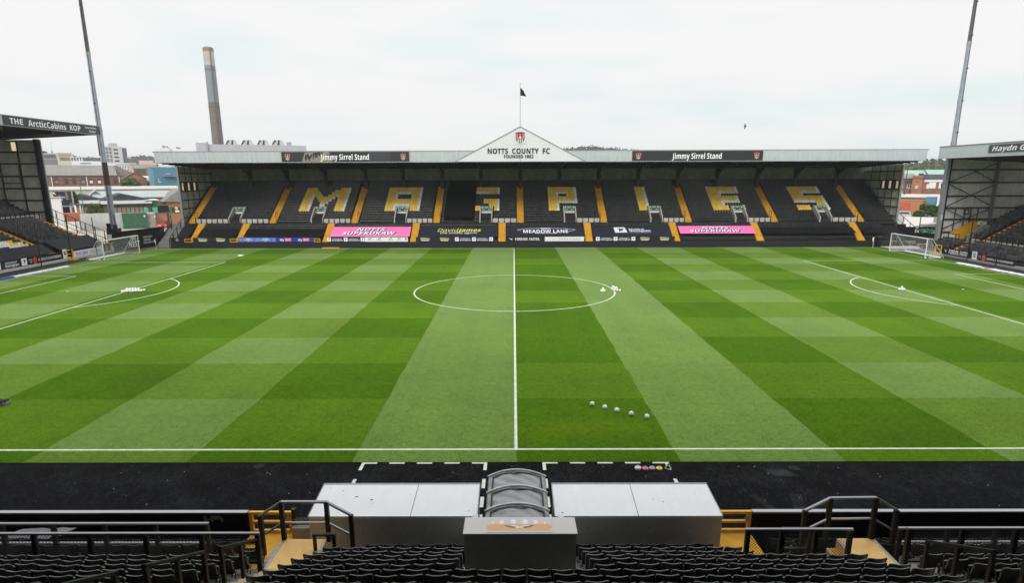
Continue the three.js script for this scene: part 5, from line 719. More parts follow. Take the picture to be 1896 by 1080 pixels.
// railings of the near stand
{
  { const g = new THREE.PlaneGeometry(1, 1, 24, 16), p = g.attributes.position; for (let i = 0; i < p.count; i++) { const u = p.getX(i) + 0.5, v = p.getY(i) + 0.5, x = -13.15 + 1.4 * u; p.setXYZ(i, x, 1.04 + 0.34 * v + 0.05 * Math.abs(Math.sin(v * 5)) + 0.05 * noise.noise(x * 3, v * 4, 1), 42.62 - 1.1 * (1 - v)); } g.computeVertexNormals(); tag(mesh('seat_cover', g, mat(0.2, 0.2, 0.21, 0.85, { map: mottle(0.6, 1, 0.8) })), 'crumpled grey cloth over front row seats at the left edge', 'seat cover'); }
  { const o = thing('wall_mark', 'small pale grey stencilled mark on the black front wall, near left', 'mark'); mesh('mark', [box(-8.62, -8.56, 0.98, 1.16, 41.122, 41.13), box(-8.56, -8.48, 1.02, 1.07, 41.122, 41.13), box(-8.44, -8.38, 0.98, 1.16, 41.122, 41.13), box(-8.38, -8.16, 1.06, 1.17, 41.122, 41.13), box(-8.16, -8.10, 0.98, 1.12, 41.122, 41.13)], mat(0.3, 0.29, 0.26, 0.8), o); }

  const rail = M.blackSteel, topM = mat(0.30, 0.30, 0.32, 0.3, { metalness: 0.6 }), postM = mat(0.028, 0.022, 0.016, 0.5);
  const meshInfill = (x0, x1, y0, y1, z) => { const g = []; const s = 0.075, w = 0.006; const H = y1 - y0; for (let x = x0 - H; x < x1; x += s) { const a = Math.max(x, x0), b = Math.min(x + H, x1); if (b > a) { g.push(bar([a, y0 + (a - x), z], [b, y0 + (b - x), z], w)); g.push(bar([a, y1 - (a - x), z + 0.008], [b, y1 - (b - x), z + 0.008], w)); } } return g; };
  const barrier = (label, x0, x1, z, yb, yt, n, infill) => { const o = thing('barrier', label, 'railing'); mesh('top_rail', [box(x0, x1, yt - 0.045, yt, z - 0.032, z + 0.032)], topM, o); for (let i = 0; i <= n; i++) { const x = x0 + 0.05 + (x1 - x0 - 0.1) * i / n; mesh('post', [box(x - 0.045, x + 0.045, yb - 0.3, yt - 0.05, z - 0.045, z + 0.045)], postM, o); } if (infill) { mesh('bottom_rail', [box(x0, x1, yb, yb + 0.04, z - 0.03, z + 0.03)], rail, o); mesh('mesh_infill', meshInfill(x0, x1, yb + 0.04, yt - 0.05, z), rail, o).userData.kind = 'stuff'; } else mesh('mid_rail', [box(x0, x1, yb + 0.28, yb + 0.32, z - 0.03, z + 0.03)], topM, o); return o; };
  barrier('long black barrier with mesh in front of the left upper seats', -15.6, -5.66, 44.35, 1.92, 2.66, 8, true);
  barrier('short black mesh barrier in front of the centre seats, beside the right platform', 4.98, 7.32, 44.35, 1.92, 2.74, 3, true);
  barrier('long black barrier with mesh in front of the right upper seats', 8.5, 15.6, 44.35, 1.92, 2.76, 6, true);
  barrier('plain black railing behind the front rows, near left', -16, -7.35, 43.25, 1.4, 2.24, 7, false);
  barrier('plain black railing behind the front rows, near right', 9.06, 16, 43.25, 1.4, 2.09, 6, false);
  const arch = (label, pts, low) => { const o = thing('handrail', label, 'handrail'); const z = 42.86; mesh('top_rail', pts.slice(0, -1).map((p, i) => bar([p[0], p[1], z], [pts[i + 1][0], pts[i + 1][1], z], 0.075, 0.05)), topM, o); mesh('mid_rail', pts.slice(0, -1).map((p, i) => bar([p[0], p[1] - 0.56, z], [pts[i + 1][0], pts[i + 1][1] - 0.56, z], 0.05, 0.04)), topM, o); pts.forEach((p, i) => mesh('post', [box(p[0] - 0.05, p[0] + 0.05, low[i], p[1], z - 0.05, z + 0.05)], postM, o)); };
  arch('arched handrail over the left yellow crossing platform', [[-6.28, 2.2], [-5.74, 2.56], [-4.64, 2.56], [-4.06, 2.21]], [1.1, 1.5, 1.5, 1.2]);
  arch('arched handrail over the right yellow crossing platform', [[7.0, 2.31], [7.58, 2.64], [8.68, 2.65], [9.22, 2.32]], [1.0, 1.5, 1.5, 1.1]);
  const u = thing('hoop_rail', 'small black hoop rail with a chain beside the left platform', 'handrail'); mesh('frame', [box(-4.86, -4.79, 1.2, 1.98, 43.3, 43.37), box(-4.40, -4.33, 1.2, 1.98, 43.3, 43.37), box(-4.87, -4.32, 1.95, 2.0, 43.29, 43.38)], rail, u); const ch = []; for (let k = 0; k < 11; k++) ch.push(new THREE.TorusGeometry(0.02, 0.006, 5, 8).rotateY(k % 2 ? 1.57 : 0).translate(-4.18, 2.0 - 0.055 * k, 43.1)); mesh('chain', ch, mat(0.45, 0.36, 0.22, 0.4, { metalness: 0.5 }), u);
  const u2 = thing('hoop_rail', 'small black hoop rail left of the right platform handrail', 'handrail'); mesh('frame', [box(6.32, 6.39, 0.9, 2.05, 43.2, 43.27), box(6.95, 7.02, 0.9, 2.05, 43.2, 43.27), box(6.31, 7.03, 2.02, 2.07, 43.19, 43.28), box(6.31, 7.03, 1.5, 1.54, 43.2, 43.27)], rail, u2);
  const slope = (label, x, z0, z1) => { const o = thing('handrail', label, 'handrail'); const y = z => ND((z - 42.85) / 0.643) + 1.05; mesh('top_rail', [bar([x, y(z0) , z0], [x, y(z1), z1], 0.07, 0.05)], rail, o); for (let k = 0; k < 3; k++) { const z = z0 + (z1 - z0) * (0.02 + 0.48 * k); mesh('post', [box(x - 0.035, x + 0.035, y(z) - 1.1, y(z), z - 0.035, z + 0.035)], postM, o); } };
  slope('sloping handrail at the left aisle, farthest of three', -5.72, 44.35, 45.95); slope('sloping handrail at the left aisle, middle of three', -5.72, 46.5, 48.2); slope('sloping handrail at the left aisle, nearest of three', -5.72, 48.8, 50.6);
  slope('sloping handrail at the right aisle, farther of two', 8.56, 44.9, 46.6); slope('sloping handrail at the right aisle, nearer of two', 8.56, 47.2, 48.9);
  const gate = (label, x0, x1) => { const o = thing('pitch_gate', label, 'gate'); const z = 41.08; mesh('frame', [box(x0, x0 + 0.09, 0.64, 1.27, z - 0.04, z + 0.04), box(x1 - 0.09, x1, 0.64, 1.27, z - 0.04, z + 0.04), box(x0, x1, 1.2, 1.275, z - 0.045, z + 0.045), box(x0 + 0.09, x1 - 0.09, 0.93, 0.99, z - 0.04, z + 0.04), box(x0 + 0.09, x1 - 0.09, 0.66, 0.72, z - 0.04, z + 0.04)], M.yellowPaint, o); mesh('latch', [box(x1 - 0.16, x1 - 0.05, 1.0, 1.16, z + 0.04, z + 0.06)], M.galv, o); };
  gate('yellow pitch gate left of the left dugout', -7.38, -6.2); gate('yellow pitch gate right of the right dugout', 5.45, 6.44);
  const gp = thing('gate_post', 'black post beside the left yellow gate', 'post', [-6.1, 0, 41.2]); mesh('post', [box(-0.05, 0.05, 0.3, 1.4, -0.05, 0.05)], rail, gp); mesh('cap', [box(-0.06, 0.06, 1.4, 1.43, -0.06, 0.06)], rail, gp);
  const gm = thing('mesh_panel', 'grey wire mesh strip between the left gate and the dugout', 'mesh'); mesh('mesh_infill', meshInfill(-6.05, -5.4, 0.95, 1.22, 41.3), M.galv, gm).userData.kind = 'stuff'; mesh('rail', [box(-6.08, -5.38, 0.93, 0.96, 41.28, 41.32)], M.galv, gm);
}
// ---------------------------------------------------------------- dugouts and tunnel
{
  const roofM = mat(0.88, 0.90, 0.93, 0.35, { map: mottle(0.92, 1, 2.2, 0.3) }), wallM = mat(0.72, 0.72, 0.70, 0.55, { map: mottle(0.8, 1, 3) });
  const dug = (label, x0, x1, seam, dirt) => { const o = thing('dugout', label, 'dugout'); const zf = 40.9, zb = 42.3, yf = 1.99, yb = 1.84;
    mesh('roof', [prismX([[zf, yf - 0.05], [zf, yf], [zb, yb], [zb, yb - 0.05]], x0, x1)], roofM, o);
    mesh('roof_edge', [box(x0 - 0.02, x1 + 0.02, yf - 0.07, yf + 0.015, zf - 0.05, zf), bar([x0 - 0.012, yf - 0.03, zf], [x0 - 0.012, yb - 0.03, zb], 0.024, 0.075), bar([x1 + 0.012, yf - 0.03, zf], [x1 + 0.012, yb - 0.03, zb], 0.024, 0.075)], M.galv, o);
    mesh('roof_seam', [bar([seam, yf + 0.003, zf], [seam - 0.02, yb + 0.003, zb], 0.012, 0.006)], M.steel, o);
    mesh('back_wall', [box(x0, x1, 0.4, yb - 0.052, zb - 0.06, zb - 0.01), box(x0, x1, 1.34, yb - 0.055, zb - 0.01, zb + 0.008)], wallM, o);
    mesh('side_wall', [prismX([[zf + 0.1, 0], [zf + 0.1, yf - 0.08], [zb - 0.07, yb - 0.06], [zb - 0.07, 0]], x0 + 0.005, x0 + 0.04), prismX([[zf + 0.1, 0], [zf + 0.1, yf - 0.08], [zb - 0.07, yb - 0.06], [zb - 0.07, 0]], x1 - 0.04, x1 - 0.005)], wallM, o);
    mesh('bench', [box(x0 + 0.1, x1 - 0.1, 0.38, 0.45, zb - 0.6, zb - 0.1)], M.black, o); const bolts = []; for (let k = 0; k < 8; k++) bolts.push(box(x0 + 0.3 + k * (x1 - x0 - 0.6) / 7, x0 + 0.32 + k * (x1 - x0 - 0.6) / 7, 1.5, 1.52, zb + 0.008, zb + 0.014)); mesh('bolt', bolts, M.black, o);
    const spots = []; for (const [fx, fz, s] of dirt) { const z = zf + (zb - zf) * fz, y = yf + (yb - yf) * fz; const g = new THREE.CircleGeometry(s, 7); g.rotateX(-Math.PI / 2); g.scale(1, 1, 0.7); g.translate(x0 + (x1 - x0) * fx, y + 0.003, z); spots.push(g); } mesh('dirt', spots, mat(0.16, 0.17, 0.2, 0.9), o); return o; };
  dug('long white roofed dugout left of the tunnel awning', -5.3, -1.03, -2.7, [[0.14, 0.22, 0.025], [0.24, 0.4, 0.04], [0.34, 0.5, 0.045], [0.15, 0.35, 0.014], [0.57, 0.32, 0.02], [0.35, 0.62, 0.016], [0.62, 0.2, 0.014], [0.05, 0.1, 0.016], [0.95, 0.85, 0.022], [0.97, 0.3, 0.012], [0.35, 0.72, 0.012], [0.42, 0.2, 0.012]]);
  dug('long white roofed dugout right of the tunnel awning', 0.97, 5.2, 3.1, [[0.045, 0.9, 0.032], [0.62, 0.5, 0.022], [0.68, 0.58, 0.024], [0.5, 0.9, 0.02], [0.12, 0.28, 0.014], [0.9, 0.3, 0.014], [0.85, 0.75, 0.012], [0.2, 0.15, 0.012], [0.4, 0.65, 0.01], [0.3, 0.4, 0.01]]);
  const an = thing('tunnel_awning', 'grey fabric awning with white hoops over the players tunnel', 'awning');
  const cloth = mat(0.40, 0.40, 0.415, 0.55, { map: mottle(0.8, 1, 0.9), side: THREE.DoubleSide }), band = mat(0.05, 0.05, 0.055, 0.8);
  const hz = [40.78, 41.69, 42.6, 45.4], half = 0.80; const prof = (s, z) => { // s 0..1 across the hood
    const a = -1 + 2 * s, ax = Math.abs(a); if (ax > 0.86) { const t = (ax - 0.86) / 0.14; return [Math.sign(a) * (half + 0.05 * t), 2.14 - 1.3 * t]; } const q = a / 0.86; return [q * half, 2.35 - 0.21 * q * q]; };
  for (let k = 0; k < 3; k++) { const z0 = hz[k], z1 = hz[k + 1]; const nu = 48, nv = Math.round((z1 - z0) / 0.05); const g = new THREE.PlaneGeometry(1, 1, nu, nv), p = g.attributes.position; for (let i = 0; i < p.count; i++) { const s = p.getX(i) + 0.5, t = p.getY(i) + 0.5; const z = z0 + (z1 - z0) * t; const [x, y] = prof(s, z); const loose = Math.sin(Math.min(1, t * (z1 - z0) / 0.9) * Math.PI); const w = Math.sin((s * 2.1 - t * (z1 - z0) * 1.3) * 9.5 + 2 * noise.noise(s * 3, z * 1.4, k)) * 0.5 + noise.noise(s * 9 - z * 4, z * 5, k + 3) * 0.6; p.setXYZ(i, x * (1 + 0.012 * w * loose) - (Math.abs(x) > half ? 0.05 * loose * Math.sign(x) : 0), y - 0.045 * loose - 0.05 * w * (0.15 + loose), z); } g.computeVertexNormals(); mesh('fabric', g, cloth, an);
    const hoop = []; for (let i = 0; i < 24; i++) { const s0 = 0.07 + 0.86 * i / 24, s1 = 0.07 + 0.86 * (i + 1) / 24, a = prof(s0, z0), b = prof(s1, z0); hoop.push(rod([a[0], a[1] + 0.022, z0], [b[0], b[1] + 0.022, z0], 0.025, 6)); } const hm = mesh('hoop', hoop, M.whitePaint, an);
    const bd = []; for (let i = 0; i < 24; i++) { const s0 = 0.15 + 0.7 * i / 24, s1 = 0.15 + 0.7 * (i + 1) / 24, a = prof(s0, z0), b = prof(s1, z0); bd.push(quad([a[0], a[1] + 0.006, z0 + 0.15], [b[0], b[1] + 0.006, z0 + 0.15], [b[0], b[1] + 0.006, z0 + 0.09], [a[0], a[1] + 0.006, z0 + 0.09])); } for (const s of [0.15, 0.85]) { const a = prof(s, z0); for (let q = 0; q < 9; q++) { const za = z0 + 0.12 + q * 0.075, zb = za + 0.078; bd.push(quad([a[0] - 0.022, a[1] + 0.012, zb], [a[0] + 0.022, a[1] + 0.012, zb], [a[0] + 0.022, a[1] + 0.012, za], [a[0] - 0.022, a[1] + 0.012, za])); } } mesh('binding', bd, band, an); }
  const par = thing('tunnel_wall', 'dark grey low walls either side of the players tunnel', 'wall'); mesh('wall', [prismX([[42.4, 0], [42.4, 1.95], [45.35, 2.3], [45.35, 0]], -1.12, -0.98)], wallM, par); mesh('wall', [prismX([[42.4, 0], [42.4, 1.95], [45.35, 2.3], [45.35, 0]], 1.02, 1.16)], wallM, par);
  const bx = thing('tunnel_canopy', 'grey box canopy with an orange crest print above the tunnel', 'canopy'); mesh('box', [prismX([[45.42, 1.6], [45.42, 3.60], [46.0, 3.63], [46.0, 1.6]], -1.03, 1.10)], mat(0.62, 0.62, 0.60, 0.5, { map: mottle(0.85, 1, 2) }), bx);
  mesh('lid', [prismX([[45.38, 3.602], [45.38, 3.632], [46.02, 3.662], [46.02, 3.632]], -1.05, 1.12)], mat(0.74, 0.72, 0.71, 0.5), bx);
  mesh('crest_print', [quad([-0.62, 3.666, 45.98], [0.66, 3.666, 45.98], [0.66, 3.644, 45.42], [-0.62, 3.644, 45.42])], print(640, 280, (x, w, h) => { x.fillStyle = '#dedad8'; x.fillRect(0, 0, w, h); x.fillStyle = '#fafafa'; for (const [a, t, b] of [[60, 78, 20], [150, 50, 44], [262, 30, 52], [378, 30, 52], [480, 48, 46], [570, 76, 22]]) { x.beginPath(); x.moveTo(a - b / 2, 118); x.lineTo(a - b / 2 + 6, t); x.lineTo(a + b / 2 - 4, t + 4); x.lineTo(a + b / 2, 118); x.fill(); } x.fillStyle = '#f2b878'; x.beginPath(); x.roundRect(6, 122, w - 12, 124, 56); x.fill(); x.fillStyle = '#efece8'; x.beginPath(); x.ellipse(w / 2 - 40, 172, 50, 26, 0.3, 0, 7); x.ellipse(w / 2 + 50, 172, 50, 26, -0.3, 0, 7); x.fill(); x.fillStyle = '#6b6460'; for (const s of [-1, 1]) { x.beginPath(); x.moveTo(w / 2 + s * 20, 180); x.lineTo(w / 2 + s * 150, 140); x.lineTo(w / 2 + s * 120, 176); x.lineTo(w / 2 + s * 60, 200); x.fill(); } x.fillStyle = '#d8d2cc'; for (let k = 0; k < 9; k++) x.fillRect(90 + k * 52, 240, 26, 14); }), bx, true);
}
// ---------------------------------------------------------------- small things on the grass
const ballTex = print(512, 256, (x, w, h) => { x.fillStyle = '#f3f3ef'; x.fillRect(0, 0, w, h); let s = 5; const r = () => (s = (s * 16807) % 2147483647) / 2147483647; for (let i = 0; i < 26; i++) { const a = r() * w, b = 30 + r() * (h - 60), q = 8 + r() * 12; x.fillStyle = i % 3 ? '#2a2c33' : '#8b6f74'; x.save(); x.translate(a, b); x.rotate(r() * 6); x.beginPath(); x.moveTo(-q, -q * 0.4); x.lineTo(q * 0.8, -q * 0.5); x.lineTo(q, q * 0.4); x.lineTo(-q * 0.6, q * 0.5); x.fill(); x.restore(); } x.strokeStyle = '#c9c9c4'; x.lineWidth = 2; for (let i = 0; i < 9; i++) { x.beginPath(); x.moveTo(i * w / 8, 0); x.quadraticCurveTo(i * w / 8 + 40, h / 2, i * w / 8 - 20, h); x.stroke(); } }, 0.45);
const ballGeo = new THREE.SphereGeometry(0.108, 20, 14);
function ball(label, x, y, z, group) { const o = new THREE.Mesh(ballGeo, ballTex); o.name = numbered('football'); o.position.set(x, y + 0.122, z); o.rotation.set(rr(0, 6), rr(0, 6), rr(0, 6)); o.castShadow = o.receiveShadow = true; scene.add(o); return tag(o, label, 'ball', group); }
[[3.5, 29.72, 'farthest and leftmost'], [4.02, 30.13, 'second from the left'], [4.5, 30.5, 'middle'], [5.07, 30.93, 'fourth from the left'], [5.68, 31.27, 'nearest and rightmost']].forEach(([x, z, w]) => ball(`white football in the slanting row of five on the near turf, ${w}`, x, 0, z));
{ const lab = 'white football in the packed heap on the left penalty area line'; for (let i = 0; i < 8; i++) for (let j = 0; j < 3; j++) if (!(j === 2 && (i < 1 || i > 5))) ball(lab, -35.93 + i * 0.222 + (j % 2) * 0.11 + rr(-0.02, 0.02), 0, 0.55 - i * 0.06 - j * 0.21 + rr(-0.02, 0.02), 'footballs heaped on the left penalty area line'); for (let i = 0; i < 5; i++) ball(lab, -35.6 + i * 0.23, 0.17, 0.3 - i * 0.06, 'footballs heaped on the left penalty area line'); }
{ const lab = 'white football in the small heap on the right penalty area line'; for (const [x, y, z] of [[35.2, 0, 0.42], [35.42, 0, 0.5], [35.64, 0, 0.4], [35.42, 0, 0.2], [35.43, 0.17, 0.38]]) ball(lab, x, y, z, 'footballs heaped on the right penalty area line'); }
{ const lab = 'white football in the heap beside the centre circle'; for (const [x, y, z] of [[9.02, 0, 0.0], [9.2, 0, 0.25], [9.4, 0, 0.5], [9.62, 0, 0.62], [9.1, 0, -0.3], [9.3, 0, 0.0], [9.2, 0.18, 0.0], [9.35, 0.18, 0.3], [9.12, 0.18, -0.2]]) ball(lab, x, y, z, 'footballs heaped beside the centre circle'); }
{ const o = thing('training_cone', 'small white cone inside the right edge of the centre circle', 'cone', [8.14, 0.02, 0.15]); mesh('body', [new THREE.ConeGeometry(0.24, 0.34, 4, 1).rotateY(0.6).translate(0, 0.17, 0)], mat(0.8, 0.85, 0.68, 0.6), o); mesh('base', [new THREE.CylinderGeometry(0.25, 0.27, 0.03, 12).translate(0, 0.015, 0)], mat(0.8, 0.85, 0.68, 0.6), o); }
{ const cols = [['white', [0.8, 0.8, 0.82]], ['pink', [0.75, 0.22, 0.24]], ['pale lilac grey', [0.42, 0.42, 0.55]], ['yellow', [0.78, 0.68, 0.10]]]; cols.forEach(([n, c], i) => { const x = [4.37, 4.63, 4.88, 5.13][i], st = thing('marker_disc_stack', `stack of ${n} training marker discs beside the dashed line`, 'marker discs', [x, 0.008, 36.0 + (i % 2) * 0.02]); const prof = [[0.035, 0.055], [0.05, 0.06], [0.11, 0.012], [0.115, 0.0], [0.108, 0.0], [0.05, 0.045]].map(p => new THREE.Vector2(...p)); for (let k = 0; k < (i === 0 ? 4 : 3); k++) mesh('disc', [new THREE.LatheGeometry(prof, 20).translate(0, k * 0.018, 0)], mat(...c, 0.55), st); });
  const o = thing('ball_stand', 'small black cone frame with pale rings at the dashed line corner', 'cone', [5.46, 0.008, 35.96]); mesh('core', [new THREE.ConeGeometry(0.07, 0.22, 10).translate(0, 0.11, 0)], M.black, o); mesh('ring', [new THREE.TorusGeometry(0.10, 0.012, 6, 18).rotateX(Math.PI / 2).translate(0, 0.015, 0)], mat(0.62, 0.65, 0.35, 0.5), o); mesh('ring', [new THREE.TorusGeometry(0.065, 0.01, 6, 16).rotateX(Math.PI / 2).translate(0, 0.12, 0)], mat(0.6, 0.62, 0.55, 0.5), o); mesh('top', [new THREE.CylinderGeometry(0.03, 0.04, 0.06, 10).translate(0, 0.2, 0)], M.white, o); }
{ const o = thing('kit_bag', 'black and grey bag on the grass at the left edge', 'bag', [-23.78, 0.02, 29.5], 0.1); const b = new THREE.BoxGeometry(0.66, 0.17, 0.32, 8, 4, 4), p = b.attributes.position; for (let i = 0; i < p.count; i++) { const k = 1 + 0.12 * noise.noise(p.getX(i) * 8, p.getY(i) * 8, p.getZ(i) * 8); const q = Math.abs(p.getX(i)) > 0.3 ? 0.85 : 1; p.setXYZ(i, p.getX(i) * k, p.getY(i) * k * q + 0.1, p.getZ(i) * k * q); } b.computeVertexNormals(); mesh('body', [b], mat(0.22, 0.22, 0.24, 0.6), o); mesh('lid', [box(-0.31, 0.3, 0.17, 0.24, -0.15, 0.12)], M.black, o); mesh('strap', [box(-0.18, -0.13, 0.02, 0.26, -0.17, 0.17), box(0.12, 0.17, 0.02, 0.26, -0.17, 0.17), bar([-0.15, 0.26, 0.02], [0, 0.34, 0.02], 0.04, 0.02), bar([0.14, 0.26, 0.02], [0, 0.34, 0.02], 0.04, 0.02)], M.steel, o); }
{ const o = thing('folded_sheet', 'small white folded sheet lying on the far left turf', 'sheet', [-36.7, 0.02, -26.7]); const g = new THREE.SphereGeometry(0.42, 14, 8), p = g.attributes.position; for (let i = 0; i < p.count; i++) p.setXYZ(i, p.getX(i) * (1 + 0.2 * noise.noise(p.getX(i) * 5, 1, p.getZ(i) * 5)), Math.max(0, p.getY(i) * 0.32), p.getZ(i) * 0.8); g.computeVertexNormals(); mesh('sheet', g, M.white, o); }
{ const fl = (label, pts, w, draw) => { const n = 60, m = 8, g = new THREE.PlaneGeometry(1, 1, n, m), p = g.attributes.position; for (let i = 0; i < p.count; i++) { const u = p.getX(i) + 0.5, v = p.getY(i) + 0.5; const x = pts[0][0] + (pts[1][0] - pts[0][0]) * u, z = pts[0][1] + (pts[1][1] - pts[0][1]) * u; p.setXYZ(i, x + (v - 0.5) * w, 0.05 + 0.10 * Math.sin(v * 3.1) + 0.05 * noise.noise(z * 1.6, v * 2, 4) + 0.02, z); } g.computeVertexNormals(); return tag(mesh('laid_banner', g, draw, null, true), label, 'banner'); };
  fl('long white banner with a blue end lying behind the left goal line', [[-53.2, 2], [-52.85, -16.4]], 0.85, print(1024, 64, (x, w, h) => { x.fillStyle = '#d3dbe2'; x.fillRect(0, 0, w, h); x.fillStyle = '#2b3aa0'; x.fillRect(0, 0, w * 0.56, h); x.fillStyle = '#dfe5ea'; x.fillRect(w * 0.2, h * 0.3, w * 0.2, h * 0.3); }));
  fl('long white and blue banner with a red patch lying behind the right goal line', [[53.55, 2], [53.05, -17.4]], 0.95, print(1024, 64, (x, w, h) => { x.fillStyle = '#dfe3ea'; x.fillRect(0, 0, w, h); x.fillStyle = '#3f50ae'; x.fillRect(0, h * 0.05, w * 0.62, h * 0.38); x.fillRect(w * 0.6, h * 0.1, w * 0.22, h * 0.5); x.fillStyle = '#c8576b'; x.beginPath(); x.ellipse(w * 0.76, h * 0.45, 46, 28, 0, 0, 7); x.fill(); x.fillStyle = '#e9ecf4'; for (let k = 0; k < 6; k++) x.fillRect(w * (0.6 + k * 0.022), h * 0.22, 14, 26); })); }
{ // bird in flight
  const b = P(1379, 234, -25), o = thing('bird', 'dark pigeon flying above the right roof sign', 'bird', [b.x, b.y, b.z]); const g = []; const body = new THREE.SphereGeometry(0.07, 12, 8); body.scale(2.1, 0.95, 0.9); g.push(body); g.push(new THREE.SphereGeometry(0.055, 10, 8).translate(0.15, 0.02, 0)); g.push(new THREE.ConeGeometry(0.02, 0.05, 6).rotateZ(-Math.PI / 2).translate(0.215, 0.015, 0)); const tail = new THREE.BoxGeometry(0.14, 0.012, 0.09); tail.rotateZ(0.08); tail.translate(-0.19, -0.005, 0); g.push(tail);
  const wing = (s) => { const w = new THREE.Shape(); w.moveTo(0.08, 0); w.quadraticCurveTo(0.07, 0.2, -0.06, 0.36); w.quadraticCurveTo(-0.12, 0.2, -0.07, 0); w.closePath(); const e = new THREE.ExtrudeGeometry(w, { depth: 0.012, bevelEnabled: false }); if (s < 0) e.scale(1, -1, 1); return e; }; g.push(wing(1), wing(-1)); mesh('body', g, mat(0.05, 0.052, 0.055, 0.8), o); }
// ---------------------------------------------------------------- the town behind the corners
const B = { brick: mat(0.37, 0.185, 0.13, 0.9, { map: mottle(0.55, 1, 9) }), brickOrange: mat(0.44, 0.20, 0.12, 0.9, { map: mottle(0.65, 1, 6) }), brickDark: mat(0.22, 0.13, 0.105, 0.9, { map: mottle(0.55, 1, 7) }), slate: mat(0.30, 0.29, 0.265, 0.9, { map: mottle(0.62, 1, 8, 0.3) }), slateDark: mat(0.06, 0.063, 0.065, 0.85, { map: mottle(0.6, 1, 7) }), paleRoof: mat(0.60, 0.58, 0.52, 0.8, { map: mottle(0.75, 1, 20) }), greyRoof: mat(0.42, 0.455, 0.46, 0.7, { map: mottle(0.8, 1, 16, 0.3) }), cream: mat(0.62, 0.60, 0.54, 0.85, { map: mottle(0.8, 1, 12) }), office: mat(0.50, 0.485, 0.46, 0.85, { map: mottle(0.75, 1, 14) }), glass: mat(0.05, 0.055, 0.065, 0.3), greenTin: mat(0.06, 0.17, 0.10, 0.6, { map: mottle(0.7, 1, 4) }), blueTin: mat(0.10, 0.235, 0.33, 0.55, { map: mottle(0.85, 1, 14, 0.3) }), copper: mat(0.36, 0.52, 0.43, 0.8, { map: mottle(0.85, 1, 14) }), hoard: mat(0.55, 0.565, 0.565, 0.8, { map: mottle(0.85, 1, 8) }), leaf: mat(0.055, 0.105, 0.022, 0.9, { side: THREE.DoubleSide }), leafLight: mat(0.115, 0.165, 0.045, 0.85, { side: THREE.DoubleSide }), leafDark: mat(0.032, 0.062, 0.016, 0.9, { side: THREE.DoubleSide }), wood: mat(0.35, 0.20, 0.09, 0.9), bark: mat(0.1, 0.075, 0.05, 0.95) };
function town(name, label, category, group) { return thing(name, label, category, [0, 0, 0], 0, group); }
function wallBox(o, u0, u1, vt, z, depth, m, name = 'wall', y0 = 0) { const a = P(u0, vt, z), b = P(u1, vt, z); mesh(name, [box(a.x, b.x, y0, a.y, z - depth, z)], m, o); return { x0: a.x, x1: b.x, y1: a.y, z }; }
function gable(o, w, rise, depth, m, over = 0.3, gm) { // ridge along z
  const c = (w.x0 + w.x1) / 2; mesh('roof', [prism([[w.x0 - over, w.y1 - 0.05], [c, w.y1 + rise], [w.x1 + over, w.y1 - 0.05], [w.x1 + over, w.y1 + 0.2], [c, w.y1 + rise + 0.3], [w.x0 - over, w.y1 + 0.2]], w.z - depth - over, w.z + over)], m, o); mesh('gable', [prism([[w.x0, w.y1], [w.x1, w.y1], [c, w.y1 + rise]], w.z - depth, w.z)], gm, o); }
function ridgeX(o, x0, x1, y0, rise, z, depth, m) { mesh('roof', [prismX([[z + 0.4, y0], [z - depth / 2, y0 + rise], [z - depth - 0.4, y0], [z - depth - 0.4, y0 - 0.2], [z + 0.4, y0 - 0.2]], x0, x1)], m, o); }
function winGrid(o, us, vs, z, wpx, hpx, m, stuff) { const g = []; for (const u of us) for (const v of vs) { const a = P(u - wpx / 2, v - hpx / 2, z), b = P(u + wpx / 2, v + hpx / 2, z); const w = box(a.x, b.x, b.y, a.y, z - 0.15, z + 0.06); if (stuff) g.push(w); else mesh('window', [w], m, o); } if (stuff) mesh('windows', g, m, o).userData.kind = 'stuff'; }
const seq = (a, b, n) => Array.from({ length: n }, (_, i) => n === 1 ? a : a + (b - a) * i / (n - 1));
// foliage from many small leaf faces in uneven clumps
function leafMass(lumps, n, size) { const pos = []; for (let i = 0; i < n; i++) { const L = lumps[Math.floor(rnd() * lumps.length)]; const a = rr(0, 6.283), c = rr(-0.5, 1), s = Math.sqrt(Math.max(0, 1 - c * c)), r = Math.pow(rnd(), 0.4); const x = L[0] + L[3] * r * s * Math.cos(a), y = L[1] + L[4] * r * c, z = L[2] + L[3] * r * s * Math.sin(a); const d = size * rr(0.5, 1.3); const e = V(rr(-1, 1), rr(-1, 1), rr(-1, 1)).normalize(), f = V(rr(-1, 1), rr(-1, 1), rr(-1, 1)).cross(e).normalize(); pos.push(x - e.x * d, y - e.y * d, z - e.z * d, x + f.x * d * 0.6, y + f.y * d * 0.6, z + f.z * d * 0.6, x + e.x * d, y + e.y * d, z + e.z * d, x - e.x * d, y - e.y * d, z - e.z * d, x + e.x * d, y + e.y * d, z + e.z * d, x - f.x * d * 0.6, y - f.y * d * 0.6, z - f.z * d * 0.6); } const g = new THREE.BufferGeometry(); g.setAttribute('position', new THREE.Float32BufferAttribute(pos, 3)); g.computeVertexNormals(); return g; }
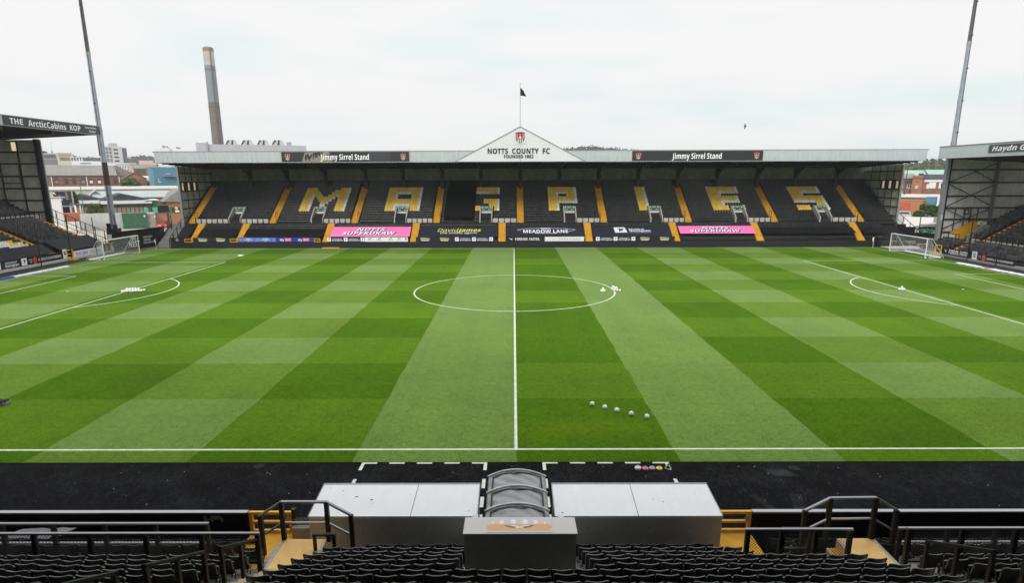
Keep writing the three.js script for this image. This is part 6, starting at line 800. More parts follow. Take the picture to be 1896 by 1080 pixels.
function bush(name, label, u0, u1, vt, vb, z, n, size, m = B.leaf, trunk = true) { const a = P(u0, vb, z), b = P(u1, vt, z); const o = town(name, label, name === 'tree' ? 'tree' : 'bush'); const w = b.x - a.x, h = b.y - a.y, cx = (a.x + b.x) / 2; const lumps = []; const k = 12; for (let i = 0; i < k; i++) { const t = (i + 0.5) / k; const hh = Math.sin(Math.PI * (0.12 + 0.76 * t)); const r = w * rr(0.10, 0.17); lumps.push([a.x + r + (w - 2 * r) * t, a.y + h * rr(0.15, 0.8) * hh, z + rr(-0.3, 0.3) * w, r, Math.min(r * 0.9, h * 0.3)]); } lumps.push([cx - w * 0.1, a.y + h * 0.72, z, w * 0.16, h * 0.26], [cx + w * 0.14, a.y + h * 0.66, z, w * 0.17, h * 0.26]); mesh('crown', [leafMass(lumps, n, size)], m, o); mesh('light_leaves', [leafMass(lumps.map(l => [l[0] - l[3] * 0.15, l[1] + l[4] * 0.22, l[2] + l[3] * 0.25, l[3] * 1.02, l[4]]), Math.round(n * 0.35), size * 1.1)], m === B.leafDark ? B.leaf : B.leafLight, o); if (trunk) mesh('trunk', [rod([cx, 0, z], [cx, a.y + h * 0.4, z], Math.max(0.12, w * 0.03), 7, 0.06), rod([cx, a.y, z], [cx + w * 0.2, a.y + h * 0.5, z + 0.3], 0.1, 6, 0.04), rod([cx, a.y, z], [cx - w * 0.22, a.y + h * 0.45, z - 0.2], 0.1, 6, 0.04)], B.bark, o); return o; }

// wooded hills on the skyline
  const hill = (pts, z, m, label, trees, leaf) => { const g = []; const top = []; for (let i = 0; i + 1 < pts.length; i++) { const [ua, va] = pts[i], [ub, vb] = pts[i + 1]; for (let k = 0; k < 10; k++) { const t = k / 10; top.push([P(ua + (ub - ua) * t, va + (vb - va) * t, z)]); } } const pos = []; for (let i = 0; i + 1 < top.length; i++) { const a = top[i][0], b = top[i + 1][0]; const W = 260; pos.push(a.x, a.y, z, a.x, -2, z + W, b.x, -2, z + W, a.x, a.y, z, b.x, -2, z + W, b.x, b.y, z, a.x, a.y, z, b.x, b.y, z, b.x, -2, z - W, a.x, a.y, z, b.x, -2, z - W, a.x, -2, z - W); } const q = new THREE.BufferGeometry(); q.setAttribute('position', new THREE.Float32BufferAttribute(pos, 3)); q.computeVertexNormals(); struct('hill', q, m, label, 'hill');
    const lumps = []; for (let i = 0; i < top.length; i++) for (let k = 0; k < 4; k++) { const a = top[i][0], dz = rr(0, 120), yy = a.y * (1 - dz / 260); lumps.push([a.x + rr(-9, 9), yy + rr(0, 2), z + dz, rr(5, 11), rr(3, 7)]); } const w = mesh('woodland', [leafMass(lumps, trees, 2.2)], leaf); tag(w, label.replace('hill', 'trees on the hill'), 'woodland', null, 'stuff'); };

inFrame(0.59, () => {
  hill([[40, 300], [80, 297], [125, 296], [160, 297], [190, 299], [240, 297], [262, 293], [300, 296], [360, 300]], -1214.96, mat(0.09, 0.12, 0.075, 0.95), 'far wooded hill on the skyline behind the left corner', 16000, mat(0.06, 0.09, 0.05, 0.95, { side: THREE.DoubleSide }));
});
  hill([[1040, 282], [1060, 279], [1090, 277], [1120, 279], [1150, 281], [1180, 283]], -900, mat(0.08, 0.10, 0.08, 0.95), 'low hill line just above the far stand roof', 6000, mat(0.05, 0.07, 0.05, 0.95, { side: THREE.DoubleSide }));
inFrame(-0.585, () => {
  hill([[1630, 316], [1680, 317], [1700, 312], [1730, 309], [1770, 306], [1830, 304]], -635.00, mat(0.10, 0.13, 0.06, 0.95), 'wooded hill on the skyline behind the right corner', 12000, mat(0.075, 0.105, 0.045, 0.95, { side: THREE.DoubleSide }));
});
inFrame(0.4, () => {
{ // chimney and energy plant
  const z = -281.70, a = P(404, 262, z), s = (v) => P(386, v, z).y; const D = 338, r = 8.0 * D / FOCAL * 0.97; const o = town('chimney', 'tall banded chimney, pale top, grey middle and brown base, behind the stand roof', 'chimney'); const cx = P(404, 262, z).x, top = P(386, 89, z).y, y1 = P(390, 122, z).y, y2 = P(397, 190, z).y;
  mesh('shaft_base', [rod([cx, 0, z], [cx, y2, z], r * 1.16, 24, r * 1.05)], mat(0.235, 0.20, 0.18, 0.9, { map: mottle(0.65, 1, 9, 0.5) }), o); mesh('shaft_middle', [rod([cx, y2, z], [cx, y1, z], r * 1.05, 24, r * 1.02)], mat(0.26, 0.28, 0.315, 0.85, { map: mottle(0.8, 1, 12, 0.4) }), o); mesh('shaft_top', [rod([cx, y1, z], [cx, top, z], r * 1.02, 24, r)], mat(0.56, 0.53, 0.48, 0.85, { map: mottle(0.7, 1, 8, 0.3) }), o); mesh('ladder', [bar([cx + r * 0.35, 2, z + r * 1.18], [cx + r * 0.35, top - 0.5, z + r * 1.0], 0.35)], M.mastDark, o); for (const q of [0.35, 0.62, 0.86]) mesh('ring', [new THREE.CylinderGeometry(r * (1.17 - 0.15 * q), r * (1.175 - 0.15 * q), 0.35, 24, 1, true).translate(cx, top * q, z)], M.mastDark, o); mesh('mouth', [new THREE.CylinderGeometry(r * 0.85, r * 0.85, 0.4, 20).translate(cx, top + 0.05, z)], M.steel, o); mesh('stain', [new THREE.CylinderGeometry(r * 1.012, r * 1.018, 1.6, 24, 1, true).translate(cx, top - 0.9, z)], mat(0.42, 0.33, 0.2, 0.9, { map: mottle(0.5, 1, 4) }), o);
  const pz = -221.99, p = town('plant_building', 'long pale grey plant building with roof vents above the stand roof', 'building'); const w = wallBox(p, 363, 567, 266.8, pz, 30, mat(0.50, 0.50, 0.535, 0.7, { map: mottle(0.82, 1, 14, 0.5) })); const b2 = P(385, 264.5, pz), b3 = P(363, 264.5, pz); mesh('wall', [box(P(363, 266, pz).x, P(385, 266, pz).x, w.y1, P(370, 264.5, pz).y, pz - 25, pz - 0.05)], mat(0.46, 0.46, 0.49, 0.7, { map: mottle(0.82, 1, 10, 0.4) }), p); mesh('downpipe', [rod([P(384, 265, pz).x, 0, pz + 0.4], [P(384, 265, pz).x, P(384, 263, pz).y, pz + 0.4], 0.35)], M.galv, p);
  for (const [u0, u1] of [[417, 443], [446, 472], [476, 500], [503.5, 528]]) { const q0 = P(u0, 266.5, pz - 6), q1 = P(u1, 259.6, pz - 6), c = new THREE.Group(); c.name = 'roof_vent'; p.add(c); const d = q1.x - q0.x; mesh('body', [prism([[q0.x, q0.y - 0.6], [q1.x, q0.y - 0.6], [q1.x - d * 0.24, q1.y], [q0.x + d * 0.2, q1.y]], pz - 16, pz - 6)], mat(0.5, 0.495, 0.47, 0.7), c); mesh('louvre', [prism([[q0.x + d * 0.42, q0.y - 0.4], [q0.x + d * 0.56, q0.y - 0.4], [q0.x + d * 0.60, q1.y - 0.1], [q0.x + d * 0.50, q1.y - 0.1]], pz - 6, pz - 5.8), prism([[q0.x + d * 0.02, q0.y - 0.3], [q0.x + d * 0.2, q1.y - 0.2], [q0.x + d * 0.34, q1.y - 0.2], [q0.x + d * 0.12, q0.y - 0.3]], pz - 6, pz - 5.8)], M.steel, c); }
  const v1 = P(532, 267, pz - 4), v2 = P(540, 263.5, pz - 4); mesh('roof_box', [box(v1.x, v2.x, v1.y - 0.5, v2.y, pz - 7, pz - 4)], M.galv, p);
  const q = town('white_plant_building', 'small white building with roof pipes peeking over the stand roof end', 'building'); const ww = wallBox(q, 290, 314, 274.5, -254.56, 14, M.white); const x1 = P(302, 272, -254.56), x2 = P(306, 269, -254.56), x3 = P(311, 273, -254.56); mesh('roof_pipe', [rod([x1.x, ww.y1, -256.73], [x1.x, x2.y, -256.73], 0.5), rod([x1.x, x2.y - 0.4, -256.73], [x3.x, x2.y - 0.6, -256.73], 0.35), rod([x3.x, x2.y - 0.6, -256.73], [x3.x, ww.y1, -256.73], 0.3)], M.galv, q); mesh('roof_box', [box(P(293, 0, -254.56).x, P(296, 0, -254.56).x, ww.y1, ww.y1 + 0.7, -259.99, -255.64), box(P(297, 0, -254.56).x, P(300.5, 0, -254.56).x, ww.y1, ww.y1 + 0.4, -259.99, -255.64)], M.galv, q);
}
});
inFrame(0.59, () => {
{ // skyline blocks, left
  const z = -577.13, a = P(196, 271, z), b = P(226, 271, z), o = thing('tower_block', 'white high rise block with dark grey end on the skyline', 'building', [a.x, 0, z], 0.22); const W = (b.x - a.x) * 1.03, H = P(210, 271, z).y, D2 = 15; mesh('wall', [box(0, W, 0, H, -D2, 0)], mat(0.64, 0.635, 0.65, 0.85, { map: mottle(0.85, 1, 20) }), o); mesh('end_wall', [box(W, W + 3.6, 0, H - 1, -D2 + 1, -0.8)], mat(0.14, 0.145, 0.16, 0.9, { map: mottle(0.8, 1, 12) }), o); mesh('roof_house', [box(W * 0.36, W * 0.78, H, H + 2.6, -10, -1.5)], B.office, o); const g = [], g2 = []; for (let k = 0; k < 10; k++) for (const f of [0.53, 0.67]) g.push(box(W * f - 0.75, W * f + 0.75, H - 3.4 - k * 3.1, H - 1.9 - k * 3.1, -0.1, 0.06)); for (let k = 0; k < 11; k++) for (const f of [0.06, 0.26]) g2.push(box(W * f - 0.9, W * f + 0.9, H - 3.4 - k * 3.0, H - 1.0 - k * 3.0, -0.1, 0.06)); mesh('windows', g, B.glass, o).userData.kind = 'stuff'; mesh('balconies', g2, mat(0.2, 0.21, 0.23, 0.8), o).userData.kind = 'stuff';
  const p = town('office_block', 'low white and cream office block with ribbed windows on the left skyline', 'building'); wallBox(p, 60, 78, 278, -444.75, 20, B.office); wallBox(p, 78, 86, 280, -450.77, 20, M.steel, 'plant_room'); wallBox(p, 79, 106, 283.5, -438.73, 20, B.office); wallBox(p, 105, 134, 282.5, -435.12, 20, mat(0.6, 0.57, 0.42, 0.85)); wallBox(p, 132, 153, 291, -432.71, 20, M.white); wallBox(p, 150, 200, 298.5, -430.31, 14, M.white); winGrid(p, seq(82, 103, 14), [289.5], -438.49, 0.7, 7, B.glass, true); winGrid(p, seq(82, 108, 14), [302], -438.49, 0.9, 4, B.glass, true); winGrid(p, seq(112, 130, 13), [294.5], -434.88, 0.7, 6, B.glass, true); winGrid(p, seq(109, 132, 12), [287], -434.88, 0.6, 6.5, mat(0.45, 0.42, 0.25, 0.8), true); winGrid(p, [134.5, 139.5, 144.5, 150], [294.5], -432.47, 3.2, 5.5, B.glass); winGrid(p, seq(150, 168, 9), [302.5], -430.07, 1.2, 2, B.glass, true); wallBox(p, 80, 112, 294.8, -436.33, 6, mat(0.2, 0.2, 0.22, 0.8), 'canopy', 12);
  const q = town('office_block', 'white gridded office block below the high rise', 'building'); wallBox(q, 200, 252, 302, -426.70, 18, M.white); wallBox(q, 239, 249, 301.5, -425.49, 3, mat(0.58, 0.44, 0.38, 0.85), 'stair_tower'); winGrid(q, seq(216, 238, 10), [306], -426.58, 1.1, 5, B.glass, true); winGrid(q, seq(219, 238, 5), [310, 314.8, 319.5], -426.58, 1.9, 3, B.glass, true); winGrid(q, seq(240.5, 248, 6), [304], -425.37, 0.7, 4, B.office, true); winGrid(q, [251], [307, 314, 319.5], -426.58, 1.6, 3, B.glass, true);
  const r = town('radio_mast', 'thin grey radio mast on the left skyline', 'mast'); const m0 = P(97, 283, -468.82), m1 = P(94.5, 264, -468.82); mesh('pole', [rod([m1.x, 0, -468.82], [m1.x, m1.y, -468.82], 0.28, 6, 0.12)], M.galv, r); mesh('antenna', [box(m1.x - 0.5, m1.x + 0.5, m0.y, m0.y + 1, -469.18, -468.46)], M.galv, r);
  const h = town('terrace_houses', 'row of small red brick houses below the wooded hill', 'houses'); wallBox(h, 250, 290, 312, -396.61, 10, B.brickDark); const hx = wallBox(h, 270, 286, 309.5, -393.00, 8, B.brick); ridgeX(h, P(248, 312, -396.61).x, P(292, 312, -396.61).x, P(270, 312, -396.61).y, 2.5, -396.61, 10, B.slate); winGrid(h, [268, 275, 282], [319], -392.76, 2.4, 2.4, B.glass); winGrid(h, [254, 259], [317], -396.37, 2, 2.4, B.glass);
  const h2 = town('pale_houses', 'pale roofed houses at the foot of the wooded hill', 'houses'); const pw = wallBox(h2, 262, 290, 304.5, -516.96, 10, B.cream); ridgeX(h2, pw.x0 - 1, pw.x1 + 1, pw.y1, 3, -516.96, 10, mat(0.42, 0.27, 0.25, 0.9)); winGrid(h2, [268, 276, 284], [307], -516.72, 2, 2, B.glass);
}
{ // brick warehouse with arched windows
  const z = -246.18, o = town('brick_warehouse', 'long brick warehouse with grey roof and arched windows', 'building'); const w = wallBox(o, 40, 258, 324.5, z, 28, B.brick); const top = P(150, 306, z - 14).y; mesh('roof', [prismX([[z + 0.6, w.y1], [z - 14, top], [z - 28.6, w.y1], [z - 28.6, w.y1 - 0.3], [z + 0.6, w.y1 - 0.3]], w.x0, P(214, 310, z - 8).x), prism([[P(213.9, 310, z - 8).x, w.y1], [P(258, 320, z).x, w.y1], [P(213.9, 310, z - 14).x, top]], z - 20, z - 8)], B.slate, o);
  mesh('cornice', [box(w.x0, w.x1, w.y1 - 0.6, w.y1 - 0.3, z, z + 0.3), box(w.x0, w.x1, P(150, 334, z).y - 0.15, P(150, 334, z).y + 0.1, z, z + 0.12), box(w.x0, w.x1, P(150, 341.5, z).y - 0.12, P(150, 341.5, z).y + 0.1, z, z + 0.12)], B.brickDark, o);
  const arch = (u, m2) => { const c = P(u, 336, z), hw = 0.62, sh = new THREE.Shape(); sh.moveTo(-hw, -1.2); sh.lineTo(hw, -1.2); sh.lineTo(hw, 0.45); sh.absarc(0, 0.45, hw, 0, Math.PI); sh.closePath(); const g = new THREE.ExtrudeGeometry(sh, { depth: 0.1, bevelEnabled: false }); g.translate(c.x, c.y, z); const f = mesh('window', [g], B.glass, o); if (m2) mesh('blind', [box(c.x - 0.5, c.x + 0.5, c.y - 0.75, c.y + 0.3, z + 0.1, z + 0.14)], m2, f); const rim = new THREE.Shape(); rim.absarc(0, 0.45, hw + 0.22, 0, Math.PI); rim.absarc(0, 0.45, hw, Math.PI, 0, true); const rg = new THREE.ExtrudeGeometry(rim, { depth: 0.16, bevelEnabled: false }); rg.translate(c.x, c.y, z); mesh('arch', [rg], B.brickDark, f); };
  arch(106.5, mat(0.2, 0.22, 0.19, 0.8)); arch(124, null); arch(138, null); arch(155, mat(0.25, 0.26, 0.3, 0.7)); arch(170, M.white); arch(185, M.white); arch(214.5, null);
  for (const u of [97, 162, 222]) { const c = P(u, 335, z); mesh('downpipe', [rod([c.x, 0, z + 0.25], [c.x, w.y1 - 0.6, z + 0.25], 0.16)], M.white, o); }
  const g = town('brick_gable_building', 'red brick building with pointed gable behind the bush', 'building'); const gw = wallBox(g, 229, 272, 332, -216.09, 20, B.brick); gable(g, gw, P(248, 321, -216.09).y - gw.y1, 20, B.brickDark, 0.3, B.brickOrange);
  const wh = town('white_shed', 'white shed with a pale roof left of the blue building', 'shed'); wallBox(wh, 258, 287, 337, -223.31, 12, M.white); const wr = P(262, 329, -230.53); ridgeX(wh, P(256, 330, -223.31).x, P(289, 330, -223.31).x, P(262, 334, -223.31).y, 1.6, -223.31, 12, mat(0.75, 0.74, 0.7, 0.7)); mesh('band', [box(P(258, 341, -223.31).x, P(287, 341, -223.31).x, P(270, 342, -223.31).y, P(270, 340.6, -223.31).y, -223.31, -223.19)], M.steel, wh);
  const bl = thing('blue_warehouse', 'large blue clad warehouse behind the left end of the far stand', 'building', [P(283.5, 310, -204.06).x, 0, -204.06], 0.0); const bw = P(335, 310, -204.06).x - P(283.5, 310, -204.06).x, bh = P(300, 311, -204.06).y; mesh('wall', [box(0, bw + 10, 0, bh, -24, 0)], B.blueTin, bl); mesh('side', [prismX([[-0.2, 0], [-0.2, bh], [-6, bh + 0.3], [-6, 0]], -1.2, 0)], mat(0.16, 0.30, 0.38, 0.6), bl); mesh('parapet', [box(-1.2, bw + 10, bh, bh + 0.35, -24, 0.05)], mat(0.2, 0.33, 0.40, 0.6), bl); const lx = P(316, 343, -204.06).x - P(283.5, 310, -204.06).x, ly = P(316, 326, -204.06).y; mesh('canopy', [box(lx - 2, lx + 2, ly - 0.12, ly + 0.12, 0, 1.6), box(lx - 1, lx + 0.6, ly + 0.4, ly + 1.0, 0, 0.5)], M.galv, bl); const mk = P(289, 334, -204.06); mesh('mark', [box(5.2 - 3.9, 5.9 - 3.9, mk.y - 0.7, mk.y - 0.5, 0, 0.04), box(5.2 - 3.9, 5.35 - 3.9, mk.y - 0.7, mk.y + 0.5, 0, 0.045)], M.white, bl);
}
bush('bush', 'round green bush in front of the brick gable', 222, 262, 331, 346, -192.02, 5200, 0.42);
{ // pale shed roofs and dark workshops
  const o = town('shed', 'long shed with pale sandy flat roof in front of the brick warehouse', 'shed'); const z = -165.55; const y1 = P(150, 352, z).y; mesh('wall', [box(P(40, 360, z).x, P(345, 360, z).x, 0, y1, z - 26, z)], B.cream, o); mesh('roof', [prismX([[z + 0.4, y1], [z + 0.4, y1 + 0.25], [z - 26, P(150, 345.5, z - 26).y], [z - 26, y1]], P(40, 350, z).x, P(345, 350, z).x)], B.paleRoof, o);
  const s = town('shed', 'long shed with grey metal roof below the sandy roof', 'shed'); const z2 = -141.48, yt = P(260, 353.5, z2 - 10).y, ye = P(260, 365, z2).y; mesh('wall', [box(P(176, 365, z2).x, P(345, 365, z2).x, 0, ye, z2 - 20, z2)], mat(0.40, 0.25, 0.14, 0.9, { map: mottle(0.7, 1, 5) }), s); mesh('roof', [prismX([[z2 + 0.5, ye], [z2 - 10, yt], [z2 - 20.5, ye], [z2 - 20.5, ye - 0.2], [z2 + 0.5, ye - 0.2]], P(172, 365, z2).x, P(345, 365, z2).x)], B.greyRoof, s);
  const gs = town('shed', 'pale green roofed shed with pointed gable beside the mast', 'shed'); const gw = wallBox(gs, 168, 190, 365, -146.29, 20, mat(0.3, 0.4, 0.35, 0.8)); gable(gs, gw, P(178, 354, -146.29).y - gw.y1, 20, B.greyRoof, 0.4, mat(0.28, 0.38, 0.33, 0.8));
  const dk = (label, u0, um, u1, ve, vt, zz) => { const p = town('workshop', label, 'workshop'); const w = wallBox(p, u0, u1, ve, zz, 18, mat(0.13, 0.12, 0.11, 0.9, { map: mottle(0.5, 1, 4) })); const pk = P(um, vt, zz); mesh('roof', [prism([[w.x0 - 0.6, w.y1], [w.x1 + 0.6, w.y1], [pk.x, pk.y]], zz - 18, zz + 0.4)], B.slateDark, p); const e0 = P(u0 - 1, ve, zz), e1 = P(u0, ve + 5.5, zz + 4); mesh('lean_to', [prismX([[zz + 0.45, w.y1], [zz + 4.6, e1.y], [zz + 4.6, e1.y - 0.15], [zz + 0.45, w.y1 - 0.2]], w.x0 - 0.4, w.x1 + 0.4)], B.greyRoof, p); const wn = []; for (let k = 0; k < 9; k++) { const q = w.x0 + 1 + k * (w.x1 - w.x0 - 2) / 8.5; mesh('panel', [box(q, q + (w.x1 - w.x0) / 14, 0.4, e1.y - 1.0, zz + 3.5, zz + 3.62)], k % 3 ? B.slate : B.wood, p); } mesh('front_wall', [box(w.x0, w.x1, 0, e1.y - 0.2, zz + 3.2, zz + 3.5)], mat(0.10, 0.095, 0.085, 0.9), p); };
  dk('dark workshop with low pointed roof left of the floodlight mast', 132, 147, 186, 371.5, 360.5, -128.24); dk('dark workshop with low pointed roof right of the floodlight mast', 190, 224, 276, 372, 359.5, -124.63);
  const ct = town('conical_roof_building', 'brick building with sloping grey hipped roof beside the stand end', 'building'); const cw = wallBox(ct, 308, 345, 374, -131.85, 14, B.brickOrange); mesh('roof', [prism([[cw.x0 - 0.8, cw.y1], [cw.x1 + 6, cw.y1], [cw.x1 + 4, P(335, 352, -131.85).y], [P(331, 352, -131.85).x, P(331, 352, -131.85).y]], -148.70, -131.25)], B.slate, ct);
  const gb = town('green_shed', 'green corrugated shed beside the workshops', 'shed'); const q = wallBox(gb, 272, 293, 372, -122.22, 8, B.greenTin); mesh('roof', [box(q.x0 - 0.3, q.x1 + 0.3, q.y1, q.y1 + 0.2, -131.85, -121.74)], mat(0.5, 0.55, 0.52, 0.7), gb);
  const stp = town('yard_clutter', 'stacked bins and dark machinery in the yard beside the stand end', 'machinery'); wallBox(stp, 294, 312, 381, -112.60, 3, M.black, 'machine'); wallBox(stp, 313, 319, 383, -112.60, 3, B.greenTin, 'cabinet'); wallBox(stp, 320, 334, 384, -112.60, 3, M.steel, 'bin'); wallBox(stp, 268, 275, 386, -111.39, 2, mat(0.08, 0.4, 0.22, 0.6), 'green_sign'); wallBox(stp, 284, 292, 385, -111.39, 2, mat(0.08, 0.4, 0.22, 0.6), 'green_sign'); const dc = P(326.5, 385.5, -111.99); mesh('round_sign', [new THREE.CylinderGeometry(0.32, 0.32, 0.05, 16).rotateX(Math.PI / 2).translate(dc.x, dc.y, -111.15)], mat(0.75, 0.5, 0.12, 0.6), stp); const ns = P(325, 389.5, -111.39), ns2 = P(333, 394.5, -111.39); mesh('notice', [box(ns.x, ns2.x, ns2.y, ns.y, -111.39, -111.27)], M.white, stp);
}
{ // containers, walls and hoardings at the back of the yard
  const gz = u => G(u, 421).z; const z = -95.75;
  const cont = (label, u0, u1, vt, zz, m, depth, door) => { const a = P(u0, vt, zz), b = P(u1, vt, zz), o = thing('shipping_container', label, 'container'); const w = b.x - a.x; const sh = ribbed(w, a.y - 0.25, 0.28, 0.05); mv(sh, a.x, 0.15, zz); mesh('side', [sh, box(a.x, b.x, 0.1, a.y, zz - depth, zz - 0.02)], m, o); mesh('frame', [box(a.x - 0.02, b.x + 0.02, 0.02, 0.17, zz - depth, zz + 0.06), box(a.x - 0.02, b.x + 0.02, a.y - 0.12, a.y + 0.02, zz - depth, zz + 0.06), box(a.x - 0.03, a.x + 0.1, 0.1, a.y, zz - 0.1, zz + 0.07), box(b.x - 0.1, b.x + 0.03, 0.1, a.y, zz - 0.1, zz + 0.07)], m, o); if (door) { const d0 = P(door, vt, zz).x, dm = (d0 + b.x) / 2; for (const [p, q] of [[d0 + 0.03, dm - 0.02], [dm + 0.02, b.x - 0.12]]) mesh('door', [box(p, q, 0.2, a.y - 0.15, zz + 0.05, zz + 0.1), ...[0.25, 0.5, 0.75].map(t => box(p, q, a.y * t, a.y * t + 0.06, zz + 0.1, zz + 0.13)), rod([p + 0.3, 0.25, zz + 0.14], [p + 0.3, a.y - 0.2, zz + 0.14], 0.025, 6)], m, o); mesh('label_plate', [box(dm + 0.1, dm + 0.4, a.y * 0.72, a.y * 0.85, zz + 0.13, zz + 0.15)], M.white, o); } return o; };
  cont('green shipping container with doors at its right end', 226, 272.5, 395.5, -95.15, B.greenTin, 2.6, 257.5); cont('weathered white shipping container end beside the green one', 273, 287.5, 396, -95.51, mat(0.52, 0.51, 0.48, 0.8, { map: mottle(0.35, 1, 1.2, 0.7) }), 6, 280);
  const hd = town('site_hoarding', 'plain pale grey hoarding panels behind the left mast', 'hoarding'); const a = P(148, 396, -96.35), b = P(226, 396, -96.35); for (let k = 0; k < 6; k++) { const x0 = a.x + (b.x - a.x) * k / 6, x1 = a.x + (b.x - a.x) * (k + 1) / 6; mesh('panel', [box(x0 + 0.01, x1 - 0.01, 0, a.y - (k % 2) * 0.03, -96.47, -96.35 + (k % 3) * 0.01)], B.hoard, hd); }
  const oc = cont('orange red shipping container behind the stair fence', 108, 148, 396, -97.55, mat(0.48, 0.17, 0.10, 0.7, { map: mottle(0.7, 1, 4) }), 2.5); mesh('pale_skirt', [box(P(108, 410, -97.19).x, P(148, 410, -97.19).x, 0, P(120, 411, -97.19).y, -97.31, -97.19)], M.white, oc);
  const bw = town('brick_wall', 'orange brick wall behind the red barriers', 'wall'); const w = wallBox(bw, 287.5, 345, 395.5, -98.15, 0.4, B.brickOrange); mesh('coping', [box(w.x0, w.x1, w.y1, w.y1 + 0.12, -98.76, -98.03)], B.brickDark, bw);
  const bar2 = (label, u0, u1, zz) => { const p = P(u0, 409.5, zz), q = P(u1, 409.5, zz), o = thing('road_barrier', label, 'barrier', [p.x, 0, zz], 0, 'red barriers by the brick wall'); const W = q.x - p.x, H = 0.95; mesh('body', [prism([[0, 0], [W, 0], [W, H], [0, H]], -0.12, 0.12)], mat(0.62, 0.02, 0.03, 0.45), o); for (let k = 0; k < 4; k++) mesh('slot', [box(W * (0.12 + 0.2 * k), W * (0.22 + 0.2 * k), H * 0.35, H * 0.78, 0.12, 0.135)], mat(0.75, 0.55, 0.52, 0.5), o); mesh('foot', [box(0.1, 0.4, 0, 0.08, -0.3, 0.3), box(W - 0.4, W - 0.1, 0, 0.08, -0.3, 0.3)], M.black, o); }; bar2('red plastic barrier by the brick wall, left one', 290, 299.5, -93.34); bar2('red plastic barrier by the brick wall, right one', 299.8, 309.5, -93.70);
  const gp = town('gate_post', 'thick dark gate post in front of the brick wall', 'post'); const g0 = P(309.5, 396, -90.93), g1 = P(313.5, 396, -90.93); mesh('post', [box(g0.x, g1.x, 0, g0.y, -91.17, -90.93)], M.steel, gp); mesh('cap', [box(g0.x - 0.05, g1.x + 0.05, g0.y, g0.y + 0.06, -91.23, -90.87)], M.steel, gp);
  const kb = town('cabin', 'white ribbed cabin beside the left stand column', 'cabin'); const k0 = P(80, 367.5, -86.12), k1 = P(112, 367.5, -86.12); const rs = ribbed(k1.x - k0.x, k0.y, 0.3, 0.05); mv(rs, k0.x, 0, -86.12); mesh('wall', [rs, box(k0.x, k1.x, 0, k0.y, -90.93, -86.16)], M.white, kb); mesh('roof', [box(k0.x - 0.1, k1.x + 0.1, k0.y, k0.y + 0.15, -91.05, -85.94)], M.galv, kb);
  const bb = town('billboard', 'dark advertising billboard with white and red lettering above the cabin', 'billboard'); const c0 = P(98.5, 355, -102.97), c1 = P(136, 380.5, -102.97); mesh('panel', [box(c0.x, c1.x, c1.y, c0.y, -103.45, -102.97)], M.black, bb); mesh('frame', [box(c1.x, c1.x + 0.28, c1.y - 0.3, c0.y + 0.1, -103.57, -102.85), box(c0.x, c1.x + 0.5, c1.y - 0.35, c1.y, -103.45, -102.61)], M.galv, bb); mesh('print', [quad([c0.x, c1.y, -102.96], [c1.x, c1.y, -102.96], [c1.x, c0.y, -102.96], [c0.x, c0.y, -102.96])], print(512, 350, (x, w, h) => { x.fillStyle = '#23232a'; x.fillRect(0, 0, w, h); x.fillStyle = '#e8e8ea'; x.fillRect(4, 20, 50, 34); x.fillRect(50, 50, 24, 26); fitText(x, 'BREAK', 180, 96, 90, 16, '#px sans-serif', '#b8b8bc'); fitText(x, 'LOCK', 190, 140, 150, 34, 'bold italic #px sans-serif', '#f0f0f2'); fitText(x, 'NEWS', 205, 200, 90, 40, 'bold #px sans-serif', '#e6e6e8'); x.fillStyle = '#7fc9c4'; x.beginPath(); x.ellipse(295, 148, 16, 26, 0.4, 0, 7); x.fill(); for (let k = 0; k < 7; k++) { x.fillStyle = k % 2 ? '#b8606a' : '#cfcfd4'; x.fillRect(335, 24 + k * 26, 60 + (k * 37 % 60), 9); } x.fillStyle = '#dcdcde'; x.fillRect(436, 300, 44, 12); }), bb, true); const kb2 = P(112.5, 383.5, -101.76), kb3 = P(131, 395, -101.76); mesh('base_box', [box(kb2.x, kb3.x, 0, kb2.y, -104.17, -101.76)], M.black, bb); const small = P(84, 355.5, -105.37), sm2 = P(93, 363.5, -105.37);
  const sbd = town('small_sign', 'small dark square sign left of the billboard', 'sign'); mesh('panel', [box(small.x, sm2.x, sm2.y, small.y, -105.50, -105.37)], M.black, sbd); mesh('post', [rod([(small.x + sm2.x) / 2, 0, -105.62], [(small.x + sm2.x) / 2, sm2.y, -105.62], 0.08)], M.steel, sbd);
  const lamp = (label, u, vt, zz, side) => { const t = P(u, vt, zz), o = thing('street_lamp', label, 'street lamp', [t.x, 0, zz]); mesh('pole', [rod([0, 0, 0], [0, t.y, 0], 0.09, 8, 0.06)], B.greenTin, o); mesh('head', [box(side * 0.05, side * 0.75, t.y - 0.02, t.y + 0.1, -0.12, 0.12)], M.galv, o); }; lamp('tall dark green street lamp left of the floodlight mast', 146, 323.5, -100.56, -1);
  const flags = town('flag_banners', 'row of small white and blue upright banners beside the billboard', 'banners'); for (const [u0, u1, m] of [[138, 144, M.white], [144.3, 146.3, mat(0.1, 0.2, 0.4, 0.8)], [147, 152.5, B.cream], [153.2, 155, M.white], [155.3, 158.5, B.greenTin]]) { const f0 = P(u0, 380.5, -99.96), f1 = P(u1, 394.5, -99.96); mesh('panel', [box(f0.x, f1.x, f1.y, f0.y, -100.02, -99.96)], m, flags); }
}
bush('bush', 'loose pale green shrub in front of the dark workshop', 160, 192, 377, 396, -102.97, 3400, 0.2, mat(0.11, 0.13, 0.035, 0.9, { side: THREE.DoubleSide })); bush('bush', 'narrow green ivy beside the billboard', 133, 144, 354, 380, -106.58, 2600, 0.22);
});
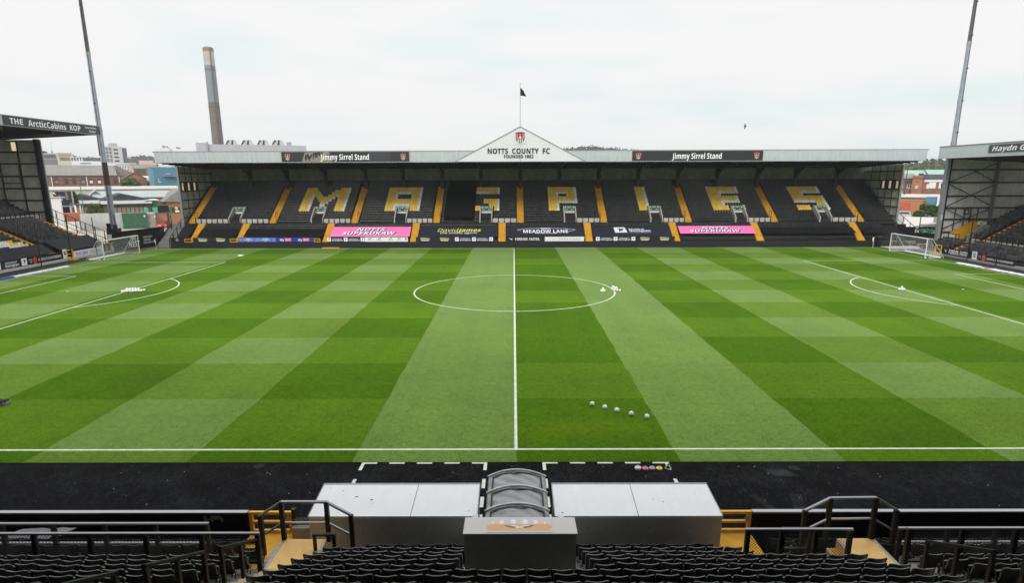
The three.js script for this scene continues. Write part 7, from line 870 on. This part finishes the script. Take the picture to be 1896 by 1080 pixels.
inFrame(-0.585, () => {
{ // right corner
  const z = -191.20, o = town('brick_works', 'red brick works with tower, white panels and grey roof behind the right corner', 'building'); const w1 = wallBox(o, 1636, 1690, 330, z, 16, B.brick); const t = wallBox(o, 1690, 1709, 325, z + 1.5, 14, B.brickOrange, 'tower'); const w2 = wallBox(o, 1708, 1800, 331, z, 16, B.brick); mesh('tower_cap', [box(P(1700, 323, z).x, P(1709, 323, z).x, t.y1, t.y1 + 0.6, z - 8, z)], M.steel, o); mesh('tower_band', [box(t.x0 - 0.15, t.x1 + 0.15, t.y1 - 1.0, t.y1 - 0.7, z - 10, z + 1.65)], B.brickDark, o); ridgeX(o, w2.x0, w2.x1, w2.y1, P(1740, 323, z - 8).y - w2.y1, z, 16, B.slateDark); ridgeX(o, w1.x0, w1.x1, w1.y1, 1.4, z, 16, B.slate);
  const pan = (u0, u1, v0, v1, n) => { const a = P(u0, v0, z), b = P(u1, v1, z); mesh(n, [box(a.x, b.x, b.y, a.y, z, z + 0.18)], M.white, o); }; pan(1711, 1800, 331, 337.5, 'white_panel'); pan(1719.5, 1731, 338, 349, 'white_panel'); pan(1738, 1752, 338.5, 349, 'white_panel'); pan(1715, 1718.5, 341, 349.5, 'white_panel'); pan(1663, 1670, 341.5, 349.5, 'white_panel'); pan(1663, 1669.5, 354.5, 359, 'white_panel'); pan(1676, 1692, 339.5, 340.6, 'string_course');
  const win = (u0, u1, v0, v1, zz) => { const a = P(u0, v0, zz), b = P(u1, v1, zz); const f = mesh('window', [box(a.x, b.x, b.y, a.y, zz, zz + 0.1)], M.white, o); mesh('pane', [box(a.x + 0.15, (a.x + b.x) / 2 - 0.1, b.y + 0.15, a.y - 0.15, zz + 0.1, zz + 0.13), box((a.x + b.x) / 2 + 0.1, b.x - 0.15, b.y + 0.15, a.y - 0.15, zz + 0.1, zz + 0.13)], B.glass, f); }; win(1679, 1686.5, 341.5, 349.5, z); win(1694, 1698.5, 344, 349.5, z + 1.5); mesh('roundel', [new THREE.CylinderGeometry(0.2, 0.2, 0.06, 12).rotateX(Math.PI / 2).translate(P(1697.5, 337, z).x, P(1697.5, 337, z).y, z + 1.53)], M.steel, o); mesh('porch_roof', [box(P(1677, 337, z).x, P(1692, 337, z).x, P(1680, 338.8, z).y, P(1680, 335.5, z).y, z, z + 1.2)], B.slateDark, o);
  const gr = town('green_roof_hall', 'hall with pale green roofs behind the brick works', 'hall'); const g1 = wallBox(gr, 1655, 1708, 326, -269.16, 20, B.cream); ridgeX(gr, g1.x0 - 2, g1.x1, g1.y1, P(1690, 315.5, -281.16).y - g1.y1, -269.16, 20, B.copper); const g2 = wallBox(gr, 1706, 1800, 326, -265.56, 20, B.cream); ridgeX(gr, g2.x0, g2.x1, g2.y1, P(1740, 314.5, -277.56).y - g2.y1, -265.56, 20, B.copper); mesh('verge', [bar([P(1708, 315, -265.56).x, P(1708, 314.5, -277.56).y, -276.36], [P(1719, 324, -264.36).x, g2.y1, -264.36], 0.5, 0.3)], M.steel, gr);
  const pole = town('telegraph_pole', 'dark pole in front of the pale green roof', 'pole'); const q0 = P(1680.5, 308, -155.21), q1 = P(1678, 340, -155.21); mesh('pole', [rod([q0.x, 0, -155.21], [q0.x, q0.y, -155.21], 0.14, 8, 0.1)], M.steel, pole); mesh('arm', [box(q0.x - 0.1, q0.x + 0.45, q0.y - 0.1, q0.y, -155.33, -155.09)], M.steel, pole);
  const lp = town('street_lamp', 'dark street lamp in front of the white panels, right corner', 'street lamp'); const l0 = P(1743.5, 342, -125.23); mesh('pole', [rod([l0.x, 0, -125.23], [l0.x, l0.y - 0.7, -125.23], 0.1, 8)], M.steel, lp); mesh('lantern', [new THREE.CylinderGeometry(0.28, 0.16, 0.9, 8).translate(l0.x, l0.y - 0.3, -125.23), new THREE.ConeGeometry(0.3, 0.3, 8).translate(l0.x, l0.y + 0.28, -125.23)], M.black, lp);
  const lw = town('low_building', 'low pale roofed building in front of the brick works', 'building'); const lb = wallBox(lw, 1650, 1742, 364.5, -145.62, 12, mat(0.33, 0.25, 0.2, 0.9, { map: mottle(0.7, 1, 5) })); mesh('roof', [prismX([[-144.90, lb.y1 + 0.1], [-160.01, P(1700, 359.5, -160.01).y], [-160.01, lb.y1], [-144.90, lb.y1 - 0.15]], lb.x0, lb.x1)], B.paleRoof, lw); const car = P(1732, 360, -150.42);
  const cont = (label, u0, u1, vt, zz, m, mend) => { const a = P(u0, vt, zz), b = P(u1, vt, zz), c = thing('shipping_container', label, 'container'); const sh = ribbed(b.x - a.x, a.y - 0.2, 0.3, 0.06); mv(sh, a.x, 0.1, zz); mesh('side', [sh, box(a.x, b.x, 0, a.y, zz - 2.5, zz - 0.02)], m, c); mesh('frame', [box(a.x, b.x, a.y - 0.14, a.y + 0.02, zz - 2.5, zz + 0.08), box(b.x - 0.12, b.x + 0.02, 0, a.y, zz - 0.1, zz + 0.09), box(a.x, a.x + 0.12, 0, a.y, zz - 0.1, zz + 0.09)], mend || m, c); return { c, a, b }; };
  const oc = cont('long orange shipping container in the right corner', 1655, 1714, 370, -119.23, mat(0.54, 0.235, 0.12, 0.7, { map: mottle(0.75, 1, 5) })); mesh('red_panel', [mv(ribbed(P(1685.5, 375, -119.11).x - P(1655, 375, -119.11).x, P(1670, 375, -119.11).y - 0.3, 0.3, 0.06), P(1655, 375, -119.11).x, 0.15, -119.11)], mat(0.54, 0.14, 0.08, 0.7, { map: mottle(0.75, 1, 4) }), oc.c);
  cont('blue shipping container beside the orange one', 1714.8, 1737, 365, -118.03, mat(0.13, 0.27, 0.42, 0.7, { map: mottle(0.8, 1, 4) })); const wb = town('white_panel_wall', 'pale panel at the right end of the blue container', 'panel'); wallBox(wb, 1735.5, 1740, 364, -117.43, 0.2, M.white, 'panel'); mesh('post', [box(P(1740, 362, -117.31).x, P(1741, 362, -117.31).x, 0, P(1740, 362, -117.31).y, -117.55, -117.31)], M.galv, wb);
  bush('bush', 'dark leafy shrub in front of the containers', 1688, 1746, 379, 402, -104.84, 9000, 0.24, B.leafDark); bush('bush', 'brighter green shrub beside the right stand column', 1733, 1752, 372, 392, -109.63, 2600, 0.22);
  const cr = thing('parked_car', 'pale green car half hidden behind the right stair railing', 'car', [P(1674.5, 397, -97.64).x, 0, -97.64], 0); const H = P(1674, 391.5, -97.64).y, prof = [[-2, 0.35], [2, 0.35], [2.05, 0.8], [1.5, 1.0], [0.8, H], [-0.9, H], [-1.6, 1.05], [-2.05, 0.9]]; mesh('body', [prism(prof, -0.8, 0.8)], mat(0.5, 0.62, 0.56, 0.35), cr); mesh('windscreen', [prism([[-1.35, 1.1], [1.25, 1.1], [0.72, H - 0.08], [-0.82, H - 0.08]], 0.8, 0.82)], mat(0.06, 0.1, 0.17, 0.15), cr); for (const x of [-1.25, 1.25]) mesh('wheel', [new THREE.CylinderGeometry(0.32, 0.32, 0.2, 16).rotateX(Math.PI / 2).translate(x, 0.32, 0.75)], M.black, cr);
  const bw = town('boundary_wall', 'long pale boundary wall behind the right corner', 'wall'); const b0 = wallBox(bw, 1654, 1685, 396.5, -85.65, 0.3, B.cream); wallBox(bw, 1675, 1728.5, 401.5, -83.25, 0.3, M.white); wallBox(bw, 1728, 1750, 401.8, -83.73, 0.3, mat(0.3, 0.26, 0.22, 0.9), 'wooden_panel');
}
});
{
  const rp = town('low_canopy', 'pale sloping canopy roof behind the black corner wall', 'canopy'); const c1 = P(1705, 415.5, -43.2), c2 = P(1742, 409.5, -43.2), c3 = P(1742, 417, -43.2); mesh('roof', [prism([[c1.x, c1.y], [c2.x + 1, c2.y], [c2.x + 1, c3.y - 0.1], [c1.x, c1.y - 0.35]], -43.5, -42)], B.hoard, rp); mesh('post', [box(c1.x + 0.1, c1.x + 0.2, 0, c1.y - 0.3, -43, -42.9)], M.steel, rp);
  const fp = town('fence_post', 'thin black post standing at the black corner wall', 'post'); const f0 = P(1704.5, 400, -40.6); mesh('post', [rod([f0.x, 0, -40.6], [f0.x, f0.y, -40.6], 0.07)], M.blackSteel, fp); mesh('cap', [box(f0.x - 0.09, f0.x + 0.09, f0.y, f0.y + 0.05, -40.7, -40.5)], M.blackSteel, fp);
}
renderer.render(scene, camera);
